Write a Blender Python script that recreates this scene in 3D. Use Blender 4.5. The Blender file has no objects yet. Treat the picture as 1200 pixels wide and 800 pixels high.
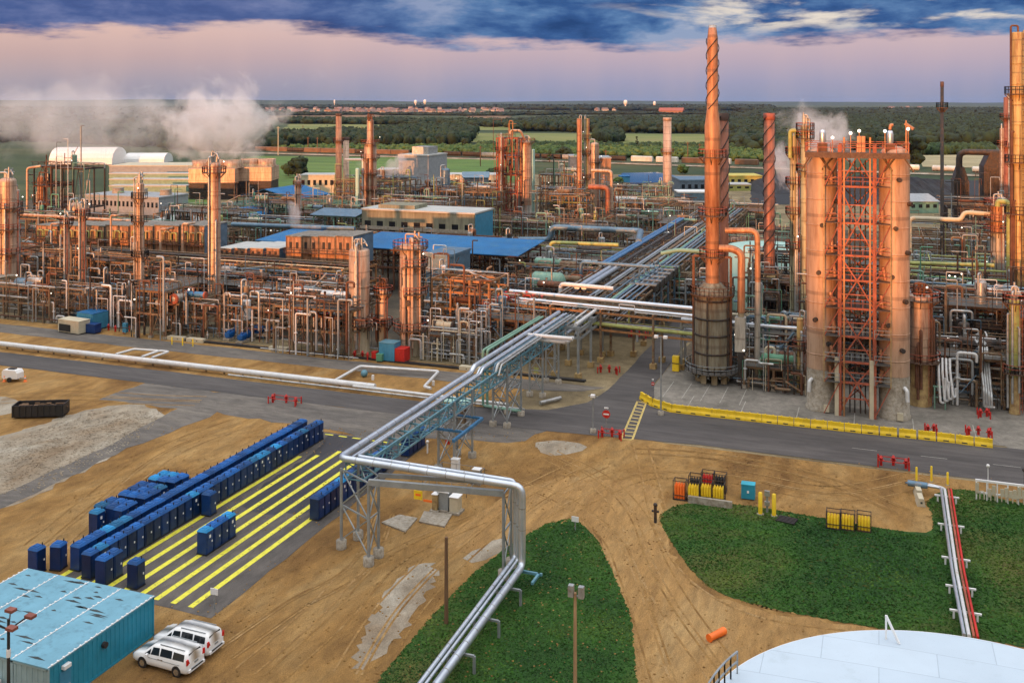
import bpy, math, random
import numpy as np
from math import sin, cos, pi, radians, sqrt
random.seed(7)
C = bpy.context.scene.collection
# ---------------------------------------------------------------- survey: plant grid (u along the road, v away from the camera)
CAMH = 40.6; FP = 1150.0; TH = radians(20.5); HZ = 120.0
cT, sT = cos(TH), sin(TH)
def G(x, y, z=0.0):
    """survey point: where the sight line through a point of the photograph meets the level z"""
    k = (CAMH - z) / (y - HZ); X = (x - 600) * k; Y = FP * k
    return (X * cT - Y * sT, X * sT + Y * cT)
def UX(x, v):
    t = (x - 600) / FP
    return v * (t * cT - sT) / (cT + t * sT)
def DEP(u, v): return -u * sT + v * cT
def ZY(y, u, v): return CAMH - (y - HZ) * DEP(u, v) / FP
def MPX(u, v): return DEP(u, v) / FP
ORD = 'first second third fourth fifth sixth seventh eighth ninth tenth eleventh twelfth thirteenth fourteenth fifteenth sixteenth seventeenth eighteenth nineteenth'.split()
def ordn(i):
    if i < 19: return ORD[i]
    t = {20: 'twent', 30: 'thirt', 40: 'fort'}[(i + 1) // 10 * 10]; r = (i + 1) % 10
    return t + 'ieth' if r == 0 else t + 'y-' + ORD[r - 1]
# ---------------------------------------------------------------- materials
MATS = {}
def nn(nt, typ, **kw):
    n = nt.nodes.new(typ)
    for k, v in kw.items(): setattr(n, k, v)
    return n
def mat(name, col, rough=.6, metal=0., var=.3, scale=.8, dirt=None, damt=.35, streak=False, band=0., bump=0., bscale=6., emit=0., detail=6, wave=None):
    m = bpy.data.materials.new(name); m.use_nodes = True; nt = m.node_tree; L = nt.links
    b = nt.nodes['Principled BSDF']
    b.inputs['Roughness'].default_value = rough; b.inputs['Metallic'].default_value = metal
    geo = nn(nt, 'ShaderNodeNewGeometry')
    mp = nn(nt, 'ShaderNodeMapping'); L.new(geo.outputs['Position'], mp.inputs[0])
    s = (scale, scale, scale * (.12 if streak else 1)); mp.inputs['Scale'].default_value = s
    no = nn(nt, 'ShaderNodeTexNoise'); no.inputs['Scale'].default_value = 1; no.inputs['Detail'].default_value = detail; no.inputs['Roughness'].default_value = .65
    L.new(mp.outputs[0], no.inputs[0])
    r = nn(nt, 'ShaderNodeValToRGB'); L.new(no.outputs['Fac'], r.inputs[0])
    lo = [max(0, c * (1 - var)) for c in col]; hi = [min(1, c * (1 + var)) for c in col]
    r.color_ramp.elements[0].position = .32; r.color_ramp.elements[0].color = (*lo, 1)
    r.color_ramp.elements[1].position = .68; r.color_ramp.elements[1].color = (*hi, 1)
    out = r.outputs[0]
    if dirt is not None:
        n2 = nn(nt, 'ShaderNodeTexNoise'); n2.inputs['Scale'].default_value = 2.3; n2.inputs['Detail'].default_value = 8; n2.inputs['Roughness'].default_value = .7
        mp2 = nn(nt, 'ShaderNodeMapping'); L.new(geo.outputs['Position'], mp2.inputs[0]); mp2.inputs['Scale'].default_value = s; mp2.inputs['Location'].default_value = (13, 7, 5)
        L.new(mp2.outputs[0], n2.inputs[0])
        r2 = nn(nt, 'ShaderNodeMapRange'); r2.inputs[1].default_value = .62 - damt * .5; r2.inputs[2].default_value = .78 - damt * .3; L.new(n2.outputs['Fac'], r2.inputs[0])
        mx = nn(nt, 'ShaderNodeMix', data_type='RGBA'); L.new(r2.outputs[0], mx.inputs[0]); L.new(out, mx.inputs[6]); mx.inputs[7].default_value = (*dirt, 1); out = mx.outputs[2]
    if band:
        sp = nn(nt, 'ShaderNodeSeparateXYZ'); L.new(geo.outputs['Position'], sp.inputs[0])
        a = nn(nt, 'ShaderNodeMath', operation='DIVIDE'); a.inputs[1].default_value = band; L.new(sp.outputs[2], a.inputs[0])
        f = nn(nt, 'ShaderNodeMath', operation='FRACT'); L.new(a.outputs[0], f.inputs[0])
        g = nn(nt, 'ShaderNodeMath', operation='LESS_THAN'); g.inputs[1].default_value = .09; L.new(f.outputs[0], g.inputs[0])
        k = nn(nt, 'ShaderNodeMath', operation='MULTIPLY'); k.inputs[1].default_value = .38; L.new(g.outputs[0], k.inputs[0])
        mx = nn(nt, 'ShaderNodeMix', data_type='RGBA'); L.new(k.outputs[0], mx.inputs[0]); L.new(out, mx.inputs[6]); mx.inputs[7].default_value = (.08, .05, .035, 1); out = mx.outputs[2]
    L.new(out, b.inputs['Base Color'])
    if bump or wave:
        bn = nn(nt, 'ShaderNodeBump'); bn.inputs['Strength'].default_value = bump or .8; bn.inputs['Distance'].default_value = .12
        if wave:
            w = nn(nt, 'ShaderNodeTexWave', wave_type='BANDS', bands_direction=wave[0]); w.inputs['Scale'].default_value = wave[1]; L.new(geo.outputs['Position'], w.inputs[0]); L.new(w.outputs['Fac'], bn.inputs['Height'])
        else:
            n3 = nn(nt, 'ShaderNodeTexNoise'); n3.inputs['Scale'].default_value = bscale; n3.inputs['Detail'].default_value = 5; L.new(geo.outputs['Position'], n3.inputs[0]); L.new(n3.outputs['Fac'], bn.inputs['Height'])
        L.new(bn.outputs[0], b.inputs['Normal'])
    if emit:
        b.inputs['Emission Color'].default_value = (*col, 1); b.inputs['Emission Strength'].default_value = emit
        m.cycles.emission_sampling = 'NONE'
    MATS[name] = m
    return m
RUST = (.17, .055, .02)
mat('galv', (.30, .33, .35), .45, .35, .2)
mat('alu', (.56, .62, .70), .34, .75, .15, scale=.5, band=0)
mat('alu_dull', (.40, .42, .43), .42, .5, .25, dirt=(.2, .15, .1), damt=.2)
mat('teal_steel', (.10, .25, .33), .5, .1, .25, dirt=(.25, .3, .3), damt=.2)
mat('blue_steel', (.04, .16, .33), .5, .1, .25)
mat('blue_pipe', (.06, .19, .40), .35, .2, .2, dirt=(.2, .3, .42), damt=.25)
mat('bluegrey_pipe', (.11, .20, .29), .42, .3, .25, dirt=(.3, .25, .22), damt=.2)
mat('tan_steel', (.21, .16, .10), .65, 0, .35, dirt=RUST, damt=.35)
mat('dark_steel', (.035, .033, .033), .6, .2, .4, dirt=(.12, .06, .03), damt=.3)
mat('rust_steel', (.14, .058, .03), .7, 0, .4, dirt=(.1, .04, .02), damt=.3)
mat('red_steel', (.36, .09, .05), .6, 0, .3, dirt=(.15, .05, .03), damt=.3)
mat('clad', (.52, .37, .27), .45, .25, .22, scale=.7, dirt=(.26, .13, .08), damt=.3, streak=True, band=2.6)
mat('clad_grey', (.44, .42, .38), .5, .2, .25, scale=.6, dirt=(.2, .17, .14), damt=.3, streak=True, band=3.3)
mat('clad_green', (.40, .40, .26), .55, .1, .25, dirt=(.22, .13, .07), damt=.3, streak=True, band=3.)
mat('clad_yellow', (.50, .38, .16), .5, .1, .3, dirt=(.25, .12, .04), damt=.35, streak=True, band=2.5)
mat('stack_rust', (.44, .23, .13), .5, .2, .3, scale=.8, dirt=(.24, .08, .03), damt=.35, streak=True, band=5)
mat('stack_red', (.34, .12, .065), .55, .1, .3, dirt=(.16, .05, .03), damt=.35, streak=True, band=6)
mat('soot', (.09, .05, .04), .8, 0, .4)
mat('concrete', (.34, .31, .26), .85, 0, .25, scale=1.2, dirt=(.2, .16, .11), damt=.35, bump=.3)
mat('skirt', (.38, .32, .22), .85, 0, .25, scale=.9, dirt=(.2, .15, .09), damt=.35, streak=True)
mat('skirt_yellow', (.42, .30, .13), .85, 0, .3, scale=.7, dirt=(.22, .13, .06), damt=.35)
mat('furnace_wall', (.25, .23, .17), .65, .1, .3, dirt=(.13, .08, .04), damt=.4, streak=True, band=5.2)
mat('heater_wall', (.46, .26, .16), .6, .1, .3, scale=.9, dirt=(.2, .09, .04), damt=.4, streak=True)
mat('blue_wall_and_shade', (.10, .15, .21), .6, .1, .3)  # dark blue for depot walls and for shade painted on heater sides
mat('heater_roof', (.20, .19, .17), .8, 0, .35, dirt=(.1, .08, .06), damt=.3)
mat('mint', (.36, .58, .52), .5, 0, .1, scale=.4, dirt=(.25, .3, .25), damt=.15, streak=True)
mat('mint_pipe', (.17, .32, .25), .5, 0, .2)
mat('green_pipe', (.10, .28, .18), .5, 0, .25)
mat('lime', (.34, .38, .12), .5, 0, .25, dirt=(.3, .2, .06), damt=.25)
mat('white', (.78, .79, .80), .5, 0, .06, scale=.6)
mat('white_pipe', (.62, .64, .66), .4, .1, .12, dirt=(.45, .38, .28), damt=.15)
mat('tank_white', (.52, .63, .74), .5, 0, .05, scale=.25, dirt=(.44, .54, .62), damt=.12)
mat('cream', (.52, .47, .35), .7, 0, .12)
mat('pale_roof', (.44, .46, .45), .6, 0, .15, scale=.2)
mat('grey_wall', (.30, .33, .36), .7, 0, .15, dirt=(.2, .2, .2), damt=.2)
mat('grate', (.10, .105, .105), .7, .2, .4, scale=2.5, dirt=(.12, .08, .05), damt=.35)
mat('grate_rust', (.13, .08, .055), .7, .2, .4, scale=2.5, dirt=(.1, .05, .03), damt=.35)
mat('block_wall', (.25, .25, .18), .8, 0, .3, scale=.5, dirt=(.15, .14, .1), damt=.4, streak=True)
mat('blue_roof', (.004, .15, .40), .5, .1, .2, scale=.15, dirt=(.05, .20, .38), damt=.25, wave=('X', 1.2))
mat('shed_blue', (.05, .25, .42), .5, .1, .15)
mat('red', (.50, .02, .015), .45, 0, .2)
mat('yellow', (.80, .55, .02), .5, 0, .15, dirt=(.4, .25, .04), damt=.12)
mat('orange', (.85, .17, .02), .5, 0, .12)
mat('orange_pipe', (.36, .17, .07), .5, .1, .3)
mat('black', (.018, .018, .02), .5, 0, .3)
mat('glass_dark', (.015, .018, .022), .08, 0, .1)
mat('van_paint', (.80, .82, .84), .2, 0, .02)
mat('chrome', (.6, .6, .6), .25, .9, .1)
mat('taillight', (.55, .01, .01), .25, 0, .1)
mat('toilet_blue', (.002, .022, .10), .4, 0, .25)
mat('toilet_roof', (.004, .07, .25), .4, 0, .2)
mat('toilet_roof_new', (.012, .17, .38), .4, 0, .2)
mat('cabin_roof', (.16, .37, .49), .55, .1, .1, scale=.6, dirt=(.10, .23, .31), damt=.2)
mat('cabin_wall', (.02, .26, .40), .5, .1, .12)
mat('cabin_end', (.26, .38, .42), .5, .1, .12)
mat('cyan_paint', (.02, .25, .38), .5, 0, .15); mat('cyan_lid', (.03, .36, .50), .5, 0, .15)
mat('wood', (.15, .085, .045), .8, 0, .3, scale=3, streak=True)
mat('wood_pale', (.38, .24, .13), .8, 0, .25, scale=3, streak=True)
mat('coal', (.012, .013, .018), .8, 0, .5, scale=.3, bump=.6, bscale=.4)
mat('lamp_glow', (1, .93, .78), .4, 0, 0, emit=2.5)
mat('bark', (.09, .06, .04), .9, 0, .3)
mat('trainwhite', (.66, .64, .58), .6, 0, .2, scale=.3)
mat('trainbrown', (.16, .09, .05), .7, 0, .3, scale=.3)
mat('brick', (.33, .17, .11), .8, 0, .2)
MT = MATS
def vary(name, lo, hi):
    nt = MATS[name].node_tree; b = nt.nodes['Principled BSDF']; l = b.inputs['Base Color'].links[0].from_socket; oi = nn(nt, 'ShaderNodeObjectInfo'); r = nn(nt, 'ShaderNodeMapRange'); nt.links.new(oi.outputs['Random'], r.inputs[0]); r.inputs[3].default_value = lo; r.inputs[4].default_value = hi
    v = nn(nt, 'ShaderNodeVectorMath', operation='SCALE'); nt.links.new(l, v.inputs[0]); nt.links.new(r.outputs[0], v.inputs['Scale']); nt.links.new(v.outputs[0], b.inputs['Base Color'])
for q in ('toilet_blue', 'toilet_roof', 'toilet_roof_new'): vary(q, .6, 1.6)

# ---------------------------------------------------------------- mesh builder
class MB:
    def __init__(s): s.v = []; s.f = []; s.m = []; s.st = []
    def add(s, vs, fs, smooth=False):
        o = len(s.v); s.st.append((o, len(s.f))); s.v.extend(vs)
        for f in fs: s.f.append(tuple(i + o for i in f)); s.m.append(smooth)
        return s
    def box(s, x0, y0, z0, x1, y1, z1):
        return s.add([(x0,y0,z0),(x1,y0,z0),(x1,y1,z0),(x0,y1,z0),(x0,y0,z1),(x1,y0,z1),(x1,y1,z1),(x0,y1,z1)],
                     [(0,3,2,1),(4,5,6,7),(0,1,5,4),(1,2,6,5),(2,3,7,6),(3,0,4,7)])
    def cb(s, cx, cy, cz, sx, sy, sz): return s.box(cx-sx/2, cy-sy/2, cz-sz/2, cx+sx/2, cy+sy/2, cz+sz/2)
    def frame(s, p, q):
        d = np.array(q, float) - np.array(p, float); l = np.linalg.norm(d); d = d / max(l, 1e-9)
        a = np.array((0, 0, 1.)) if abs(d[2]) < .95 else np.array((0, 1., 0))
        x = np.cross(d, a); x /= np.linalg.norm(x); return x, np.cross(x, d)
    def bar(s, p, q, w, h=None):
        h = h or w; x, y = s.frame(p, q); p = np.array(p, float); q = np.array(q, float)
        vs = []
        for c in (p, q):
            for a, b in ((-1,-1),(1,-1),(1,1),(-1,1)): vs.append(tuple(c + x*a*w/2 + y*b*h/2))
        return s.add(vs, [(0,1,2,3),(7,6,5,4),(0,4,5,1),(1,5,6,2),(2,6,7,3),(3,7,4,0)])
    def tube(s, p, q, r, n=8, r2=None, caps=True):
        r2 = r if r2 is None else r2; x, y = s.frame(p, q); p = np.array(p, float); q = np.array(q, float)
        vs = []
        for c, rr in ((p, r), (q, r2)):
            for i in range(n):
                a = 2*pi*i/n; vs.append(tuple(c + (x*cos(a) + y*sin(a))*rr))
        s.add(vs, [(i, (i+1) % n, n+(i+1) % n, n+i) for i in range(n)], True)
        if caps: s.add(vs, [tuple(range(n-1, -1, -1)), tuple(range(n, 2*n))])
        return s
    def path(s, pts, r, n=8, bend=None, closed=False):
        P = [np.array(p, float) for p in pts]; bend = bend if bend is not None else max(r*2.2, .12)
        Q = [P[0]]
        for i in range(1, len(P)-1):
            a, b, c = P[i-1], P[i], P[i+1]; d1 = a-b; d2 = c-b; l1 = np.linalg.norm(d1); l2 = np.linalg.norm(d2)
            if l1 < 1e-6 or l2 < 1e-6: continue
            k = min(bend, l1*.45, l2*.45); A = b + d1/l1*k; B = b + d2/l2*k
            if bend <= 0: Q.append(b); continue
            for t in (0, .25, .5, .75, 1): Q.append((1-t)**2*A + 2*t*(1-t)*b + t*t*B)
        Q.append(P[-1])
        T = []
        for i in range(len(Q)):
            d = Q[min(i+1, len(Q)-1)] - Q[max(i-1, 0)]; T.append(d / max(np.linalg.norm(d), 1e-9))
        a = np.array((0, 0, 1.)) if abs(T[0][2]) < .9 else np.array((0, 1., 0))
        x = np.cross(T[0], a); x /= np.linalg.norm(x); vs = []
        for q, t in zip(Q, T):
            x = x - t*np.dot(x, t); x /= max(np.linalg.norm(x), 1e-9); y = np.cross(t, x)
            for i in range(n):
                an = 2*pi*i/n; vs.append(tuple(q + (x*cos(an) + y*sin(an))*r))
        m = len(Q)
        fs = [(j*n+i, j*n+(i+1) % n, (j+1)*n+(i+1) % n, (j+1)*n+i) for j in range(m-1) for i in range(n)]
        s.add(vs, fs, True); s.add(vs, [tuple(range(n-1, -1, -1)), tuple(range((m-1)*n, m*n))])
        return s
    def lathe(s, prof, c=(0, 0, 0), n=20, smooth=True):
        vs = []; k = len(prof)
        for r, z in prof:
            for i in range(n): a = 2*pi*i/n; vs.append((c[0]+r*cos(a), c[1]+r*sin(a), c[2]+z))
        fs = [(j*n+i, j*n+(i+1) % n, (j+1)*n+(i+1) % n, (j+1)*n+i) for j in range(k-1) for i in range(n)]
        s.add(vs, fs, smooth)
        if prof[0][0] > .01: s.add(vs[:n], [tuple(range(n-1, -1, -1))])
        if prof[-1][0] > .01: s.add(vs[-n:], [tuple(range(n))])
        return s
    def poly(s, pts, z0, z1=None):
        n = len(pts)
        if z1 is None: return s.add([(p[0], p[1], z0) for p in pts], [tuple(range(n))])
        vs = [(p[0], p[1], z0) for p in pts] + [(p[0], p[1], z1) for p in pts]
        return s.add(vs, [tuple(range(n-1, -1, -1)), tuple(range(n, 2*n))] + [(i, (i+1) % n, n+(i+1) % n, n+i) for i in range(n)])
    def prism(s, prof, axis, a0, a1):
        """profile of (t, z) extruded along 'x' or 'y'"""
        n = len(prof); f = (lambda a, t, z: (a, t, z)) if axis == 'x' else (lambda a, t, z: (t, a, z))
        vs = [f(a0, t, z) for t, z in prof] + [f(a1, t, z) for t, z in prof]
        return s.add(vs, [tuple(range(n-1, -1, -1)), tuple(range(n, 2*n))] + [(i, (i+1) % n, n+(i+1) % n, n+i) for i in range(n)])
    def rail(s, pts, h=1.05, step=1.8, w=.06):
        for a, b in zip(pts[:-1], pts[1:]):
            a = np.array(a, float); b = np.array(b, float); l = np.linalg.norm(b-a); k = max(1, int(l/step))
            for z in (h, h*.55): s.bar(a+(0, 0, z), b+(0, 0, z), w)
            for i in range(k+1): p = a + (b-a)*i/k; s.bar(p, p+(0, 0, h), w)
        return s
    def cage(s, p, z0, z1, side=(0, -1), w=.5):
        x, y = p; sx, sy = side; px, py = -sy, sx
        for d in (-w/2, w/2): s.bar((x+px*d, y+py*d, z0), (x+px*d, y+py*d, z1), .07)
        k = int((z1-z0)/.9)
        for i in range(k): z = z0+.5+i*.9; s.bar((x-px*w/2, y-py*w/2, z), (x+px*w/2, y+py*w/2, z), .05)
        return s
    def sphere(s, c, r, n=8, sc=(1, 1, 1)):
        prof = [(r*sin(pi*j/(n//2))*sc[0], -r*cos(pi*j/(n//2))*sc[2]) for j in range(n//2+1)]
        prof[0] = (.001, -r*sc[2]); prof[-1] = (.001, r*sc[2]); return s.lathe(prof, c, n)
    def build_each(s, name, m, parent, per=1):
        """every piece its own part"""
        st = s.st+[(len(s.v), len(s.f))]; out = []
        for i in range(0, len(s.st), per):
            a, b = st[i], st[min(i+per, len(s.st))]; q = MB(); q.v = s.v[a[0]:b[0]]; q.f = [tuple(j-a[0] for j in f) for f in s.f[a[1]:b[1]]]; q.m = s.m[a[1]:b[1]]; out.append(q.build(name, m, parent))
        return out
    def build(s, name, m=None, parent=None, loc=None, rz=0):
        me = bpy.data.meshes.new(name); me.from_pydata(s.v, [], s.f)
        me.polygons.foreach_set('use_smooth', s.m); me.update()
        if m: me.materials.append(MATS[m] if isinstance(m, str) else m)
        o = bpy.data.objects.new(name, me); C.objects.link(o)
        if parent: o.parent = parent
        if loc: o.location = loc
        if rz: o.rotation_euler = (0, 0, rz)
        return o
USED = {}
def tag(o, label, cat, group=None, kind=None):
    if label: o['label'] = label
    if cat: o['category'] = cat
    if group: o['group'] = group
    if kind: o['kind'] = kind
    return o
def thing(name, label, cat, loc=(0, 0, 0), rz=0, group=None):
    o = bpy.data.objects.new(name, None); C.objects.link(o); o.location = loc; o.rotation_euler = (0, 0, rz)
    o.empty_display_size = .3
    return tag(o, label, cat, group)
def kids(o): return [c for c in bpy.data.objects if c.parent == o]
TREE = {}
def dup(root, loc, rz=0, label=None, group=None, scale=None):
    if root.name not in TREE: TREE[root.name] = [(c, kids(c)) for c in kids(root)]
    r = root.copy(); C.objects.link(r); r.location = loc; r.rotation_euler = (0, 0, rz)
    if label: r['label'] = label
    if group: r['group'] = group
    if scale: r.scale = scale
    for c, gs in TREE[root.name]:
        d = c.copy(); C.objects.link(d); d.parent = r
        for g in gs: e = g.copy(); C.objects.link(e); e.parent = d
    return r
def struct(name, mb, m): return tag(mb.build(name, m), None, None, None, 'structure')
# ---------------------------------------------------------------- kit of plant equipment
def ring_platform(t, z, r, w=1.0, m='grate_rust', rm='red_steel', n=20, a0=0., a1=2*pi, lamps=0):
    """round gallery with its railing"""
    mb = MB(); full = a1 - a0 > 6.2; k = n if full else max(4, int(n*(a1-a0)/(2*pi)))
    ang = [a0 + (a1-a0)*i/k for i in range(k+1)]
    for i in range(k):
        a, b = ang[i], ang[i+1]
        vs = [(rr*cos(x), rr*sin(x), zz) for zz in (z-.14, z) for rr, x in ((r*.98, a), (r+w, a), (r+w, b), (r*.98, b))]
        mb.add(vs, [(3,2,1,0),(4,5,6,7),(0,1,5,4),(1,2,6,5),(2,3,7,6),(3,0,4,7)])
    for i in range(0, k, 3): x = ang[i]; mb.bar((r*.99*cos(x), r*.99*sin(x), z-1.1), ((r+w)*cos(x), (r+w)*sin(x), z-.15), .1)
    p = mb.build('platform', m, t)
    rl = MB(); pts = [((r+w)*cos(x), (r+w)*sin(x), z) for x in ang]
    rl.rail(pts, 1.1, 5, .08); rl.build('railing', rm, p)
    for i in range(lamps):
        x = random.choice(ang); MB().bar(((r+w)*cos(x), (r+w)*sin(x), z), ((r+w)*cos(x), (r+w)*sin(x), z+1.9), .06).build('lamp_post', 'dark_steel', p)
        MB().sphere(((r+w)*cos(x), (r+w)*sin(x), z+2), .14, 6).build('lamp', 'lamp_glow', p)
    return p
def column(name, label, cat, u, v, z1, r, m, z0=0., skirt=0., sm='skirt', plats=(), pm='grate_rust', rm='red_steel', ladder=True, top='dome', pipes=2, pipe_m='alu_dull', n=26, manways=1, group=None, taper=None, crown=False, lamps=1):
    t = thing(name, label, cat, (u, v, z0), group=group)
    if skirt: MB().lathe([(r*1.06, 0), (r*1.06, skirt*.04), (r*1.0, skirt*.05), (r*1.0, skirt)], n=n).build('skirt', sm, t)
    prof = [(r, skirt)]
    for zz, rr in (taper or []): prof.append((rr, zz))
    rt = prof[-1][0]
    if top == 'dome': prof += [(rt, z1-rt*.55), (rt*.97, z1-rt*.36), (rt*.82, z1-rt*.15), (rt*.5, z1-rt*.03), (.01, z1)]
    elif top == 'open': prof += [(rt, z1), (rt*.82, z1), (rt*.82, z1-1.5)]
    else: prof += [(rt, z1-.2), (rt*.9, z1), (.01, z1+.05)]
    sh = MB().lathe(prof, n=n)
    k = int((z1-skirt)/3.1)
    for i in range(1, k):
        zz = skirt+i*3.1
        if zz < z1-rt: sh.lathe([(rt*1.0+.02, zz-.07), (rt+.07, zz-.06), (rt+.07, zz+.06), (rt+.02, zz+.07)], n=n)
    sh.build('shell', m, t)
    for i in range(manways):
        a = random.uniform(-2.4, -.9); zz = skirt+.9+i*3.7
        if zz < z1-1: MB().tube((r*.95*cos(a), r*.95*sin(a), zz), ((r+.3)*cos(a), (r+.3)*sin(a), zz), .42, 12).tube(((r+.28)*cos(a), (r+.28)*sin(a), zz), ((r+.4)*cos(a), (r+.4)*sin(a), zz), .52, 12).build('manway', 'dark_steel', t)
    for pl in plats:
        z = pl[0]; a0, a1 = (pl[1], pl[2]) if len(pl) > 2 else (0, 2*pi)
        ring_platform(t, z, r, pl[3] if len(pl) > 3 else min(1.1, .4+r*.5), pm, rm, a0=a0, a1=a1, lamps=lamps if random.random() < .35 else 0)
    if ladder:
        a = random.uniform(-1.2, -.5); rr = r+.35
        MB().cage((rr*cos(a), rr*sin(a)), .3, z1, (cos(a), sin(a)), .5).build('ladder', rm, t)
    for i in range(pipes):
        a = random.uniform(-2.9, -.2); pr = random.uniform(.09, .17)+r*.05; rr = r+pr+.15; zt = random.uniform(.45, 1.)*z1
        x, y = rr*cos(a), rr*sin(a)
        pts = [(x, y, random.uniform(.5, 3)), (x, y, zt)]
        if i == 0: pts = [(x, y, 1.5), (x, y, z1+1.0), (0, 0, z1+1.0), (0, 0, z1-.2)]
        else: pts.append((x*.6, y*.6, zt))
        mb = MB().path(pts, pr, 8)
        for q in range(1, int(zt/4)): mb.bar((x*.85, y*.85, q*4), (x, y, q*4), .12)
        mb.build('pipe', pipe_m, t)
    for i in range(3 if r > .5 else 1):
        a = random.uniform(-2.9, -.2); zz = random.uniform(.5, .98)*z1; x, y = (r+.12)*cos(a), (r+.12)*sin(a); a2 = a+random.uniform(-.5, .5)
        MB().path([(x, y, max(.3, skirt*.5)), (x, y, zz*.6), ((r+.12)*cos(a2), (r+.12)*sin(a2), zz*.6+.4), ((r+.12)*cos(a2), (r+.12)*sin(a2), zz)], .05, 5).build('conduit', 'dark_steel', t)
    if crown:
        mb = MB()
        for i in range(5):
            a = random.uniform(0, 6.28); q = r*random.uniform(.2, .8); h = random.uniform(.8, 2.2)
            mb.tube((q*cos(a), q*sin(a), z1-.6), (q*cos(a), q*sin(a), z1+h), .12+r*.04, 8); mb.tube((q*cos(a), q*sin(a), z1+h*.6), (q*cos(a)+.6, q*sin(a), z1+h*.6), .1, 6)
        mb.path([(-r*.5, 0, z1-.5), (-r*.5, 0, z1+1.6), (r*.5, 0, z1+1.6), (r*.9, 0, z1+.6)], .14, 8)
        mb.build('relief_valves', pipe_m, t)
    return t
def stack(name, label, u, v, prof, m, strake=None, plats=(), top_m='soot', n=24, cat='chimney', strakem='black', turns=3, legs=0, rm='red_steel'):
    t = thing(name, label, cat, (u, v, 0)); zt = prof[-1][1]; rt = prof[-1][0]
    MB().lathe(prof+[(rt*.8, zt), (rt*.8, zt-2)], n=n).build('shell', m, t)
    MB().lathe([(rt*1.04, zt-1.1), (rt*1.09, zt-1.0), (rt*1.09, zt+.05), (rt*.85, zt+.05)], n=n).build('rim', top_m, t)
    if strake:
        z0, z1 = strake
        def rad(z):
            for (r0, a), (r1, b) in zip(prof[:-1], prof[1:]):
                if a <= z <= b: return r0+(r1-r0)*(z-a)/max(b-a, 1e-6)
            return rt
        for k in range(3):
            P = []
            for i in range(int(turns*14)+1):
                f = i/(turns*14); z = z0+(z1-z0)*f; a = 2*pi*turns*f+k*2*pi/3; rr = rad(z)+.14; P.append((rr*cos(a), rr*sin(a), z))
            MB().path(P, .06+.018*rt, 5, 0).build('strake', strakem, t)
    for pl in plats: ring_platform(t, pl[0], pl[1], .9, 'grate_rust', rm)
    return t
def drum(name, label, u, v, z, L, r, m, axis='x', saddles=True, group=None, cat='drum', legs=0., nozzles=2):
    t = thing(name, label, cat, (u, v, z), rz=0 if axis == 'x' else pi/2, group=group); h = r+.45+legs
    mb = MB(); n = 16; P = [(-L/2-r*.5, .02), (-L/2-r*.42, r*.5), (-L/2-r*.2, r*.85), (-L/2, r), (L/2, r), (L/2+r*.2, r*.85), (L/2+r*.42, r*.5), (L/2+r*.5, .02)]
    vs = [(x, rr*cos(2*pi*i/n), h+rr*sin(2*pi*i/n)) for x, rr in P for i in range(n)]
    mb.add(vs, [(j*n+i, (j+1)*n+i, (j+1)*n+(i+1) % n, j*n+(i+1) % n) for j in range(7) for i in range(n)], True)
    for x in (-L*.3, 0, L*.3):
        vs = [(x+d, (r+.03)*cos(2*pi*i/n), h+(r+.03)*sin(2*pi*i/n)) for d in (-.06, .06) for i in range(n)]
        mb.add(vs, [(i, n+i, n+(i+1) % n, (i+1) % n) for i in range(n)])
    mb.build('shell', m, t)
    sd = MB()
    for x in (-L*.32, L*.32):
        sd.box(x-.15, -r*.75, 0, x+.15, r*.75, h-r*.55)
    sd.build_each('saddle', 'concrete' if z < .5 else 'tan_steel', t)
    for i in range(nozzles):
        x = random.uniform(-L*.4, L*.4); MB().tube((x, 0, h+r*.9), (x, 0, h+r+.5), .16, 8).tube((x, 0, h+r+.42), (x, 0, h+r+.52), .26, 8).build('nozzle', 'alu_dull', t)
    return t
def exchanger(name, label, u, v, z, L, r, m, axis='x', group=None, endm='red_steel'):
    t = drum(name, label, u, v, z, L, r, m, axis, group=group, cat='heat exchanger', nozzles=2)
    h = r+.45
    for s in (-1, 1): MB().tube((s*L/2, 0, h), (s*(L/2+.18), 0, h), r*1.22, 14).tube((s*(L/2+.18), 0, h), (s*(L/2+.3), 0, h), r*1.12, 14).build('flange', endm, t)
    return t
def pump(name, label, u, v, z=0., m='blue_steel', rz=0, group=None, s=1.):
    t = thing(name, label, 'pump', (u, v, z), rz, group)
    MB().box(-1.3*s, -.45*s, 0, 1.3*s, .45*s, .3*s).build('baseplate', 'concrete', t)
    mo = MB().tube((-1.1*s, 0, .75*s), (.1*s, 0, .75*s), .36*s, 14); mo.box(-.9*s, -.3*s, .3*s, -.1*s, .3*s, .5*s).box(-.75*s, -.15*s, 1.05*s, -.35*s, .15*s, 1.25*s)
    for i in range(6): mo.box((-1.0+i*.17)*s, -.39*s, .5*s, (-.97+i*.17)*s, .39*s, .98*s)
    mo.build('motor', m, t)
    MB().tube((.1*s, 0, .75*s), (.5*s, 0, .75*s), .1*s, 8).build('shaft', 'galv', t)
    MB().tube((.5*s, 0, .75*s), (.95*s, 0, .75*s), .42*s, 14).tube((.72*s, 0, .75*s), (.72*s, 0, 1.6*s), .14*s, 8).tube((.95*s, 0, .75*s), (1.5*s, 0, .75*s), .16*s, 8).build('casing', m, t)
    return t
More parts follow.
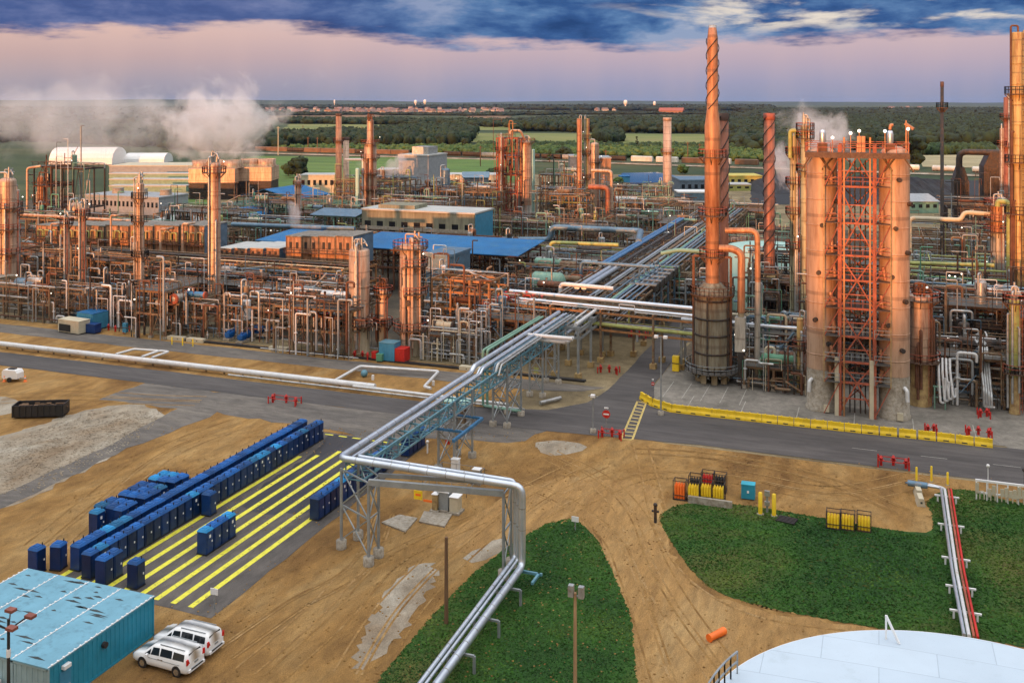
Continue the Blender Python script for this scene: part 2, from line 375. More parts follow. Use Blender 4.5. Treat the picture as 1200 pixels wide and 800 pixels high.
def valve_cluster(name, label, u, v, z, n, seed, mats, group=None, size=2.5):
    """small upright pipework with handwheels"""
    R = random.Random(seed); t = thing(name, label, 'valve station', (u, v, z), group=group)
    for i in range(n):
        x, y = R.uniform(-size/2, size/2), R.uniform(-size/3, size/3); h = R.uniform(.8, 2.4); x2 = x+R.choice((-1, 1))*R.uniform(.5, 1.6); rr = R.uniform(.07, .14)
        MB().path([(x, y, 0), (x, y, h), (x2, y, h), (x2, y, 0)], rr, 8).build('pipe', R.choice(mats), t)
        hw = MB().lathe([(.22, -.03), (.28, -.03), (.28, .03), (.22, .03)], ((x+x2)/2, y, h+.55), 10); hw.tube(((x+x2)/2, y, h), ((x+x2)/2, y, h+.56), .035, 6); hw.build('handwheel', 'red', t)
    return t
SH = {'grey': 'galv', 'dull silver': 'alu_dull', 'silver': 'alu', 'tan': 'tan_steel', 'dark': 'dark_steel', 'rusty': 'rust_steel', 'pale green': 'mint_pipe', 'green': 'green_pipe', 'lime': 'lime', 'white': 'white_pipe', 'cream': 'cream', 'blue': 'blue_steel', 'orange': 'orange_pipe', 'red': 'red_steel', 'blue grey': 'bluegrey_pipe'}
EQN = [0]
def seg_path(R, x0, x1, y0, y1, z, zl):
    """random dog-legged run of pipe within a unit"""
    k = R.random()
    if k < .17:
        y = R.uniform(y0, y1); e = R.uniform(0, 1.5); P = [(x0-e, y, z), (x1+e, y, z)]
        if R.random() < .4: P.append((x1+e, y, max(.2, z-R.uniform(1, zl))))
    elif k < .40:
        a, b = sorted((R.uniform(x0, x1), R.uniform(x0, x1)))
        if b-a < 3: b = min(x1, a+4)
        y = R.uniform(y0, y1); P = [(a, y, z), (b, y, z)]
        if R.random() < .55: P.insert(0, (a, y, max(.3, z-R.uniform(1.5, zl))))
        if R.random() < .55: P.append((b, y, max(.3, z+R.choice((-1, -1, 1))*R.uniform(1, zl))))
        if R.random() < .35: m = (a+b)/2; P[-1:-1] = [(m, y, z), (m, y+R.choice((-1, 1))*1.2, z)]; P[-1] = (P[-1][0], P[-2][1], P[-1][2]); 
    elif k < .50:
        x = R.uniform(x0, x1); a, b = sorted((R.uniform(y0, y1), R.uniform(y0, y1))); b = max(b, a+2)
        P = [(x, a, z), (x, b, z)]
        if R.random() < .7: P.insert(0, (x, a, max(.3, z-R.uniform(1.5, zl))))
    elif k < .96:
        x, y = R.uniform(x0, x1), R.choice((y0, y0, R.uniform(y0, y1))); P = [(x, y, max(0.1, z-zl*R.uniform(1., 2.5))), (x, y, z+R.uniform(.6, zl*1.3))]
        if R.random() < .6: P.append((x+R.choice((-1, 1))*R.uniform(1, 3), y, P[-1][2]))
        if R.random() < .4: P.append((P[-1][0], y, P[-1][2]-R.uniform(.6, 1.6)))
    else:
        x, y = R.uniform(x0, x1-2), R.uniform(y0, y1); w, h = R.uniform(1, 2.6), R.uniform(1, zl*.8)
        P = [(x, y, z), (x, y, z+h), (x+w, y, z+h), (x+w, y, z)]
    return P
def unit(name, label, desc, u0, v0, w, d, levels, cols, seed, npipe=22, fm='tan_steel', rm='tan_steel', bay=3.8, deck=True, neq=2, eqm=None, roof=False, brace=.3, cat='steel structure', rmax=.2, low=True, lamps=1, eqkinds=None):
    """open steel structure with decks, rails, pipes; equipment on its decks stands as things of its own"""
    R = random.Random(seed); t = thing(name, label, cat, (u0, v0, 0))
    nx = max(1, round(w/bay)); ny = max(1, round(d/bay)); xs = [w*i/nx for i in range(nx+1)]; ys = [d*i/ny for i in range(ny+1)]
    f = MB(); top = levels[-1]; cw = .3 if w < 40 else .36
    for x in xs:
        for y in ys: f.bar((x, y, 0), (x, y, top), cw); 
    for z in levels:
        for y in ys: f.bar((xs[0], y, z-.2), (xs[-1], y, z-.2), .22, .36)
        for x in xs: f.bar((x, ys[0], z-.2), (x, ys[-1], z-.2), .2, .34)
    zz = [0]+list(levels)
    for i in range(nx):
        for a, b in zip(zz[:-1], zz[1:]):
            if R.random() < brace:
                y = R.choice((ys[0], ys[0], ys[-1])); f.bar((xs[i], y, a), ((xs[i]+xs[i+1])/2, y, b-.3), .13); f.bar((xs[i+1], y, a), ((xs[i]+xs[i+1])/2, y, b-.3), .13)
    f.build('frame', fm, t)
    ft = MB()
    for x in xs: ft.cb(x, ys[0], .2, .7, .7, .5)
    ft.build_each('footing', 'concrete', t)
    if deck:
        for i, z in enumerate(levels):
            if R.random() < .35 and len(levels) > 1: continue
            a, b = (0, len(xs)-1) if R.random() < .5 else sorted(R.sample(range(len(xs)), 2)) if len(xs) > 2 else (0, len(xs)-1)
            dk = MB().box(xs[a], ys[0]-.5, z, xs[b], ys[-1]*R.choice((1, .45, .6, .3)), z+.07).build('deck', R.choice(('grate', 'grate', 'grate_rust')), t)
            rl = MB().rail([(xs[a], ys[0]-.5, z+.07), (xs[b], ys[0]-.5, z+.07)], 1.05, 1.6, .07)
            rl.rail([(xs[a], ys[0]-.5, z+.07), (xs[a], ys[-1], z+.07)], 1.05, 2, .07).rail([(xs[b], ys[0]-.5, z+.07), (xs[b], ys[-1], z+.07)], 1.05, 2, .07)
            if z == top: rl.rail([(xs[a], ys[-1], z+.07), (xs[b], ys[-1], z+.07)], 1.05, 2, .07)
            rl.build('railing', rm, dk)
        if R.random() < .7 and top > 5:
            MB().cage((xs[-1]+.3, R.choice(ys)), 0, top+1, (1, 0)).build('ladder', rm, t)
    if roof: MB().box(-.6, -.6, top+2.6, w+.6, d+.6, top+2.8).build('roof', roof, t)
    npipe = min(98, int(npipe*1.45))
    for i in range(npipe):
        k = R.randrange(len(levels)+(1 if low else 0)); z = ([0]+list(levels))[k if low else k+1] if low else levels[k]
        zl = 3. if len(levels) == 1 else (levels[-1]-levels[0])/max(1, len(levels)-1)
        z = z+R.uniform(.35, min(2.2, zl*.6)); rr = R.choice((.05, .06, .07, .08, .1, .12, .16, rmax))
        P = seg_path(R, -1, w+1, -1.0, d, z, zl)
        mb = MB().path(P, rr, 7)
        if R.random() < .4:
            a, b = P[0], P[1]; m = tuple((a[j]+b[j])/2 for j in range(3)); mb.lathe([(.001, 0), (rr*2, 0), (rr*2, .15), (.04, .15), (.04, .7), (.001, .7)], (m[0], m[1], m[2]+rr*.5), 7)
        mb.build('pipe', SH[R.choice(cols)], t)
    for i in range(lamps):
        x, y, z = R.choice(xs), ys[0]-.5, R.choice(levels); l = MB().bar((x, y, z), (x, y, z+2.1), .06).build('lamp_post', 'dark_steel', t); MB().sphere((x, y, z+2.2), .15, 6).build('lamp', 'lamp_glow', l)
    lv = ['lowest deck', 'upper deck'] if len(levels) == 2 else ['only deck'] if len(levels) == 1 else ['lowest deck']+['%s deck' % ORD[i] for i in range(1, len(levels)-1)]+['top deck']
    done = set(); tries = 0; spots = []
    while len(done) < neq and tries < 60:
        tries += 1; k = R.randrange(len(levels)); c = R.choice(eqm or [x for x in cols if x not in ('orange', 'red')]); kind = R.choice(eqkinds or ('drum', 'exchanger', 'upright'))
        if (k, c, kind) in done: continue
        L = R.uniform(2.5, min(5.5, w*.6)); r = R.uniform(.45, .85); x, y = R.uniform(L*.6, max(L*.61, w-L*.6)), R.uniform(.8, max(.9, d-1.2)); z = levels[k]+.07
        if any(abs(x-a) < 3.2 and abs(y-b) < 1.7 and kk == k for a, b, kk in spots): continue
        spots.append((x, y, k)); done.add((k, c, kind)); where = '%s of the %s' % (lv[k], desc)
        if kind == 'drum': drum('process_drum', '%s round-ended drum on the %s' % (c, where), u0+x, v0+y, z, L, r, SH[c], 'x')
        elif kind == 'exchanger': exchanger('heat_exchanger', '%s heat exchanger on the %s' % (c, where), u0+x, v0+y, z, L, r*.8, SH[c], 'x', endm='dark_steel')
        else: column('upright_vessel', '%s upright vessel on the %s' % (c, where), 'vessel', u0+x, v0+y, 2.6+r, r, SH[c], z0=z, ladder=False, pipes=1, manways=0, n=14)
    return t
def rack(name, label, pts, halfw, zs, cols, seed, bent=6, npipe=14, fm='tan_steel', legm=None, big=(), cat='pipe rack', foot=True, rmax=.22):
    """pipe rack along a straight line from pts[0] to pts[1]: bents, stringers and the pipes it carries"""
    R = random.Random(seed); (ua, va), (ub, vb) = pts; L = sqrt((ub-ua)**2+(vb-va)**2); an = math.atan2(vb-va, ub-ua)
    t = thing(name, label, cat, (ua, va, 0), an); n = max(1, round(L/bent)); f = MB(); lg = MB(); ft = MB()
    for i in range(n+1):
        x = L*i/n
        for y in (-halfw, halfw): lg.bar((x, y, 0), (x, y, zs[-1]), .32); ft.cb(x, y, .4, .9, .9, .8)
        for z in zs: f.bar((x, -halfw-.3, z-.2), (x, halfw+.3, z-.2), .26, .38)
    for z in zs:
        for y in (-halfw, halfw): f.bar((0, y, z-.55), (L, y, z-.55), .2, .3)
    lg.build_each('leg', legm or fm, t)
    if foot: ft.build_each('footing', 'skirt_yellow', t)
    f.build('frame', fm, t)
    ys = {}
    for i in range(npipe):
        z = R.choice(zs); rr = R.choice((.07, .09, .12, .15, rmax)); y = -halfw+.3+(2*halfw-.6)*((i*7+R.random()*.6) % npipe)/npipe
        a, b = 0, L
        if R.random() < .3: a = R.uniform(0, L*.4)
        if R.random() < .3: b = R.uniform(L*.6, L)
        P = [(a, y, z+rr), (b, y, z+rr)]
        if R.random() < .3 and L > 20:
            m = R.uniform(L*.3, L*.6); s = R.uniform(2, 4); P[1:1] = [(m, y, z+rr), (m, y, z+rr+1), (m+s, y, z+rr+1), (m+s, y, z+rr)]
        if a > 0: P.insert(0, (a, y, z-2.2))
        if b < L: P.append((b, y, z-2.))
        MB().path(P, rr, 8).build('pipe', SH[R.choice(cols)], t)
    for (y, z, rr, m) in big: MB().path([(0, y, z+rr), (L, y, z+rr)], rr, 12).build('pipe', m, t)
    return t
def pipe(name, label, pts, r, m, cat='pipe', n=12, sup=None, group=None, bend=None):
    """one free pipe; sup lists where it gets a trestle foot"""
    o = pts[0]; t = thing(name, label, cat, (o[0], o[1], 0), group=group)
    MB().path([(p[0]-o[0], p[1]-o[1], p[2]) for p in pts], r, n, bend).build('pipe_run', m, t)
    if sup:
        for p in sup: MB().bar((p[0]-o[0], p[1]-o[1], 0), (p[0]-o[0], p[1]-o[1], p[2]-r), .25).box(p[0]-o[0]-.5, p[1]-o[1]-.5, 0, p[0]-o[0]+.5, p[1]-o[1]+.5, .25).build('support', 'tan_steel', t)
    return t
def building(name, label, u0, v0, w, d, h, wallm, roofm, windows=0, parapet=.5, cat='building', winm='glass_dark', roof='flat', rh=2., doors=0):
    t = thing(name, label, cat, (u0, v0, 0))
    MB().box(0, 0, 0, w, d, h).build('wall', wallm, t)
    if roof == 'flat': MB().box(-.2, -.2, h, w+.2, d+.2, h+parapet).build('roof', roofm, t)
    elif roof == 'gable': MB().prism([(-.4, h), (d/2, h+rh), (d+.4, h), (d+.4, h-.15), (-.4, h-.15)], 'x', -.4, w+.4).build('roof', roofm, t)
    elif roof == 'gabley': MB().prism([(-.4, h), (w/2, h+rh), (w+.4, h), (w+.4, h-.15), (-.4, h-.15)], 'y', -.4, d+.4).build('roof', roofm, t)
    for i in range(windows):
        x = w*(i+.5)/windows; ww = w/windows*.5; MB().box(x-ww/2, -.06, h*.45, x+ww/2, .02, h*.75).build('window', winm, t)
    for i in range(doors): x = w*(i+.7)/(doors+.4); MB().box(x-1, -.08, 0, x+1, .02, min(h*.7, 3)).build('door', 'dark_steel', t)
    return t
def shed(name, label, u0, v0, w, d, h, rh, m, fm='tan_steel', along='x', cat='shed'):
    """open-sided shed on columns with a pitched metal roof"""
    t = thing(name, label, cat, (u0, v0, 0)); f = MB(); nb = max(2, round(w/6)); nd = max(1, round(d/7))
    for i in range(nb+1):
        for j in range(nd+1): f.bar((w*i/nb, d*j/nd, 0), (w*i/nb, d*j/nd, h), .3)
        for y in (0, d): pass
        f.bar((w*i/nb, 0, h-.2), (w*i/nb, d, h-.2), .2, .4); f.bar((w*i/nb, 0, h-1.6), (w*i/nb, d, h-1.6), .12)
    for y in (0, d): f.bar((0, y, h-.2), (w, y, h-.2), .2, .4); f.bar((0, y, h*.55), (w, y, h*.55), .18, .3)
    f.build('frame', fm, t)
    rf = MB()
    if along == 'x': rf.prism([(-.8, h), (d/2, h+rh), (d+.8, h), (d+.8, h+.15), (d/2, h+rh+.15), (-.8, h+.15)], 'x', -.8, w+.8)
    elif along == 'y': rf.prism([(-.8, h), (w/2, h+rh), (w+.8, h), (w+.8, h+.15), (w/2, h+rh+.15), (-.8, h+.15)], 'y', -.8, d+.8)
    else: rf.prism([(-.8, h), (d+.8, h+rh), (d+.8, h+rh+.15), (-.8, h+.15)], 'x', -.8, w+.8)
    rf.build('roof', m, t)
    return t
def lattice(mb, x0, x1, y, z0, z1, n, w=.1, axis='x'):
    f = (lambda a, z: (a, y, z)) if axis == 'x' else (lambda a, z: (y, a, z))
    mb.bar(f(x0, z0), f(x1, z0), w*1.4); mb.bar(f(x0, z1), f(x1, z1), w*1.4)
    for i in range(n):
        a = x0+(x1-x0)*i/n; b = x0+(x1-x0)*(i+1)/n
        mb.bar(f(a, z0), f(b, z1) if i % 2 == 0 else f(a, z1), w); mb.bar(f(b, z0), f(b, z1), w*.8)
        if i % 2: mb.bar(f(a, z1), f(b, z0), w)
# ---------------------------------------------------------------- ground
def ground_mat(name, cols, scale, stretch=(1, 1), rough=.95, fine=9, bump=.5, bd=.15, rot=0.):
    """three-tone earth: broad patches, streaks and grain"""
    m = bpy.data.materials.new(name); m.use_nodes = True; nt = m.node_tree; L = nt.links; b = nt.nodes['Principled BSDF']; b.inputs['Roughness'].default_value = rough
    geo = nn(nt, 'ShaderNodeNewGeometry')
    def noise(sx, sy, det, ro=.6, dist=0., off=0):
        mp = nn(nt, 'ShaderNodeMapping'); mp.inputs['Scale'].default_value = (sx, sy, .01); mp.inputs['Location'].default_value = (off, off*2, 0); mp.inputs['Rotation'].default_value = (0, 0, rot)
        L.new(geo.outputs['Position'], mp.inputs[0]); n = nn(nt, 'ShaderNodeTexNoise'); n.inputs['Scale'].default_value = 1; n.inputs['Detail'].default_value = det; n.inputs['Roughness'].default_value = ro; n.inputs['Distortion'].default_value = dist
        L.new(mp.outputs[0], n.inputs[0]); return n.outputs['Fac']
    a = noise(scale*stretch[0], scale*stretch[1], 8, .62, .6)
    c = noise(scale*stretch[0]*5, scale*stretch[1]*5, 8, .75, .4, 3)
    g = noise(fine, fine, 4, .8, 0, 5)
    r = nn(nt, 'ShaderNodeValToRGB'); L.new(a, r.inputs[0]); e = r.color_ramp.elements
    e[0].position = .34; e[0].color = (*cols[0], 1); e[1].position = .66; e[1].color = (*cols[2], 1); x = e.new(.5); x.color = (*cols[1], 1)
    r2 = nn(nt, 'ShaderNodeMapRange'); L.new(c, r2.inputs[0]); r2.inputs[1].default_value = .3; r2.inputs[2].default_value = .7; r2.inputs[3].default_value = .62; r2.inputs[4].default_value = 1.3
    r3 = nn(nt, 'ShaderNodeMapRange'); L.new(g, r3.inputs[0]); r3.inputs[1].default_value = .3; r3.inputs[2].default_value = .7; r3.inputs[3].default_value = .72; r3.inputs[4].default_value = 1.25
    mu = nn(nt, 'ShaderNodeMath', operation='MULTIPLY'); L.new(r2.outputs[0], mu.inputs[0]); L.new(r3.outputs[0], mu.inputs[1])
    hs = nn(nt, 'ShaderNodeVectorMath', operation='SCALE'); L.new(r.outputs[0], hs.inputs[0]); L.new(mu.outputs[0], hs.inputs['Scale']); L.new(hs.outputs[0], b.inputs['Base Color'])
    bn = nn(nt, 'ShaderNodeBump'); bn.inputs['Strength'].default_value = bump; bn.inputs['Distance'].default_value = bd; ad = nn(nt, 'ShaderNodeMath', operation='ADD'); L.new(c, ad.inputs[0]); L.new(g, ad.inputs[1]); L.new(ad.outputs[0], bn.inputs['Height']); L.new(bn.outputs[0], b.inputs['Normal'])
    MATS[name] = m
ground_mat('g_sand', [(.24, .118, .028), (.46, .255, .075), (.58, .365, .14)], .08, (1.6, .7), bump=1., bd=.3, rot=-.5)
ground_mat('g_track', [(.40, .22, .07), (.49, .285, .10), (.56, .36, .15)], .12, (2.0, .5), bump=.9, bd=.25, rot=.3)
ground_mat('g_grass', [(.012, .075, .006), (.042, .13, .012), (.15, .14, .03)], .06, (1, 1), fine=4, bump=1, bd=.4)
ground_mat('g_gravel', [(.26, .19, .12), (.34, .29, .22), (.44, .40, .33)], .10, (1.4, .8), fine=7, bump=.8)
ground_mat('g_asphalt', [(.062, .058, .058), (.078, .072, .072), (.10, .092, .09)], .12, (.25, 1.6), fine=12, bump=.2, bd=.03)
ground_mat('g_oldroad', [(.10, .092, .085), (.135, .122, .11), (.19, .17, .145)], .2, (.4, 1.4), fine=8, bump=.3, bd=.05)
ground_mat('g_lot', [(.075, .068, .064), (.10, .09, .083), (.14, .125, .11)], .2, (1, .4), fine=9, bump=.3, bd=.05)
ground_mat('g_lot_dark', [(.018, .018, .022), (.028, .028, .033), (.045, .043, .046)], .25, (1.2, .3), rough=.55, fine=8, bump=.3, bd=.04)
ground_mat('g_pad', [(.15, .14, .12), (.20, .185, .16), (.25, .23, .20)], .18, (1, 1), fine=9, bump=.3, bd=.05)
ground_mat('g_plant', [(.13, .10, .055), (.22, .17, .09), (.30, .24, .14)], .10, fine=6)
ground_mat('g_land', [(.018, .04, .012), (.035, .06, .018), (.08, .085, .03)], .004, (1, 2.5), fine=.6, bump=.3)
ground_mat('g_field_green', [(.06, .13, .022), (.09, .17, .03), (.13, .20, .045)], .006, (.6, 3), fine=.8, bump=.2)
ground_mat('g_field_olive', [(.14, .17, .04), (.19, .21, .055), (.24, .22, .08)], .005, (.5, 4), fine=.8, bump=.2)
ground_mat('g_field_brown', [(.15, .09, .045), (.20, .12, .06), (.24, .15, .08)], .005, (.5, 4), fine=.8, bump=.2)
ground_mat('g_field_straw', [(.28, .23, .12), (.36, .30, .17), (.42, .36, .21)], .01, (.6, 3), fine=.8, bump=.2)
def subdiv_edge(pts, step, jit, seed):
    R = random.Random(seed); out = []
    for a, b in zip(pts, pts[1:]+pts[:1]):
        l = sqrt((b[0]-a[0])**2+(b[1]-a[1])**2); n = max(1, int(l/step))
        for i in range(n):
            t = i/n; out.append((a[0]+(b[0]-a[0])*t+R.uniform(-jit, jit), a[1]+(b[1]-a[1])*t+R.uniform(-jit, jit)))
    return out
def smooth_loop(pts, k=2):
    for _ in range(k):
        q = []
        for a, b in zip(pts, pts[1:]+pts[:1]): q += [(a[0]*.75+b[0]*.25, a[1]*.75+b[1]*.25), (a[0]*.25+b[0]*.75, a[1]*.25+b[1]*.75)]
        pts = q
    return pts
def sheet(name, pts, z, m, jit=0., step=2., sm=0, seed=1):
    if sm: pts = smooth_loop(pts, sm)
    if jit: pts = subdiv_edge(pts, step, jit, seed)
    import mathutils
    tr = mathutils.geometry.tessellate_polygon([[mathutils.Vector((p[0], p[1], 0)) for p in pts]])
    mb = MB(); vs = [(p[0], p[1], z) for p in pts]; fs = []
    for f in tr:
        a, b, c = [pts[i] for i in f]
        fs.append(tuple(f) if (b[0]-a[0])*(c[1]-a[1])-(b[1]-a[1])*(c[0]-a[0]) > 0 else tuple(reversed(f)))
    mb.add(vs, fs); return struct(name, mb, m)
def px(l, z=0): return [G(a, b, z) for a, b in l]
E9 = 22000
struct('terrain', MB().add([(-E9, -2500, -.3), (E9, -2500, -.3), (E9, E9, -.3), (-E9, E9, -.3)], [(0, 1, 2, 3)]), 'g_land')
sheet('plant_ground', [(-330, 40), (160, 40), (160, 470), (-60, 560), (-330, 480)], -.02, 'g_plant')
ground_mat('g_inner_shade', [(.035, .03, .022), (.065, .052, .034), (.11, .085, .055)], .12, fine=6)
sheet('shade_toned_ground', [(-330, 143.5), (-57, 143.5), (-57, 166), (-30, 166), (-30, 152.5), (160, 152.5), (160, 330), (-330, 330)], -.012, 'g_inner_shade', .3, 3)  # dark tone stands in for the shade between the units
sheet('sand_ground', [(-200, 20), (80, 20), (80, 116), (-24, 116), (-47, 121), (-47, 139), (-170, 139), (-200, 130)], -.01, 'g_sand')
# roads
sheet('main_road', [(-260, 113.9), (-55, 114.6), (-38, 115.2), (-20, 116.8), (120, 116.2), (120, 128.6), (-24, 128.4), (-28.5, 131), (-30.3, 140), (-30.3, 200), (-35.6, 200), (-35.8, 135), (-37, 128), (-41, 123), (-52, 120.6), (-260, 120.4)], .02, 'g_asphalt', .12, 3, seed=3)
sheet('access_road', [(-260, 130.4), (-47, 130.7), (-39, 132.5), (-36.5, 135.4), (-260, 136.4)], .01, 'g_oldroad', .2, 3, seed=4)
sheet('old_pavement', [(-100, 105.6), (-82, 107), (-56, 105.2), (-50, 108), (-40, 110.5), (-38, 115.6), (-55, 115), (-100, 114.4)], .005, 'g_oldroad', .5, 2, seed=5)
sheet('dirt_path', [(-88.2, 112), (-82, 112), (-81, 105), (-82.6, 92), (-82.2, 80), (-82.8, 60), (-86, 60), (-85.4, 80), (-85.4, 92), (-87, 105)], .012, 'g_oldroad', .3, 2, seed=6)
sheet('gravel_area', px([(-60, 520), (0, 514), (60, 492), (110, 478), (155, 472), (188, 480), (196, 492), (172, 512), (120, 540), (60, 572), (20, 590), (-50, 610)]), .004, 'g_gravel', .45, .7, 2, seed=7)
sheet('gravel_patch', px([(-40, 470), (0, 462), (24, 470), (20, 482), (0, 488), (-40, 492)]), .004, 'g_gravel', .3, 1, 1, seed=8)
sheet('plant_pad', [(-30.2, 131.5), (-25, 128.8), (14, 129.0), (15.5, 125.5), (22, 122.6), (90, 122.0), (90, 152), (-30.2, 152)], .015, 'g_pad')
sheet('toilet_lot', [(-65.8, 64.4), (-49.2, 64.2), (-50.2, 106), (-65.8, 105)], .008, 'g_lot', .15, 2, seed=9)
sheet('dark_asphalt', px([(385, 507), (420, 513), (470, 518), (480, 530), (400, 592), (330, 604), (285, 598), (300, 575), (345, 545), (375, 525)]), .012, 'g_lot_dark', .35, 1, 1, seed=10)  # darker, smoother stretch of the lot's asphalt
sheet('gravel_track', px([(412, 768), (440, 715), (470, 670), (500, 655), (515, 668), (500, 700), (470, 745), (440, 775), (420, 790)]), .004, 'g_gravel', .35, .5, 2, seed=11)
sheet('gravel_track', px([(540, 652), (590, 628), (598, 640), (560, 664)]), .004, 'g_gravel', .3, 1, 1, seed=12)
sheet('gravel_track', px([(620, 520), (655, 515), (690, 520), (680, 530), (640, 535)]), .004, 'g_gravel', .3, 1, 1, seed=13)
sheet('dirt_track', px([(700, 560), (775, 568), (776, 606), (782, 640), (815, 690), (880, 712), (960, 726), (1060, 742), (1020, 860), (742, 860), (738, 740), (722, 690), (706, 640), (680, 612), (560, 650), (500, 640), (560, 600), (640, 560)]), .002, 'g_track', .5, .8, 2, seed=14)
gr1 = sheet('grass_bank', px([(380, 880), (440, 800), (505, 722), (560, 666), (606, 633), (642, 612), (674, 606), (702, 634), (722, 680), (740, 722), (746, 800), (752, 900)]), .015, 'g_grass', .14, .3, 2, seed=15)
gr2 = sheet('grass_field', px([(772, 604), (790, 592), (826, 588), (880, 592), (960, 606), (1092, 629), (1094, 606), (1084, 588), (1108, 572), (1150, 575), (1180, 588), (1290, 600), (1400, 800), (1140, 745), (1050, 740), (950, 722), (870, 705), (826, 686), (800, 655), (780, 625)]), .015, 'g_grass', .14, .3, 2, seed=16)
# painted markings
yl = mat('paint_yellow', (.72, .68, .05), .6, 0, .12, scale=1.5, dirt=(.22, .20, .08), damt=.2)
mk = MB()
for j in range(9):
    u = -51.9-1.72*j; e = [94, 96, 97, 99, 100, 98, 97, 97, 97][j]
    mk.box(u-.26, 64.9, .014, u+.26, e, .022)
for i in range(7): mk.box(-63.5+i*1.9, 104.4, .014, -62.4+i*1.9, 104.7, .022)
struct('painted_lines', mk, 'paint_yellow')
w = MB()
for i in range(16): w.box(-3+i*7.5, 122.0, .026, -.2+i*7.5, 122.1, .03)
for i in range(5): w.box(-28+i*2.6, 134, .022, -27.9+i*2.6, 142, .026)
for a in range(6): w.box(-24+a*7, 129.5, .02, -23.9+a*7, 136, .024)
mat('paint_worn', (.34, .33, .30), .8, 0, .3); struct('road_markings', w, 'paint_worn')
cw = MB(); A = [G(589, 400+268/4), G(575, 500), G(514/1+0, 512)]
# ladder-marked crossing
c0, c1 = [G(747, 470), G(757, 472)], [G(728, 514), G(741, 515)]
for k in range(2): cw.poly([(c0[k][0]-.12, c0[k][1]), (c1[k][0]-.12, c1[k][1]), (c1[k][0]+.14, c1[k][1]), (c0[k][0]+.14, c0[k][1])], .028)
for i in range(12):
    t = i/11; a = [c0[0][j]+(c1[0][j]-c0[0][j])*t for j in (0, 1)]; b = [c0[1][j]+(c1[1][j]-c0[1][j])*t for j in (0, 1)]
    cw.poly([(a[0], a[1]), (a[0], a[1]-.28), (b[0], b[1]-.28), (b[0], b[1])], .028)
mat('paint_tan', (.55, .42, .14), .7, 0, .2); struct('crossing_marking', cw, 'paint_tan')
# concrete slabs on the sand
sl = MB()
for q in ([(447, 613), (468, 604), (489, 608), (475, 624)], [(497, 600), (530, 603), (521, 618), (491, 612)]):
    sl.poly(list(reversed(px(q))), .0, .14)
struct('concrete_slabs', sl, 'concrete')
# far fields
def far(name, pts, z, m, seed, jit=3.): return sheet(name, px(pts), z, m, jit, 30, seed=seed)
far('green_field', [(300, 183), (590, 186), (620, 212), (560, 222), (180, 236), (190, 205)], .05, 'g_field_green', 1)
far('olive_field', [(330, 154), (500, 152), (560, 156), (900, 158), (900, 171), (640, 167), (420, 166), (330, 165)], .05, 'g_field_olive', 2)
far('olive_field', [(340, 145.5), (420, 146), (640, 149), (640, 153), (480, 152.5), (330, 152)], .08, 'g_field_olive', 3)
far('brown_field', [(300, 132.5), (445, 133), (450, 138), (330, 141), (300, 139)], .1, 'g_field_brown', 4, 10)
far('brown_field', [(670, 136), (880, 135.5), (880, 141.5), (760, 142.5), (670, 141)], .1, 'g_field_brown', 5, 10)
far('brown_field', [(548, 136), (596, 135.5), (600, 140), (552, 141)], .1, 'g_field_brown', 6, 10)
far('straw_field', [(1076, 182), (1165, 181), (1168, 197), (1080, 196)], .1, 'g_field_straw', 7)
far('olive_field', [(1060, 170), (1156, 169.5), (1156, 176), (1060, 177)], .08, 'g_field_olive', 8)
far('straw_field', [(-50, 152), (60, 150), (66, 158), (-50, 160)], .1, 'g_field_olive', 9)
far('straw_field', [(180, 225), (232, 222), (236, 230), (182, 234)], .1, 'g_field_straw', 10)
far('green_field', [(180, 235), (246, 232), (246, 250), (182, 252)], .12, 'g_field_green', 11)
pm = mat('pond_water', (.02, .06, .12), .05, 0, .1); pw = sheet('pond_water', px([(728, 203), (770, 202), (790, 206), (772, 214), (740, 216), (722, 212)]), .12, 'pond_water', 1, 6, seed=2)
# ---------------------------------------------------------------- distant hills
mat('hill_green', (.035, .055, .03), .95, 0, .4, scale=.004, detail=8)
def ridge(name, D, x0, x1, hpx, seed, depth=900):
    R = random.Random(seed); mb = MB(); n = 60; vs = []; ph = [R.uniform(0, 6) for _ in range(5)]
    for i in range(n+1):
        x = x0+(x1-x0)*i/n; X = (x-600)*D/FP
        hh = sum(sin(i*.13*(k+1)+ph[k])/(k+1.5) for k in range(5))*1.0+R.uniform(-.25, .25); env = min(1, 4*i/n, 4*(n-i)/n)
        top = CAMH+ (hpx(x)+hh)*D/FP*1.0
        for dy, z in ((-depth, -5), (0, max(5, top)*max(env, .3)), (depth, -5)):
            Y = D+dy; vs.append((X*cT-Y*sT, X*sT+Y*cT, z))
    fs = []
    for i in range(n):
        for j in range(2): a = i*3+j; fs.append((a, a+3, a+4, a+1))
    mb.add(vs, fs, True); return struct(name, mb, 'hill_green')
ridge('hills', 11500, -700, 760, lambda x: 3.6-.003*x, 1)
ridge('hills', 15000, 300, 2000, lambda x: 1.6-.0035*(x-600), 2)
ridge('hills', 8200, -900, 620, lambda x: -1.2, 5)
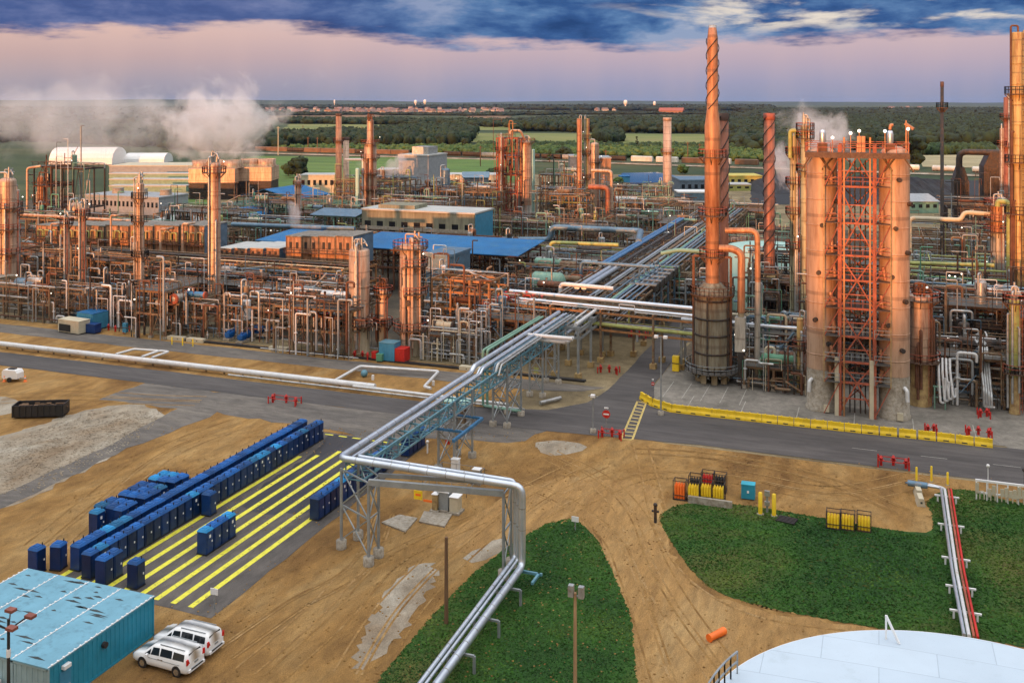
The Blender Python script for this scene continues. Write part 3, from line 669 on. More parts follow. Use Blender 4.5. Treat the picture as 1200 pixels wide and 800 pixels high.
# unseen ridge behind the camera, added to keep the evening sun off the yard
# ---------------------------------------------------------------- foreground yard
# white domed-edge storage tank
nt = MATS['tank_white'].node_tree; b_ = nt.nodes['Principled BSDF']; l_ = b_.inputs['Base Color'].links[0].from_socket; g_ = nn(nt, 'ShaderNodeNewGeometry'); k_ = nn(nt, 'ShaderNodeTexBrick'); k_.inputs['Scale'].default_value = .25; k_.inputs['Mortar Size'].default_value = .006; k_.inputs['Color1'].default_value = (1, 1, 1, 1); k_.inputs['Color2'].default_value = (.93, .94, .95, 1); k_.inputs['Mortar'].default_value = (.72, .74, .76, 1); k_.inputs['Brick Width'].default_value = 1.4; k_.inputs['Row Height'].default_value = .6
nt.links.new(g_.outputs['Position'], k_.inputs[0]); m_ = nn(nt, 'ShaderNodeMix', data_type='RGBA', blend_type='MULTIPLY'); m_.inputs[0].default_value = 1; nt.links.new(l_, m_.inputs[6]); nt.links.new(k_.outputs[0], m_.inputs[7]); nt.links.new(m_.outputs[2], b_.inputs['Base Color'])
zt = 12.; uc = None
Xc, Yc = .705*(CAMH-zt), (1.8596-.44)*(CAMH-zt); tu, tv = Xc*cT-Yc*sT, Xc*sT+Yc*cT; tr = .44*(CAMH-zt)
t = thing('storage_tank', 'big pale round storage tank in the corner beyond which the red and white pipes run', 'storage tank', (tu, tv, 0))
MB().lathe([(tr, 0), (tr, zt-.1), (tr+.08, zt-.05), (tr+.08, zt)], n=96).build('shell', 'white', t)
MB().lathe([(tr+.05, zt), (tr*.6, zt+.22), (tr*.2, zt+.32), (.01, zt+.34)], n=96).build('roof', 'tank_white', t)
def tank_dir(x): # angle on the tank rim facing a photo column
    return x
rl = MB()
for i in range(7):
    a = pi+.25-TH+i*.07-.9; 
angs = [radians(d) for d in range(136, 158, 3)]
pts = [((tr-.25)*cos(a+TH), (tr-.25)*sin(a+TH), zt+.02) for a in angs]
rl.rail(pts, 1.1, 1, .07); rl.rail([pts[-1], (pts[-1][0]-1.2, pts[-1][1]-1.2, zt)], 1.1, 1, .07); rl.build('railing', 'galv', t)
a = pi/2+TH+.02; MB().bar(((tr-.9)*cos(a), (tr-.9)*sin(a), zt), ((tr-.9)*cos(a), (tr-.9)*sin(a), zt+1.3), .1).bar(((tr-.9)*cos(a), (tr-.9)*sin(a), zt+1.3), ((tr-1.3)*cos(a)+.5, (tr-1.3)*sin(a), zt+.1), .1).build('davit', 'white', t)
for (dx, dy, r) in ((-5, 4.6, .35), (3.5, 7.5, .25), (-1, 2, .3)):
    MB().lathe([(r, 0), (r, .35), (r*1.3, .36), (r*1.3, .44), (.01, .46)], (dx, dy, zt+.18), 14).build('roof_hatch', 'white', t)
# modular blue cabin block
far_r = G(180, 699, 2.93); near_r = G(64, 779, 2.93); far_l = G(27, 668, 2.93)
cw_, cl_ = 12.6, far_r[1]-near_r[1]
cu1 = (far_r[0]+near_r[0])/2; cv1 = far_r[1]; cu0 = cu1-cw_; cv0 = cv1-10.2
t = thing('modular_cabin', 'light blue block of joined steel cabins beside the two parked vans', 'cabin', (cu0, cv0, 0))
def corr(mb, a, b, axis, y, z0, z1, out, step=.42):
    n = int((b-a)/step); s = (b-a)/n; pr = []
    for i in range(n):
        x = a+i*s; pr += [(x, 0), (x+s*.35, 0), (x+s*.45, out), (x+s*.9, out)]
    pr.append((b, 0)); vs = []; 
    for z in (z0, z1):
        for p, o in pr: vs.append((p, y+o, z) if axis == 'x' else (y+o, p, z))
    k = len(pr); mb.add(vs, [(i, i+1, k+i+1, k+i) for i in range(k-1)])
h = 2.93
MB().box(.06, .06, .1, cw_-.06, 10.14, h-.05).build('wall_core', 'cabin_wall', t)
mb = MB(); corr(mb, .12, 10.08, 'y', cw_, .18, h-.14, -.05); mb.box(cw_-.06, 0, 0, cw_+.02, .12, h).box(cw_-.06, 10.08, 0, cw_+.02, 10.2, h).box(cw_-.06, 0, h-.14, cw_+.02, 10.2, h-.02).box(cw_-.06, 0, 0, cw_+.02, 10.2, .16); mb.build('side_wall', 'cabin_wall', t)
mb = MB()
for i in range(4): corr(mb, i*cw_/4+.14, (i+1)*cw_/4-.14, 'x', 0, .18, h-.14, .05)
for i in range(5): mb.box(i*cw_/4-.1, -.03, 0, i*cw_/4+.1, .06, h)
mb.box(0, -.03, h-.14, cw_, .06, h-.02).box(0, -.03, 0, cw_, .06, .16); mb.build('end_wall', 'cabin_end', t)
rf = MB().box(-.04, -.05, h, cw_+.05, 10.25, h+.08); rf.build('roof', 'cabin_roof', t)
mb = MB()
for i in range(5):
    x = i*cw_/4
    for k in range(20): mb.box(x-.08, .3+k*.5, h+.08, x+.08, .42+k*.5, h+.15)
    mb.box(x-.03, 0, h+.08, x+.03, 10.2, h+.11)
mb.build('roof_seam', 'white', t)
R = random.Random(5); st = MB()
for k in range(46):
    x = R.uniform(.3, cw_-2.2); y = R.uniform(.4, 9.8); l = R.uniform(.5, 2.0)
    if abs(((x+cw_/8) % (cw_/4))-cw_/8) < .2: continue
    st.poly([(x, y), (x+l*.5, y-.07), (x+l, y), (x+l*.45, y+.12+R.random()*.1)], h+.084)
mat('patch_dark', (.04, .055, .06), .85, 0, .4); st.build_each('roof_stain', 'patch_dark', t)
mb = MB().box(cw_+.0, 1.0, .1, cw_+.05, 1.95, 2.15); d = mb.build('door', 'shed_blue', t); MB().box(cw_+.05, 1.75, 1.0, cw_+.12, 1.85, 1.1).build('handle', 'galv', d)
MB().box(cw_, 1.15, 2.3, cw_+.3, 1.75, 2.55).build('door_light', 'white', t)
MB().tube((cw_, 5.0, 2.0), (cw_+.25, 5.0, 2.0), .22, 12).build('vent', 'dark_steel', t)
mb = MB().box(3.6, -1.0, .1, 4.8, -.1, 1.2); mb.build('air_conditioner', 'grey_wall', t)
MB().box(7.6, -1.1, 0, 8.6, -.1, 1.5).build('unit_box', 'white', t)
# light mast by the cabin
Dp = 62.; X = (10-600)*Dp/FP; u, v = X*cT-Dp*sT, X*sT+Dp*cT
t = thing('light_mast', 'black mast with four floodlights standing in front of the blue cabin', 'street lamp', (u, v, 0))
MB().tube((0, 0, 0), (0, 0, 8.0), .12, 10, .09).build('pole', 'black', t)
br = MB()
for a in (-.6, .7, 2.3, 3.6): br.bar((0, 0, 7.3), (1.0*cos(a), 1.0*sin(a), 7.9), .08)
br.build('bracket', 'black', t)
mat('lamp_rust', (.22, .07, .05), .6)
for a in (-.6, .7, 2.3, 3.6): MB().cb(1.25*cos(a), 1.25*sin(a), 7.95, .6, .45, .18).build('lamp_head', 'lamp_rust', t)
MB().tube((0, 0, 5.6), (0, 0, 6.1), .135, 10).build('band', 'white', t)
# ---------------------------------------------------------------- vans
def van(name, label, loc, rz):
    t = thing(name, label, 'minivan', loc, rz, 'white minivans parked by the cabin')
    # x forward, length 5.15
    sec = [ # x, half width, z bottom, z belt(side top), z roof, roof half width
        (-2.57, .80, .42, .95, .97, .70), (-2.50, .93, .32, 1.02, 1.30, .72), (-2.38, .98, .28, 1.08, 1.62, .70), (-2.2, .99, .26, 1.10, 1.70, .70), (-1.0, 1.0, .25, 1.08, 1.75, .71),
        (.2, 1.0, .25, 1.05, 1.74, .70), (.7, 1.0, .25, 1.03, 1.66, .67), (1.35, .99, .25, 1.02, 1.22, .76), (1.55, .98, .26, 1.01, 1.08, .80), (2.1, .94, .27, .93, .96, .74), (2.4, .86, .30, .78, .84, .62), (2.56, .72, .36, .62, .66, .5)]
    mb = MB(); vs = []; k = 14
    for x, hw, zb, zs, zr, rw in sec:
        half = [(hw*.86, zb), (hw*.99, zb+.12), (hw, (zb+zs)/2), (hw*.97, zs), (rw*1.06, zr-.09 if zr-zs > .12 else (zs+zr)/2), (rw*.86, zr-.015), (0, zr+.02)]
        vs += [(x, y, z) for y, z in half] + [(x, -y, z) for y, z in reversed(half)]
    fs = [(j*k+i, (j+1)*k+i, (j+1)*k+(i+1) % k, j*k+(i+1) % k) for j in range(len(sec)-1) for i in range(k)]
    mb.add(vs, fs, True); mb.add(vs, [tuple(range(k)), tuple(range(len(vs)-1, len(vs)-k-1, -1))])
    body = mb.build('body', 'van_paint', t)
    for s, nm in ((1, 'side_window'), (-1, 'side_window')):
        def P(x, f):  # point on the side glass
            for a, b in zip(sec[:-1], sec[1:]):
                if a[0] <= x <= b[0]:
                    q = (x-a[0])/(b[0]-a[0]); hw = a[1]+(b[1]-a[1])*q; zs = a[3]+(b[3]-a[3])*q; zr = a[4]+(b[4]-a[4])*q; rw = a[5]+(b[5]-a[5])*q
                    y0, z0 = hw*.97, zs; y1, z1 = rw*1.06, zr-.09; return (x, s*(y0+(y1-y0)*f+.012), z0+(z1-z0)*f+.006)
        for (xa, xb, fa, fb) in ((-2.25, -1.25, .12, .9), (-1.17, -.12, .12, .92), (-.04, .72, .12, .9)):
            g = MB().add([P(xa, fa), P(xb, fa), P(min(xb, .62), fb), P(xa+.06, fb)], [(0, 1, 2, 3) if s < 0 else (3, 2, 1, 0)]); g.build(nm, 'glass_dark', t)
        g = MB().add([P(.76, .12), P(1.25, .12), P(.80, .8)], [(0, 1, 2) if s < 0 else (2, 1, 0)]); g.build(nm, 'glass_dark', t)
        MB().box(-1.9, s*1.0-.01, .86, .9, s*1.0+.012, .885).build('trim', 'galv', t)
        for x in (-.3, -.05): MB().cb(x, s*1.005, .93, .2, .03, .04).build('door_handle', 'chrome', t)
        MB().cb(.95, s*1.1, 1.08, .14, .2, .15).build('mirror', 'van_paint', t)
        for x in (-1.62, 1.46):
            w = MB().tube((x, s*.76, .34), (x, s*1.005, .34), .345, 20).build('wheel', 'black', t)
            MB().tube((x, s*.99, .34), (x, s*1.02, .34), .22, 14).build('rim', 'chrome', w)
            MB().tube((x, s*.90, .37), (x, s*.998, .37), .41, 20).build('wheel_arch', 'black', t)
        MB().prism([(s*.62, .96), (s*.94, .94), (s*.95, 1.32), (s*.80, 1.34)], 'x', -2.56, -2.47).build('taillight', 'taillight', t)
        MB().prism([(s*.50, .60), (s*.83, .66), (s*.80, .80), (s*.5, .77)], 'x', 2.38, 2.50).build('headlight', 'chrome', t)
    MB().add([(-2.515, -.68, 1.14), (-2.515, .68, 1.14), (-2.405, .6, 1.58), (-2.405, -.6, 1.58)], [(0, 3, 2, 1)]).build('rear_window', 'glass_dark', t)
    MB().add([(1.36, -.72, 1.235), (1.36, .72, 1.235), (.74, .60, 1.66), (.74, -.60, 1.66)], [(0, 1, 2, 3)]).build('windscreen', 'glass_dark', t)
    MB().box(-2.66, -.82, .40, -2.5, .82, .58).build('bumper', 'van_paint', t)
    MB().box(-2.67, -.6, .52, -2.6, .6, .60).build('bumper_strip', 'black', t)
    MB().box(-2.585, -.2, .80, -2.56, .2, .94).build('number_plate', 'galv', t)
    for s in (-1, 1): MB().box(-2.1, s*.62-.02, 1.74, .1, s*.62+.02, 1.80).build('roof_rail', 'galv', t)
    MB().box(2.45, -.45, .45, 2.6, .45, .56).build('grille', 'black', t)
    return t
a, b = G(168, 782), G(205, 792.5)
rzv = math.atan2(a[1]-b[1], a[0]-b[0]); 
def vanpos(fw, rw_, s):
    d = np.array(fw)-np.array(rw_); ang = math.atan2(d[1], d[0]); m = (np.array(fw)+np.array(rw_))/2
    n = np.array((-sin(ang), cos(ang))); off = -.98 # wheels seen are the ones on the near side
    c = m + n*off*s + np.array((cos(ang), sin(ang)))*.08
    return c, ang
c, ang = vanpos(a, b, -1 if True else 1)
# near side of the van faces the camera: pick the side with smaller depth
for s in (-1, 1):
    c2, ang = vanpos(a, b, s)
    if DEP(*c2) > DEP(*((np.array(a)+np.array(b))/2)): c = c2
van('minivan', 'white minivan parked nearest, in front of the other van', (c[0], c[1], 0), ang)
off = np.array(G(229+4, 771)) - np.array(G(205+4, 792.5))
van('minivan', 'white minivan parked on the far side of the nearer van', (c[0]+off[0]*.98, c[1]+off[1]*.98, 0), ang+.03)
# ---------------------------------------------------------------- portable toilets
def toilet(new=False):
    t = thing('portable_toilet', 'x', 'portable toilet', (0, 0, 0), group='blue portable toilets on the lot')
    mb = MB().box(-.5, -.5, .1, .5, .5, 2.05)
    for i in range(3):
        for s in (-1, 1): mb.box(s*.5-.02, -.4+i*.3, .3, s*.5+.02, -.2+i*.3, 1.9)
    mb.build('body', 'toilet_blue', t)
    MB().box(-.54, -.54, 0, .54, .54, .12).build('skid', 'black', t)
    rf = MB().add([(-.54, -.54, 2.05), (.54, -.54, 2.05), (.54, .54, 2.05), (-.54, .54, 2.05), (-.4, -.4, 2.27), (.4, -.4, 2.27), (.4, .4, 2.27), (-.4, .4, 2.27)], [(4, 5, 6, 7), (0, 1, 5, 4), (1, 2, 6, 5), (2, 3, 7, 6), (3, 0, 4, 7), (3, 2, 1, 0)])
    rf.box(-.22, -.22, 2.27, .22, .22, 2.31).build('roof', 'toilet_roof_new' if new else 'toilet_roof', t)
    MB().tube((.3, .3, 2.2), (.3, .3, 2.5), .05, 8).build('vent_pipe', 'black', t)
    d = MB().box(.5, -.4, .18, .535, .4, 1.98).build('door', 'toilet_blue', t)
    MB().box(.535, .2, 1.0, .56, .32, 1.16).build('latch', 'white', d)
    if new: MB().box(.536, -.12, 1.45, .55, .1, 1.72).build('sticker', 'white', d)
    return t
TA, TB = toilet(), toilet(True); usedt = {0: False, 1: False}
def putt(u, v, label, R=random, rz=0):
    k = 1 if R.random() < .18 else 0
    src = TB if k else TA
    if not usedt[k]:
        usedt[k] = True; src.location = (u, v, 0.02); src['label'] = label; src.rotation_euler = (0, 0, rz); o = src
    else: o = dup(src, (u, v, 0.02), rz, label)
    if k: o['label'] = label
    return o
for k in (TA, TB): TREE[k.name] = [(c, kids(c)) for c in kids(k)]
RT = random.Random(3)
for i in range(34): putt(-63.25+RT.uniform(-.03, .03), 66.1+i*1.1, '%s blue portable toilet from the cabin end of the long row edging the yellow lines' % ordn(i), RT, RT.uniform(-.02, .02))
for i in range(33): putt(-65.3+RT.uniform(-.03, .03), 66.9+i*1.1, '%s blue portable toilet from the cabin end of the long row against the sand' % ordn(i), RT, RT.uniform(-.02, .02)+pi)
for i in range(14): putt(-51.4, 83.1+i*1.1, '%s blue portable toilet from the cabin end of the row beside the pipe trestle' % ordn(i), RT, RT.uniform(-.02, .02))
for i in range(4): putt(-50.9, 101.6+i*1.1, '%s of the four blue portable toilets past the trestle, counted from the cabin' % ordn(i), RT)
for i in range(4): putt(-56.9, 73.2+i*1.1, '%s of the four blue portable toilets alone on the stripes, counted from the cabin' % ordn(i), RT)
putt(-58.4, 66.1, 'blue portable toilet standing by itself on the stripes close to the cabin', RT)
for i in range(2): putt(-61.4, 65.7+i*1.12, ['near', 'far'][i]+' one of two blue portable toilets in front of the long row by the cabin', RT)
putt(-61.9, 80.2, 'blue portable toilet standing out alone halfway along the long row', RT)
putt(-68.2, 65.1, 'blue portable toilet alone behind the cabin roof, with the white sticker', RT); putt(-67.0, 66.3, 'blue portable toilet just beyond the one with the white sticker behind the cabin', RT, .2)
putt(-69.0, 72.9, 'single blue portable toilet at the cabin end of the cluster on the sand', RT)
for b0, nr, nm in ((74.3, 2, 'near'), (77.3, 3, 'middle'), (81.6, 2, 'far')):
    for r in range(nr):
        for c_ in range(3): putt(-69.6+c_*1.14+RT.uniform(-.08, .08), b0+r*1.16+RT.uniform(-.08, .08), 'blue portable toilet in the %s block of the sand cluster, row %s, %s' % (nm, ['one', 'two', 'three'][r], ['sand side', 'centre', 'lot side'][c_]), RT, RT.uniform(-.08, .08))
c = G(877, 583); t = thing('storage_box', 'bright cyan storage box between the yellow bottle racks and the bollards', 'storage box', (c[0], c[1], 0), .05)
MB().prism([(-.6, .1), (.6, .1), (.6, 1.25), (.35, 1.5), (-.6, 1.5)], 'x', -.68, .68).build('body', 'cyan_paint', t); MB().box(-.7, -.62, 1.5, .7, .4, 1.56).build('lid', 'cyan_lid', t); MB().box(-.1, -.63, .7, .1, -.6, .95).build('latch', 'white', t); MB().box(-.6, -.5, 0, .6, .5, .1).build('skid', 'black', t)
# ---------------------------------------------------------------- silver pipe trestle
def trestle_bent(mb, u, v, w, z, d=0, foot=None):
    for s in (-1, 1):
        mb.bar((u+s*w/2, v, .5), (u+s*w/2, v, z), .2)
        if foot: foot.lathe([(.45, 0), (.45, .7), (.01, .71)], (u+s*w/2, v, 0), 12)
    mb.bar((u-w/2, v, z), (u+w/2, v, z), .22)
def xbrace(mb, p, q, z0, z1, w=.1):
    mb.bar((p[0], p[1], z0), (q[0], q[1], z1), w); mb.bar((q[0], q[1], z0), (p[0], p[1], z1), w); mb.bar((p[0], p[1], z1), (q[0], q[1], z1), w*1.2); 
t = thing('pipe_trestle', 'silver pipes on a tall blue and grey lattice trestle crossing the yard and the road', 'pipe trestle', (0, 0, 0))
lg, ft, tr_, pl = MB(), MB(), MB(), MB()
zP = 8.0
# three-legged end tower at the corner, and the far end bent over the grass
cu, cv = G(398, 540, zP); eu, ev = G(612, 574, zP)
e1 = [G(400, 642), G(432, 662), G(443.6, 652)]; e2 = [G(590, 678), G(599, 664)]
cor4 = (e1[0][0]+.5, e1[0][1]+2.2)
for p in e1+e2+[cor4]: lg.bar((p[0], p[1], .5), (p[0], p[1], 7.3), .2); ft.lathe([(.48, 0), (.48, .75), (.01, .76)], (p[0], p[1], 0), 12)
xbrace(lg, e1[0], e1[1], .8, 4.0); xbrace(lg, e1[0], e1[1], 4.0, 7.2); xbrace(lg, e1[1], e1[2], .8, 4.0); xbrace(lg, e1[1], e1[2], 4.0, 7.2); xbrace(lg, cor4, e1[2], 4.0, 7.2)
xbrace(lg, e2[0], e2[1], .8, 4.0); xbrace(lg, e2[0], e2[1], 4.0, 7.2)
lg.bar((e1[1][0], e1[1][1], 7.3), (e2[0][0], e2[0][1], 7.3), .35, .5)
lg.bar((e1[2][0], e1[2][1], 7.3), (e2[1][0], e2[1][1], 7.3), .25, .35)
# long run over the road
r0 = np.array((cu, cv)); r1 = np.array(G(655, 372, zP)); run = r1-r0; Lr = np.linalg.norm(run); d = run/Lr; n_ = np.array((d[1], -d[0]))
W = 1.7
def at_(s, o): p = r0+d*s+n_*o; return (p[0], p[1])
nb = int(Lr/2.3)
for o in (.35, .35+W):
    for z in (zP-1.7, zP-.25):
        a, b = at_(.5, o), at_(Lr, o); tr_.bar((*a, z), (*b, z), .16)
    for i in range(nb):
        s = .5+i*(Lr-.5)/nb; s2 = .5+(i+1)*(Lr-.5)/nb; a, b = at_(s, o), at_(s2, o); up = i % 2
        tr_.bar((*a, zP-1.7 if up else zP-.25), (*b, zP-.25 if up else zP-1.7), .09); tr_.bar((*a, zP-1.7), (*a, zP-.25), .09)
for i in range(nb+1):
    s = .5+i*(Lr-.5)/nb; a, b = at_(s, .35), at_(s, .35+W); tr_.bar((*a, zP-.2), (*b, zP-.2), .14); tr_.bar((*a, zP-1.7), (*b, zP-1.7), .1)
    if i < nb: c2 = at_(s+(Lr-.5)/nb, .35+W); tr_.bar((*a, zP-1.7), (*c2, zP-1.7), .07)
for s in (20.5, 25.5, 36.5, 41.5, 50, 57):
    A, B = at_(s, .25), at_(s, .45+W)
    A2 = A; B2 = B
    for p in (A2, B2): lg.bar((p[0], p[1], .5), (p[0], p[1], zP-.2), .22); ft.lathe([(.48, 0), (.48, .6), (.01, .61)], (p[0], p[1], 0), 12)
    xbrace(lg, A2, B2, .8, 3.6); xbrace(lg, A2, B2, 3.6, 6.2)
for s0, s1 in ((20.5, 25.5), (36.5, 41.5)):
    for o in (.25, .45+W): xbrace(lg, at_(s0, o), at_(s1, o), .8, 4.4); xbrace(lg, at_(s0, o), at_(s1, o), 4.4, zP-1.8)
lg.build_each('leg', 'galv', t); ft.build_each('footing', 'concrete', t, 2); tr_.build('lattice_girder', 'teal_steel', t)
# outrigger arms in blue
ar = MB()
for s in (20.5, 25.5): A = at_(s, -.6); B = at_(s, W+1.6); ar.bar((*A, 4.6), (*B, 4.6), .25)
A, B = at_(17.5, W+1.7), at_(25.5, W+1.7); ar.bar((*A, 4.6), (*B, 4.6), .3); A, B = at_(17.5, -.5), at_(25.5, -.5); ar.bar((*A, 4.6), (*B, 4.6), .3); ar.build('side_arm', 'blue_steel', t)
low = np.array(G(612, 662, 1.8)); lend = np.array(G(505, 812, 1.5)); ld = (lend-low)/np.linalg.norm(lend-low); ln = np.array((ld[1], -ld[0]))
def run3(off, r, z, m, name='pipe', top=True, jog=None):
    a = r0+n_*off; e = np.array((eu, ev)); k = (e-r0)/np.linalg.norm(e-r0); kn = np.array((-k[1], k[0]))
    c = r0 + n_*off + kn*(-off if False else off*.9)
    A = r1+n_*off; B = (r0+n_*off); 
    # corner and end offset inwards
    cor = r0+n_*off+d*off*1.1; end = e+d*off*1.1-k*off
    P = [(*A, z+.5), (*(r0+n_*off+d*31.0), z+.5), (*(r0+n_*off+d*30.2), z), (*cor, z), (*end, z), (*end, 1.6), (*(low+ln*0+np.array((end-e))+ld*26), 1.5)]
    MB().path([(p[0], p[1], p[2]) for p in P], r, 14, r*2.6).build(name, m, t)
    jb = MB()
    for A_, B_ in zip(P[:-1], P[1:]):
        A_, B_ = np.array(A_, float), np.array(B_, float); l_ = np.linalg.norm(B_-A_); q_ = (B_-A_)/max(l_, .01)
        for i_ in range(1, int(l_/1.8)): jb.tube(A_+q_*(i_*1.8-.04), A_+q_*(i_*1.8+.04), r+.012, 14)
    jb.build('cladding_bands', 'alu_dull', t)
run3(0., .30, zP+.3, 'alu'); run3(.75, .12, zP+.12, 'alu'); run3(1.15, .17, zP+.17, 'alu')
# extra pipes that start past the road
for o, r, m in ((1.9, .2, 'alu_dull'), (2.4, .12, 'alu_dull'), (1.55, .1, 'bluegrey_pipe')):
    A, B = at_(33, o), at_(Lr, o); MB().path([(*A, zP-.6), (*at_(34, o), zP+.5), (*B, zP+.5)], r, 10).build('pipe', m, t)
for s in (3, 8, 13, 18, 23):
    p = low+ld*s; q = p+ln*-.9; w_ = p+ln*1.1
    MB().bar((*q, 1.25), (*w_, 1.25), .16).bar((*q, 0), (*q, 1.25), .18).bar((*w_, 0), (*w_, 1.25), .18).build('low_support', 'galv', t)
MB().cb(low[0]+.5, low[1]+.2, 1.2, 2.4, .2, .2).cb(low[0]+1.4, low[1]-.6, 1.2, .2, 1.8, .2).build('side_arm', 'teal_steel', t)
# sign on the beam
c = G(492, 575, 7.2)
t2 = thing('warning_sign', 'small yellow warning sign hanging under the silver pipe', 'sign', (c[0], c[1]-.35, 6.6))
MB().box(-.4, 0, 0, .4, .04, .75).build('panel', 'yellow', t2); MB().box(-.25, -.012, .3, .25, 0, .5).build('symbol', 'orange', t2); MB().box(.5, 0, -.1, 1.3, .04, .1).build('strip', 'orange', t2)
# mint pair of pipes by the trestle
tp = thing('pipe_pair', 'two pale green pipes that drop to the ground by the trestle north of the road', 'pipe', (0, 0, 0))
for k in (0, 1):
    a = G(566+5*k, 413, 7.6); b = G(632+4*k, 372, 8.2); gd = G(566+5*k, 462)
    MB().path([(b[0], b[1], 8.3), (a[0], a[1], 7.9), (a[0], a[1], .6), (a[0]+5, a[1]-.6, .6)], .17, 10).build('pipe', 'mint_pipe', tp)
# ---------------------------------------------------------------- switchgear by the trestle
def cabinet(name, label, x, y, w, d, h, m, cat='electrical cabinet', feet=True):
    c = G(x, y); t = thing(name, label, cat, (c[0], c[1], 0)); mb = MB().box(-w/2, -d/2, .2, w/2, d/2, h)
    for i in range(5): mb.box(-w/2-.03, -d/2+d*(i+.2)/5, .4, w/2+.03, -d/2+d*(i+.5)/5, h-.2)
    mb.build('body', m, t); MB().box(-w/2-.06, -d/2-.06, h, w/2+.06, d/2+.06, h+.08).build('lid', 'white', t); MB().box(-w/2-.2, -d/2-.2, 0, w/2+.2, d/2+.2, .2).build('plinth', 'concrete', t)
    return t
cabinet('transformer', 'pale grey ribbed transformer behind the silver pipe', 521, 597, 1.2, 1.0, 1.9, 'galv', 'transformer')
cabinet('transformer', 'cream switch cabinet beside the ribbed transformer', 534, 600, .9, 1.0, 1.6, 'cream', 'electrical cabinet')
cabinet('switch_box', 'dull yellow narrow cabinet next to the ribbed transformer', 511, 598, .5, .8, 1.7, 'skirt_yellow')
cabinet('switch_box', 'small grey control box on the fenced slab near the trestle tower', 534, 556, .8, .6, 1.7, 'white')
cabinet('switch_box', 'grey box with an open side at the edge of the fenced slab', 559, 566, .8, .7, 1.5, 'alu_dull')
cabinet('switch_box', 'tan cabinet under the pale canopy inside the trestle tower', 540, 497, 1.2, .8, 2.4, 'tan_steel')
c = G(537, 499); t = thing('canopy', 'pale blue flat canopy between the trestle legs beyond the lot', 'canopy', (c[0], c[1], 0))
MB().box(-2, -1, 3.1, 2, 1, 3.25).build('roof', 'mint', t); mb = MB(); [mb.bar((x, y, 0), (x, y, 3.1), .1) for x in (-1.9, 1.9) for y in (-.9, .9)]; mb.build_each('leg', 'galv', t)
sc = thing('slab_fence', 'thin wire fence round the slab with the grey boxes', 'fence', (*G(495, 575), 0)); MB().rail([(0, 0, 0), (5, 0, 0), (5, 5, 0), (0, 5, 0), (0, 0, 0)], 1.3, 1.5, .04).build('posts_and_wires', 'galv', sc)
# orange marker flag and white post near the tower
c = G(522, 528); t = thing('marker_flag', 'small red flag on a stick by the trestle tower', 'flag', (c[0], c[1], 0)); MB().bar((0, 0, 0), (0, 0, 1.3), .05).build('stick', 'wood_pale', t); MB().box(0, -.03, .8, .55, .03, 1.3).build('cloth', 'red', t)
c = G(501, 531); t = thing('marker_post', 'white hooded marker post beside the trestle leg', 'marker post', (c[0], c[1], 0)); MB().bar((0, 0, 0), (0, 0, 1.2), .14).sphere((0, 0, 1.35), .2, 8).build('post', 'white', t)
# ---------------------------------------------------------------- poles and small posts
def wpole(name, label, x, yb, yt, r, m, heads=0, cat='pole'):
    u, v = G(x, yb); t = thing(name, label, cat, (u, v, 0)); z = ZY(yt, u, v); MB().tube((0, 0, 0), (0, 0, z), r, 10, r*.75).build('pole', m, t)
    return t, z
wpole('wooden_pole', 'short dark wooden pole at the edge of the grass beside the low silver pipes', 523, 730, 629, .17, 'wood')
t, z = wpole('light_pole', 'pale wooden pole topped by two floodlights standing in the grass', 674, 838, 694, .14, 'wood_pale', cat='street lamp')
for s, a in ((-.25, .2), (.45, -.5)): MB().cb(s, -.1, z+.15, .35, .35, .75).build('lamp_head', 'alu_dull', t)
MB().bar((-.4, 0, z-.2), (.5, 0, z-.2), .08).build('bracket', 'galv', t)
for nm, lb, x, yb, yt, hh in (('light_pole', 'tall slim grey lamp post behind the yellow barrier', 774.5, 486, 394, 2), ('light_pole', 'slim pale lamp post at the corner beside the round no-entry sign', 695, 507, 463, 1)):
    t, z = wpole(nm, lb, x, yb, yt, .11, 'galv', cat='street lamp')
    MB().bar((-.6, 0, z-.1), (.6, 0, z-.1), .08).build('bracket', 'galv', t)
    for s in ((-1, 1) if hh == 2 else (0,)): MB().cb(s*.6, -.1, z-.05, .5, .5, .3).build('lamp_head', 'white', t)
    MB().lathe([(.4, 0), (.4, .5), (.01, .51)], n=12).build('footing', 'concrete', t)
def sign(label, x, yb, round_=True, h=2.3, name='no_entry_sign', k=1.):
    u, v = G(x, yb); t = thing(name, label, 'sign', (u, v, 0)); MB().bar((0, .04, 0), (0, .04, h), .08).build('post', 'galv', t)
    if round_:
        MB().tube((0, .02, h-.5), (0, -.04, h-.5), .5*k, 20).build('disc', 'red', t); MB().box(-.35*k, -.06, h-.5-.09*k, .35*k, -.045, h-.5+.09*k).build('bar', 'white', t)
        MB().cb(0, 0, h+.25*k, .5*k, .1, .15).build('lamp', 'white', t)
    else: MB().box(-.35, -.03, h-.5, .35, .02, h).build('panel', 'white', t)
sign('round red no-entry sign with a white bar by the hydrants at the road corner', 710.5, 509, h=3.0)
sign('small red and white sign on the pavement behind the tall lamp post', 765, 457, h=1.4, k=.5)
sign('small white square sign at the tip of the grass bank', 674, 621, False, 1.3, 'marker_sign')
sign('small white marker post at the corner of the striped lot', 251, 714, False, 1.7, 'marker_sign')
# orange drum lying on the track
c = G(840, 747); t = thing('traffic_drum', 'long orange plastic drum lying on the dirt track', 'traffic drum', (c[0], c[1], 0), radians(58))
MB().tube((-.85, 0, .27), (.85, 0, .27), .25, 14, .29).tube((-.9, 0, .27), (-.8, 0, .27), .3, 14).tube((.86, 0, .27), (.95, 0, .27), .2, 14).build('body', 'orange', t)
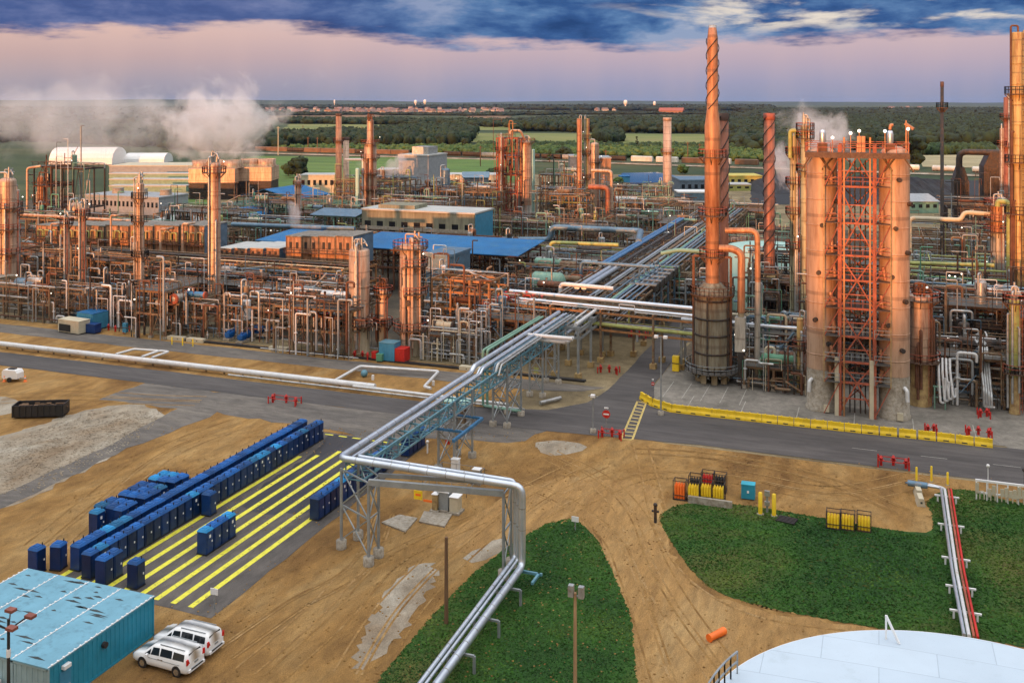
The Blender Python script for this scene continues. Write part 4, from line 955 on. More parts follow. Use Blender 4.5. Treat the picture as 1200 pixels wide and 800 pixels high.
# ---------------------------------------------------------------- dumpster and light tower trailer
c = G(48, 487); t = thing('skip_container', 'long black open-topped skip on the sand beside the gravel', 'skip', (c[0], c[1], 0), .45)
mb = MB(); 
for (x0, y0, x1, y1) in ((-3.2, -1.15, 3.2, -1.05), (-3.2, 1.05, 3.2, 1.15), (-3.2, -1.05, -3.1, 1.05), (3.1, -1.05, 3.2, 1.05)): mb.box(x0, y0, .25, x1, y1, 1.7)
mb.box(-3.2, -1.15, .2, 3.2, 1.15, .3)
for i in range(9): mb.box(-3.1+i*.75, -1.25, .3, -2.98+i*.75, -1.15, 1.7); mb.box(-3.1+i*.75, 1.15, .3, -2.98+i*.75, 1.25, 1.7)
mb.build('body', 'black', t); mb = MB(); R = random.Random(8)
for i in range(30): mb.cb(R.uniform(-2.8, 2.8), R.uniform(-.9, .9), R.uniform(1., 1.45), R.uniform(.3, 1.2), R.uniform(.1, .5), R.uniform(.1, .3))
mb.build('load', 'wood', t); MB().box(-3.28, -.3, .5, -3.2, .3, .9).build('label_plate', 'mint', t)
c = G(15, 446); t = thing('generator_trailer', 'small white generator trailer parked on the sand beside the road', 'trailer', (c[0], c[1], 0), .1)
MB().prism([(-1.3, .5), (1.3, .5), (1.3, 1.3), (1.0, 1.7), (-1.1, 1.7), (-1.3, 1.4)], 'y', -.7, .7).build('body', 'white', t)
for s in (-1, 1): MB().tube((.1, s*.7, .35), (.1, s*.9, .35), .35, 16).build('wheel', 'black', t)
MB().box(-.6, -.3, 1.7, .5, .3, 1.85).build('top_panel', 'black', t); MB().bar((1.3, 0, .5), (2.3, 0, .45), .1).build('drawbar', 'galv', t)
for i, x in enumerate((29.5, 5)):
    c = G(x, 447); t = thing('traffic_cone', ['orange traffic cone on the road side of the white trailer', 'orange traffic cone on the other side of the white trailer'][i], 'traffic cone', (c[0], c[1], 0)); MB().lathe([(.3, 0), (.3, .05), (.18, .06), (.04, .9), (.01, .9)], n=12).build('cone', 'orange', t); MB().lathe([(.135, .4), (.10, .6)], n=12).build('stripe', 'white', t)
# ---------------------------------------------------------------- yellow water barriers
path_ = [(-30.4, 131.9), (-28.4, 129.6), (-25.5, 128.0), (-14, 127.9), (0, 128.1), (6.5, 128.3), (12.6, 128.0)]
bar0 = thing('road_barrier', 'x', 'road barrier', (0, 0, 0), group='yellow plastic barriers along the road')
MB().prism([(-.28, 0), (.28, 0), (.26, .25), (.13, .55), (.12, .98), (-.12, .98), (-.13, .55), (-.26, .25)], 'x', -.96, .96).build('body', 'yellow', bar0)
MB().box(-.3, -.29, .12, .3, -.27, .26).build('slot', 'patch_dark', bar0); MB().tube((-.5, 0, .98), (-.5, 0, 1.06), .1, 10).tube((.5, 0, .98), (.5, 0, 1.06), .1, 10).build('cap', 'yellow', bar0); MB().box(.87, -.07, .2, .97, .07, .95).build('hinge', 'patch_dark', bar0)
TREE[bar0.name] = [(c, []) for c in kids(bar0)]
acc = []
for a, b in zip(path_[:-1], path_[1:]):
    l = sqrt((b[0]-a[0])**2+(b[1]-a[1])**2); n = max(1, round(l/1.9)); an = math.atan2(b[1]-a[1], b[0]-a[0])
    for i in range(n): f = (i+.5)/n; acc.append((a[0]+(b[0]-a[0])*f, a[1]+(b[1]-a[1])*f, an+random.uniform(-.05, .05)))
for i, (x, y, an) in enumerate(acc):
    lb = '%s yellow plastic barrier from the road corner by the crossing' % ordn(i)
    if i == 0: bar0.location = (x, y, .02); bar0.rotation_euler = (0, 0, an); bar0['label'] = lb
    else: dup(bar0, (x, y, .02), an, lb)
# ---------------------------------------------------------------- hydrant stations and bollards
def hydrants(label, x, y, n=3, w=2.6, rail=True):
    c = G(x, y); t = thing('hydrant_station', label, 'fire hydrant', (c[0], c[1], 0))
    for i in range(n):
        xx = -w/2+w*i/(n-1); yy = .5*(i % 2)
        MB().lathe([(.16, 0), (.16, .8), (.22, .82), (.22, .92), (.14, .95), (.12, 1.1), (.01, 1.16)], (xx, yy, 0), 12).tube((xx-.3, yy, .62), (xx+.3, yy, .62), .1, 8).build('hydrant', 'red', t)
    if rail: MB().bar((-w/2-.3, -.6, .75), (w/2+.3, -.6, .75), .07).bar((-w/2-.3, .9, .75), (w/2+.3, .9, .75), .07).build('guard_rail', 'red', t)
    p = MB()
    for xx in (-w/2-.3, w/2+.3):
        for yy in (-.6, .9): p.tube((xx, yy, 0), (xx, yy, .95), .09, 8)
    p.build_each('post', 'red', t, 2)
hydrants('red hydrants behind red rails on the old pavement near the long toilet rows', 333, 473, 3, 3.6)
hydrants('red hydrants behind rails at the road corner below the no-entry sign', 716, 513, 3, 2.2)
hydrants('red hydrant pair with red posts at the road edge below the barriers', 1047, 547, 3, 2.6)
hydrants('red hydrant cluster on the sand left of the side road', 713, 437, 3, 2.4, False)
hydrants('red hydrant cluster far up the side road under the pipe rack', 748, 395, 3, 2.4, False)
hydrants('small red hydrant behind the yellow barriers under the orange vessel', 1091, 508, 2, .7, False)
hydrants('red hydrant group behind the end of the yellow barriers', 1147, 511, 3, 2.2, False)
def bollard(label, x, y, h=1.3, r=.11, m='yellow', grp=None):
    c = G(x, y); t = thing('bollard', label, 'bollard', (c[0], c[1], 0), group=grp); MB().lathe([(r, 0), (r, h), (r*.6, h+.06), (.01, h+.08)], n=12).build('post', m, t)
    MB().lathe([(r*1.8, 0), (r*1.8, .05), (.01, .06)], n=12).build('base', 'concrete', t)
bollard('yellow bollard beside the white concrete blocks at the grass', 1074, 572, 2.2); bollard('yellow bollard behind the blue pipe elbow', 1091.5, 564, 1.6); bollard('yellow bollard between the pipe elbow and the white panel rack', 1110.5, 568, 1.3)
bollard('yellow bollard nearest the cyan storage box', 891, 602, 2.1, .2); bollard('yellow bollard on the far side of the small post from the cyan box', 907, 604, 2.1, .2)
for i, x in enumerate((201.5, 214, 226)): bollard('yellow bollard by the upper road, %s from the blue motors' % ['third', 'second', 'first'][i], x, 404+i*1.0, 1.25)
c = G(899, 600); t = thing('meter_post', 'grey meter post standing between the two thick yellow bollards', 'meter', (c[0], c[1], 0)); MB().bar((0, 0, 0), (0, 0, 2), .2).build('post', 'galv', t); MB().cb(0, -.05, 1.9, .5, .3, .5).cb(0, -.05, .9, .5, .3, .4).build('meter_box', 'alu_dull', t)
for k, (x, y) in enumerate(((1076, 580), (1078.5, 590))):
    c = G(x, y); t = thing('concrete_block', ['white concrete block beside the first yellow bollard at the grass', 'white concrete block nearer the tank end of the pair by the grass'][k], 'concrete block', (c[0], c[1], 0), .1); MB().prism([(-.4, 0), (.4, 0), (.25, .8), (-.25, .8)], 'y', -.8, .8).build('body', 'cream', t)
    MB().box(-.1, -.82, .3, .1, -.8, .5).build('lifting_slot', 'patch_dark', t)
# gas bottle racks
def bottles(label, x, y, m, cap='black', h=1.5, rz=.0):
    c = G(x, y); t = thing('bottle_rack', label, 'gas bottle rack', (c[0], c[1], 0), rz)
    fr = MB().box(-.65, -.5, 0, .65, .5, .15)
    for sx in (-.62, .62):
        for sy in (-.47, .47): fr.bar((sx, sy, 0), (sx, sy, h+.5), .07)
    for z in (.5, h+.45):
        fr.bar((-.62, -.47, z), (.62, -.47, z), .06); fr.bar((-.62, .47, z), (.62, .47, z), .06); fr.bar((-.62, -.47, z), (-.62, .47, z), .06); fr.bar((.62, -.47, z), (.62, .47, z), .06)
    fr.build('frame', 'dark_steel', t)
    for i in range(4):
        for j in range(3):
            b = MB().lathe([(.13, .15), (.13, h-.1), (.09, h), (.04, h+.05), (.04, h+.14), (.01, h+.15)], (-.42+i*.28, -.3+j*.3, 0), 10).build('bottle', m, t)
BL = ['rack of yellow gas bottles second from the sand track', 'rack of yellow gas bottles in front of the red one', 'rack of yellow gas bottles nearest the cyan storage box']
bottles('rack of orange gas bottles nearest the sand track', 797, 584, 'orange'); bottles(BL[0], 813, 586, 'yellow'); bottles(BL[1], 828, 586, 'yellow'); bottles(BL[2], 842, 588, 'yellow')
bottles('rack of red gas bottles behind the yellow racks', 829.5, 574, 'red'); bottles('rack of black gas bottles behind the last yellow rack', 844, 576, 'black'); bottles('rack of black gas bottles behind the second yellow rack', 815, 578, 'black')
for i, x in enumerate((976.5, 993.5, 1012.5)): bottles('small yellow bottle rack at the sand edge, %s' % ['nearest the bollards', 'middle of three', 'nearest the blue pipe'][i], x, 618+i*1.5, 'yellow', h=1.2)
c = G(832, 592); t = thing('concrete_kerb', 'low concrete slab in front of the yellow gas bottles', 'concrete slab', (c[0], c[1], 0)); MB().box(-2.2, -.15, 0, 2.2, .15, .7).build('slab', 'concrete', t)
c = G(922, 610); t = thing('pallet_stack', 'black pallet lying at the grass edge by the bollards', 'pallet', (c[0], c[1], 0), -.2); mb = MB(); [mb.box(-.9, -.7+i*.3, .1, .9, -.52+i*.3, .16) for i in range(5)]; mb.box(-.9, -.7, 0, -.75, .68, .1).box(.75, -.7, 0, .9, .68, .1); mb.build('boards', 'black', t)
c = G(768, 612); t = thing('valve_post', 'small dark valve post at the corner of the grass and the track', 'valve', (c[0], c[1], 0)); MB().tube((0, 0, 0), (0, 0, 1.5), .15, 8).tube((-.35, 0, 1.1), (.35, 0, 1.1), .12, 8).sphere((0, 0, 1.7), .22, 8).build('body', 'dark_steel', t)
# red and white pipes to the tank
c0 = G(1108, 572, .9); m1 = G(1122, 668, .9); m2 = G(1131, 760, .9); m2 = (m1[0]+(m1[0]-c0[0])*.0+ (G(1137, 745, .9)[0]-m1[0]), G(1137, 745, .9)[1])
t = thing('pipe_line', 'bundle of two white and two red pipes running over the grass to the tank', 'pipeline', (0, 0, 0))
for o, r, m in ((-.42, .14, 'alu'), (-.08, .14, 'white_pipe'), (.26, .1, 'red_steel'), (.52, .1, 'red')):
    p = [(c0[0]+o, c0[1], .9), (m1[0]+o, m1[1], .9), (m2[0]+o, m2[1], .9)]
    if o < 0: p.insert(0, (c0[0]+o-2.0 if o < -.2 else c0[0]-1.6, c0[1]+.2+(o+.4), .9))
    MB().path(p, r, 10, .5).build('pipe', m, t)
for f in np.linspace(.04, 1, 6):
    q = (c0[0]+(m1[0]-c0[0])*min(1, f*2), c0[1]+(m1[1]-c0[1])*min(1, f*2)) if f < .5 else (m1[0]+(m2[0]-m1[0])*(f*2-1), m1[1]+(m2[1]-m1[1])*(f*2-1))
    MB().box(q[0]-1.1, q[1]-.08, .58, q[0]+1.2, q[1]+.08, .72).bar((q[0]-.8, q[1], 0), (q[0]-.8, q[1], .55), .15).bar((q[0]+.9, q[1], 0), (q[0]+.9, q[1], .55), .15).build('support', 'white', t)
MB().tube((c0[0]-3.6, c0[1]+.25, .9), (c0[0]-1.7, c0[1]+.1, .9), .32, 12).lathe([(.01, -.1), (.3, 0), (.01, .1)], (c0[0]-3.6, c0[1]+.25, .9), 8).build('launcher_barrel', 'bluegrey_pipe', t)
# white panel rack at the right road edge
c = G(1143, 585); t = thing('instrument_rack', 'white instrument rack with pipes beside the road at the grass', 'instrument rack', (c[0], c[1], 0))
mb = MB().box(0, -.08, 1.9, 5, .12, 2.1).box(0, -.08, .7, 5, .1, .85)
for i in range(6): mb.bar((.1+i*.96, 0, 0), (.1+i*.96, 0, 1.9), .12)
mb.build('frame', 'white', t)
mb = MB(); R = random.Random(2)
for i in range(13):
    x = .15+i*.385
    if i in (1, 2, 5): continue
    mb.box(x-.17, -.25, R.uniform(.5, .8), x+.17, -.1, R.uniform(1.3, 1.85))
for i in range(5): mb.path([(.4+i*1., -.2, .2), (.4+i*1., -.2, 1.), (.8+i*1., -.2, 1.), (.8+i*1., -.2, .2)], .06, 6)
mb.build('panel', 'cream', t)
for x, r in ((1.2, .18), (4.5, .2)): MB().bar((x, .3, 0), (x, .3, 3.4), .06).sphere((x, .3, 3.5), r, 8).build('lamp', 'white' if x < 2 else 'dark_steel', t)
# ---------------------------------------------------------------- white pipeline along the road
def v_of(u): return 122.0
P0 = [(-262, 122.4, .75), (-66.2, 122.2, .75)]
pipe('roadside_pipeline', 'large white pipe on low supports along the north side of the road', P0, .42, 'white_pipe', 'pipeline', 16)
t = thing('pipe_supports', 'row of short posts carrying the white roadside pipe', 'pipe supports', (0, 0, 0)); mb = MB()
for i in range(60): mb.bar((-260+i*3.3, 122.4, 0), (-260+i*3.3, 122.4, .4), .2)
mb.build_each('post', 'tan_steel', t)
pipe('expansion_loop', 'white pipe loop standing out behind the long roadside pipe', [(*G(392, 446, .8), .8), (*G(422, 429, .8), .8), (*G(514, 435, .8), .8), (*G(497, 453, .8), .8), (*G(505, 455, .8), .8)], .22, 'white_pipe', 'pipe')
pipe('roadside_pipe', 'thinner white pipe that carries on past the loop toward the junction', [(-69.5, 121.9, .6), (-46, 121.6, .6)], .22, 'white_pipe', 'pipe')
pipe('roadside_pipe', 'lowest grey pipe on the road edge under the trestle', [(-90, 121.1, .4), (-43.5, 121.0, .4)], .14, 'alu_dull', 'pipe')
pipe('kerb_beam', 'short silver guard beam on the sand by the junction', [(*G(633, 472, .4), .4), (*G(657, 466, .4), .4)], .25, 'alu_dull', 'guard rail')
for nm, lb, q in (('expansion_loop', 'narrow white pipe loop lying beside the road, nearer the corner columns', (136, 415, 157, 409, 186, 411, 166, 418)), ('expansion_loop', 'second narrow white pipe loop just past the first', (168, 417.5, 187, 411, 198, 412, 178, 419))):
    pipe(nm, lb, [(*G(q[0], q[1], .8), .8), (*G(q[2], q[3], .8), .8), (*G(q[4], q[5], .8), .8), (*G(q[6], q[7], .8), .8)], .2, 'white_pipe', 'pipe')
t = thing('loop_supports', 'low supports with a small teal pot under the white pipe loop', 'pipe supports', (*G(437, 445), 0)); MB().bar((0, 0, 0), (0, 0, .7), .3).bar((9.5, .5, 0), (9.5, .5, .7), .3).build_each('post', 'white', t); MB().sphere((-2, 1.0, .5), .55, 10).build('pot', 'teal_steel', t)
# black trench covers along the plant edge
t = thing('drain_channel', 'long black open drain along the plant side of the upper road', 'drain', (0, 0, 0)); MB().box(-111, 137.0, 0, -40, 137.8, .25).build('channel', 'black', t)
for i, u in enumerate((-112.5, -108.5, -92, -58)):
    t = thing('concrete_sleeper', '%s pale concrete beam along the drain, counted from the blue motors' % ordn(i), 'concrete beam', (u, 137.2, 0)); MB().box(-1.7, -.5, 0, 1.7, .5, .6).build('beam', 'cream', t)
    MB().tube((-.5, -.52, .3), (-.5, -.49, .3), .1, 8).tube((.5, -.52, .3), (.5, -.49, .3), .1, 8).build('lifting_eye', 'dark_steel', t)
# ---------------------------------------------------------------- the plant
def CX(name, label, cat, x, v, yt, w, m, plats=(), skirt_y=None, **k):
    u = UX(x, v); mp = MPX(u, v); z1 = ZY(yt, u, v); r = w*mp/2
    pl = []
    for p in plats:
        if isinstance(p, tuple): pl.append((ZY(p[0], u, v),)+tuple(p[1:]))
        else: pl.append((ZY(p, u, v),))
    if skirt_y: k['skirt'] = max(.5, ZY(skirt_y, u, v))
    if 'taper' in k: k['taper'] = [(ZY(a, u, v), b*mp/2) for a, b in k['taper']]
    return column(name, label, cat, u, v, z1, r, m, plats=pl, **k)
def UN(label, desc, x0, x1, v0, d, ys, cols, seed, levels=None, name='process_structure', **k):
    u0 = UX(x0, v0); w = UX(x1, v0)-u0; um = u0+w/2
    if levels is None: levels = [round(ZY(y, um, v0), 1) for y in ys]
    levels = sorted(z for z in levels if z > 1.2)
    return unit(name, label, desc, u0, v0, w, d, levels, cols, seed, **k)
g1 = ['grey', 'tan', 'tan', 'dull silver', 'rusty', 'rusty', 'dark', 'dark', 'white', 'blue grey']
g2 = ['grey', 'tan', 'dark', 'dark', 'pale green', 'green', 'cream', 'rusty', 'dull silver', 'blue grey']
g3 = ['grey', 'dark', 'dark', 'lime', 'rusty', 'dull silver', 'pale green', 'tan', 'tan', 'blue grey']
go = ['orange', 'tan', 'dull silver', 'rusty', 'rusty', 'dark', 'grey']
# --- tall columns of the front row, left block
CX('distillation_column', 'thick orange-lit column at the far corner with galleries, beside the white-ended drum', 'column', 9, 152, 208, 19, 'clad', plats=[243, (268, -3.4, .3), (296, -3.4, .5)], skirt_y=340, sm='skirt', crown=True)
CX('slim_column', 'slim column right behind the thick corner column', 'column', 20, 158, 222, 6, 'clad_grey', plats=[(250,)], pipes=1)
CX('slim_column', 'slim orange-lit column, first of the close pair right of the corner drum', 'column', 78, 147, 258, 6.5, 'clad', plats=[(262,)], skirt_y=352, pipes=1, crown=True)
CX('slim_column', 'slim taller orange-lit column, second of the close pair', 'column', 97, 147, 243, 7.5, 'clad', plats=[(252,)], skirt_y=350, pipes=1, crown=True)
CX('red_column', 'narrow red-topped column with dark rings rising behind the square steel table', 'column', 164, 149, 214, 9.5, 'clad', plats=[(232, -3.3, .2), (259, -3.3, .3), 300], skirt_y=336, sm='stack_red', crown=True, rm='dark_steel')
CX('gallery_column', 'tall pale orange column with a wide dark crown gallery above the heater row', 'column', 251, 150, 190, 14.5, 'clad', plats=[(202,)], skirt_y=362, sm='skirt', crown=True, pipes=2)
t = CX('fat_column', 'fat orange insulated tower with ribbed skin on a concrete base beside a narrow vessel', 'column', 421, 141, 292, 24, 'clad', plats=[(379,)], skirt_y=379, sm='skirt', top='flat', crown=True, pipes=3, manways=2)
CX('narrow_vessel', 'narrow vessel between the two fat orange towers', 'vessel', 449, 143, 338, 11, 'clad', plats=[(343,), (380,)], skirt_y=382, sm='skirt', crown=True, pipes=3, pipe_m='rust_steel')
CX('fat_column', 'taller fat orange tower with side pipes and crowded relief valves on top', 'column', 481, 142.5, 286, 25, 'clad', plats=[(290,), (310, -1.6, 1.), (342, -1.5, .6), (384,)], skirt_y=386, sm='skirt', top='flat', crown=True, pipes=4, pipe_m='clad', manways=2)
# --- drum on legs at the corner
u, v = UX(32, 141), 141
drum('corner_drum', 'dark grey drum with a white end on tall legs at the far corner', u, v, ZY(340, u, v)-.3, 4.6, 1.05, 'bluegrey_pipe', 'x')
UN('corner steel structure holding the white-ended drum', 'corner structure', -30, 58, 139.5, 8, [375, 342], g1, 11, levels=[3.4, 6.2], npipe=34, neq=2, fm='tan_steel')
building('block_house', 'low tan concrete block house under the corner columns', UX(-30, 147), 147, 6.5, 4, 5.2, 'skirt', 'concrete', cat='building')
UN('low tangle of tan pipes and frames between the corner and the slim pair', 'pipe tangle by the slim pair', 62, 120, 141, 9, [], g1, 12, levels=[3., 5.6], npipe=46, neq=3)
UN('open pipe frames behind the pair of slim columns', 'frames behind the slim pair', 60, 165, 153, 10, [], go, 13, levels=[3.4, 6.8, 9.4], npipe=56, neq=4, fm='tan_steel')
UN('low pipe frames between the slim pair and the steel table', 'frames before the steel table', 122, 158, 141.5, 7, [], g1, 14, levels=[3.4], npipe=28, neq=2)
UN('square steel table on thick tan legs with an upper dark deck by the road', 'square steel table', 160, 194, 136.8, 8.5, [], g1, 15, levels=[4.3, 8.2], npipe=26, neq=2, fm='tan_steel', brace=.6)
UN('narrow frames carrying small drums behind the yellow bollards', 'frames behind the bollards', 205, 242, 140, 7, [], g1, 16, levels=[3.6, 6.0], npipe=30, neq=1)
u, v = UX(214, 140), 139.5; exchanger('heat_exchanger', 'round-ended exchanger with a pale face above the yellow bollards', u, v, 5.6, 3.2, .75, 'clad_grey', 'y')
u, v = UX(230, 141), 141; exchanger('heat_exchanger', 'teal exchanger beside the pale-faced one above the yellow bollards', u, v, 6.2, 3.6, .5, 'blue_steel', 'x')
UN('pipe frames with inclined exchangers behind the blue motors', 'frames behind the blue motors', 258, 316, 141.5, 10, [], g1, 17, levels=[3.2, 5.8], npipe=60, neq=3)
for i, (x, y) in enumerate(((272, 397), (287, 400))):
    c = G(x, y); pump('motor_pump', ['bright blue motor pump nearest the square steel table', 'bright blue motor pump second from the square steel table'][i], c[0], c[1], 0, 'toilet_roof', pi/2, s=1.35)
c = G(304, 398); pump('motor_pump', 'larger blue motor behind the two bright blue pumps', c[0], c[1]+1, .5, 'toilet_roof', .2, s=1.5)
UN('steel table on tan legs carrying white pipes and red valves beside the fat tower', 'long steel table', 321, 411, 136.6, 9, [], ['white', 'dull silver', 'grey', 'dark', 'rusty'], 18, levels=[4.1, 7.6], npipe=48, neq=3, fm='tan_steel')
for k in range(3): valve_cluster('valve_station', 'red-wheeled valves on the long steel table, %s from the fat tower' % ORD[2-k], -89.5+k*3.4, 138.5, 4.2, 5, 40+k, ['white_pipe', 'alu_dull', 'rust_steel'], size=2.4)
UN('dark frames between the steel tables and the heater rack', 'dark frames before the heater rack', 165, 330, 153, 12, [], g1, 19, levels=[3.4, 6.6], npipe=70, neq=4, fm='dark_steel')
UN('pipe frames behind the long steel table', 'frames behind the long table', 330, 410, 150, 12, [], go, 20, levels=[3.6, 6.8], npipe=46, neq=3)
# portable gear at the plant edge
def skid_box(name, label, x, y, w, d, h, m, cat, rz=0., z0=.2, lid=None):
    c = G(x, y); t = thing(name, label, cat, (c[0], c[1], 0), rz); mb = MB().box(-w/2, 0, z0, w/2, d, h)
    n = max(3, int(w/.5))
    for i in range(n): mb.box(-w/2+w*(i+.2)/n, -.04, z0+.15, -w/2+w*(i+.55)/n, 0, h-.15)
    mb.build('body', m, t); MB().box(-w/2-.05, -.05, h, w/2+.05, d+.05, h+.08).build('lid', lid or m, t); MB().box(-w/2+.1, .1, 0, w/2-.1, d-.1, z0).build('skid', 'black', t)
    return t
t = skid_box('generator', 'cream box generator with a black grille at the edge of the upper road', 80, 391, 5.2, 2.4, 2.3, 'cream', 'generator', -.1); MB().box(-2.2, -.12, .4, .6, -.05, 1.6).build('grille', 'black', t)
skid_box('equipment_box', 'blue covered trailer box beside the cream generator', 99, 387, 4.0, 3.6, 3.0, 'shed_blue', 'trailer', -.1, lid='blue_roof')
skid_box('equipment_box', 'darker blue low box between the generator and the blue trailer', 103, 391, 3, 1.6, 1.6, 'toilet_blue', 'skip')
skid_box('equipment_box', 'teal metal box standing at the foot of the fat orange towers', 453, 424, 2.7, 2.2, 2.9, 'shed_blue', 'container', lid='teal_steel')
skid_box('equipment_box', 'bright red metal box next to the teal box under the taller tower', 466, 425, 2.3, 2.0, 2.1, 'red', 'container')
skid_box('equipment_box', 'small red bin beside the teal box', 438, 422, .8, .8, 1.2, 'red', 'bin'); skid_box('equipment_box', 'small green bin touching the teal box', 444, 424.5, 1.0, .8, 1.2, 'green_pipe', 'bin')
hydrants('dark red hydrants near the blue trailer at the upper road', 130, 388, 4, 6, False)
hydrants('row of small red standpipes in front of the teal box', 423, 420, 3, 2.4, False)
c = G(147, 391); t = thing('call_post', 'slim blue emergency post beside the square steel table', 'post', (c[0], c[1], 0)); MB().bar((0, 0, 0), (0, 0, 6.8), .14).build('pole', 'galv', t); MB().box(-.4, -.3, .3, .4, .2, 1.9).build('panel', 'shed_blue', t)
# --- heater rack and heaters
u0, u1 = UX(28, 178), UX(425, 178)
rack('heater_rack', 'long pipe rack tinted sunlit orange that carries the row of heater boxes', [(u0, 180), (-100, 180)], 5.0, [3.2, 6.4], go, 21, bent=6.2, npipe=26, fm='orange_pipe', big=[(-4.8, 4.6, .33, 'bluegrey_pipe'), (-3.6, 4.6, .22, 'alu_dull')])  # frame colour holds the orange that low sun gives tan steel
mat('sun_tinted_beam', (.46, .26, .11), .65, 0, .25, dirt=(.2, .09, .04), damt=.3)  # orange of the evening sun put into the beam colour
rack('heater_rack', 'front pipe rack with beams tinted sunlit orange running before the heater boxes', [(UX(60, 168), 169), (UX(408, 168), 169)], 3.2, [3.4, 6.6, 8.4], ['dull silver', 'grey', 'tan', 'orange', 'dark', 'cream'], 91, bent=5.6, npipe=20, fm='sun_tinted_beam', big=[(-2.9, 6.8, .3, 'bluegrey_pipe')])
def heater(label, u, v, z, w, d, h, m='heater_wall', seed=0, tops=True, roofm='heater_roof'):
    R = random.Random(seed); t = thing('heater_box', label, 'process heater', (u, v, z), group='orange heater boxes on the rack')
    b = MB().box(0, 0, 0, w, d, h)
    b.build('wall', m, t)
    rb = MB(); n = max(2, round(w/1.6))
    for i in range(n+1): rb.box(w*i/n-.07, -.12, 0, w*i/n+.07, 0, h)
    for q in range(3): rb.box(0, -.10, h*q/2.05, w, 0, h*q/2.05+.14)
    rb.build('ribs', 'tan_steel', t)
    MB().box(-.02, 0, .1, 0, d, h-.1).box(w, 0, .1, w+.03, d, h-.1).build('painted_shade_side', 'blue_wall_and_shade', t)  # side faces carry their shade as a dark blue colour
    MB().box(-.15, -.15, h, w+.15, d+.15, h+.15).build('roof', roofm, t)
    for i in range(2): x = w*(.25+.45*i)+R.uniform(-.2, .2); MB().box(x-.28, -.16, h*.55, x+.28, -.12, h*.8).build('hatch', 'black', t)
    if tops:
        for i in range(3):
            x = w*(.15+.3*i); hh = R.uniform(.5, 1.1)
            MB().path([(x, -.5, h*.55), (x, -.5, h*.75+hh*.5), (x+w*.22, -.5, h*.75+hh*.5), (x+w*.22, -.5, h*.5)], .16, 8).build('return_bend', 'lime' if R.random() < .6 else 'clad_yellow', t)
    rl = MB().rail([(0, -.9, h*.42), (w, -.9, h*.42)], 1.0, 1.6, .07); rl.box(0, -.95, h*.42-.1, w, 0, h*.42); rl.build('walkway', 'rust_steel', t)
    return t
n = 7; ws = (UX(241, 176)-UX(42, 176))/n
for i in range(n):
    uu = UX(42, 176)+i*ws; heater('%s heater box of the long row with lime pipe bends, counted from the corner tower' % ordn(i), uu, 176.2, 6.6, ws-.5, 8, ZY(264, uu, 176)-6.6, 'heater_wall', i)
n = 4; ws = (UX(413, 176)-UX(335, 176))/n
for i in range(n):
    uu = UX(335, 176)+i*ws; heater('%s plain heater box of the tall group beside the fat orange tower' % ordn(i), uu, 176.2, 7.0, ws-.25, 9, ZY(277, uu, 176)-7, 'heater_wall', 20+i, tops=False)
n = 4; ws = (UX(331, 176)-UX(256, 176))/n
for i in range(n):
    uu = UX(256, 176)+i*ws; heater('%s low heater box with a pale roof between the gallery column and the tall group' % ordn(i), uu, 176.2, 7.0, ws-.9, 10, ZY(291, uu, 176)-7, 'heater_wall', 30+i, tops=False, roofm='pale_roof')
for i, (x, yt, v) in enumerate(((130, 252, 174), (60, 262, 174), (188, 268, 174), (214, 262, 174.5))):
    u = UX(x, v); z = ZY(yt, u, v); w = 1.6
    pipe('riser_pipe', ['orange-lit inverted U pipe rising over the heater row, tallest', 'inverted U pipe at the corner end of the heater row', 'third riser pipe over the heater row', 'riser pipe over the last long-row heaters'][i], [(u, v, 3.5), (u, v, z), (u+w, v, z), (u+w, v+2, z)], .26, 'clad')
pipe('long_pipe', 'long pale pipe running level along the top of the heater row', [(UX(20, 186), 186, ZY(251, UX(20, 186), 186)), (UX(186, 186), 186, ZY(252, UX(20, 186), 186))], .32, 'clad', sup=[(UX(20+i*33, 186), 186, ZY(251, UX(20, 186), 186)) for i in range(6)])
# orange frames right of the taller fat tower
UN('bare orange-lit steel frame with open top right of the taller fat tower', 'bare orange frame', 506, 573, 150.5, 9, [], go, 22, levels=[3.4, 6.2, 9.0, 11.0], npipe=34, neq=3, fm='orange_pipe', deck=False, lamps=0)
UN('low silver pipework on tan legs right of the taller fat tower', 'low silver pipework', 503, 556, 141, 6, [], ['dull silver', 'silver', 'grey', 'tan', 'cream'], 23, levels=[4.0], npipe=46, neq=2)
UN('tan pipe frames behind the pale green pipe pair', 'tan frames by the green pipes', 562, 628, 145, 8, [], g1, 24, levels=[3.4, 6.4], npipe=46, neq=3)
for k in range(5): valve_cluster('valve_station', '%s red and white valve cluster on the deck where the trestle meets the cross rack' % ordn(k), UX(578+k*11, 150), 150+k*.5, 6.5+.4*(k % 2), 7, 60+k, ['red_steel', 'white_pipe', 'rust_steel', 'red'], size=2.2)
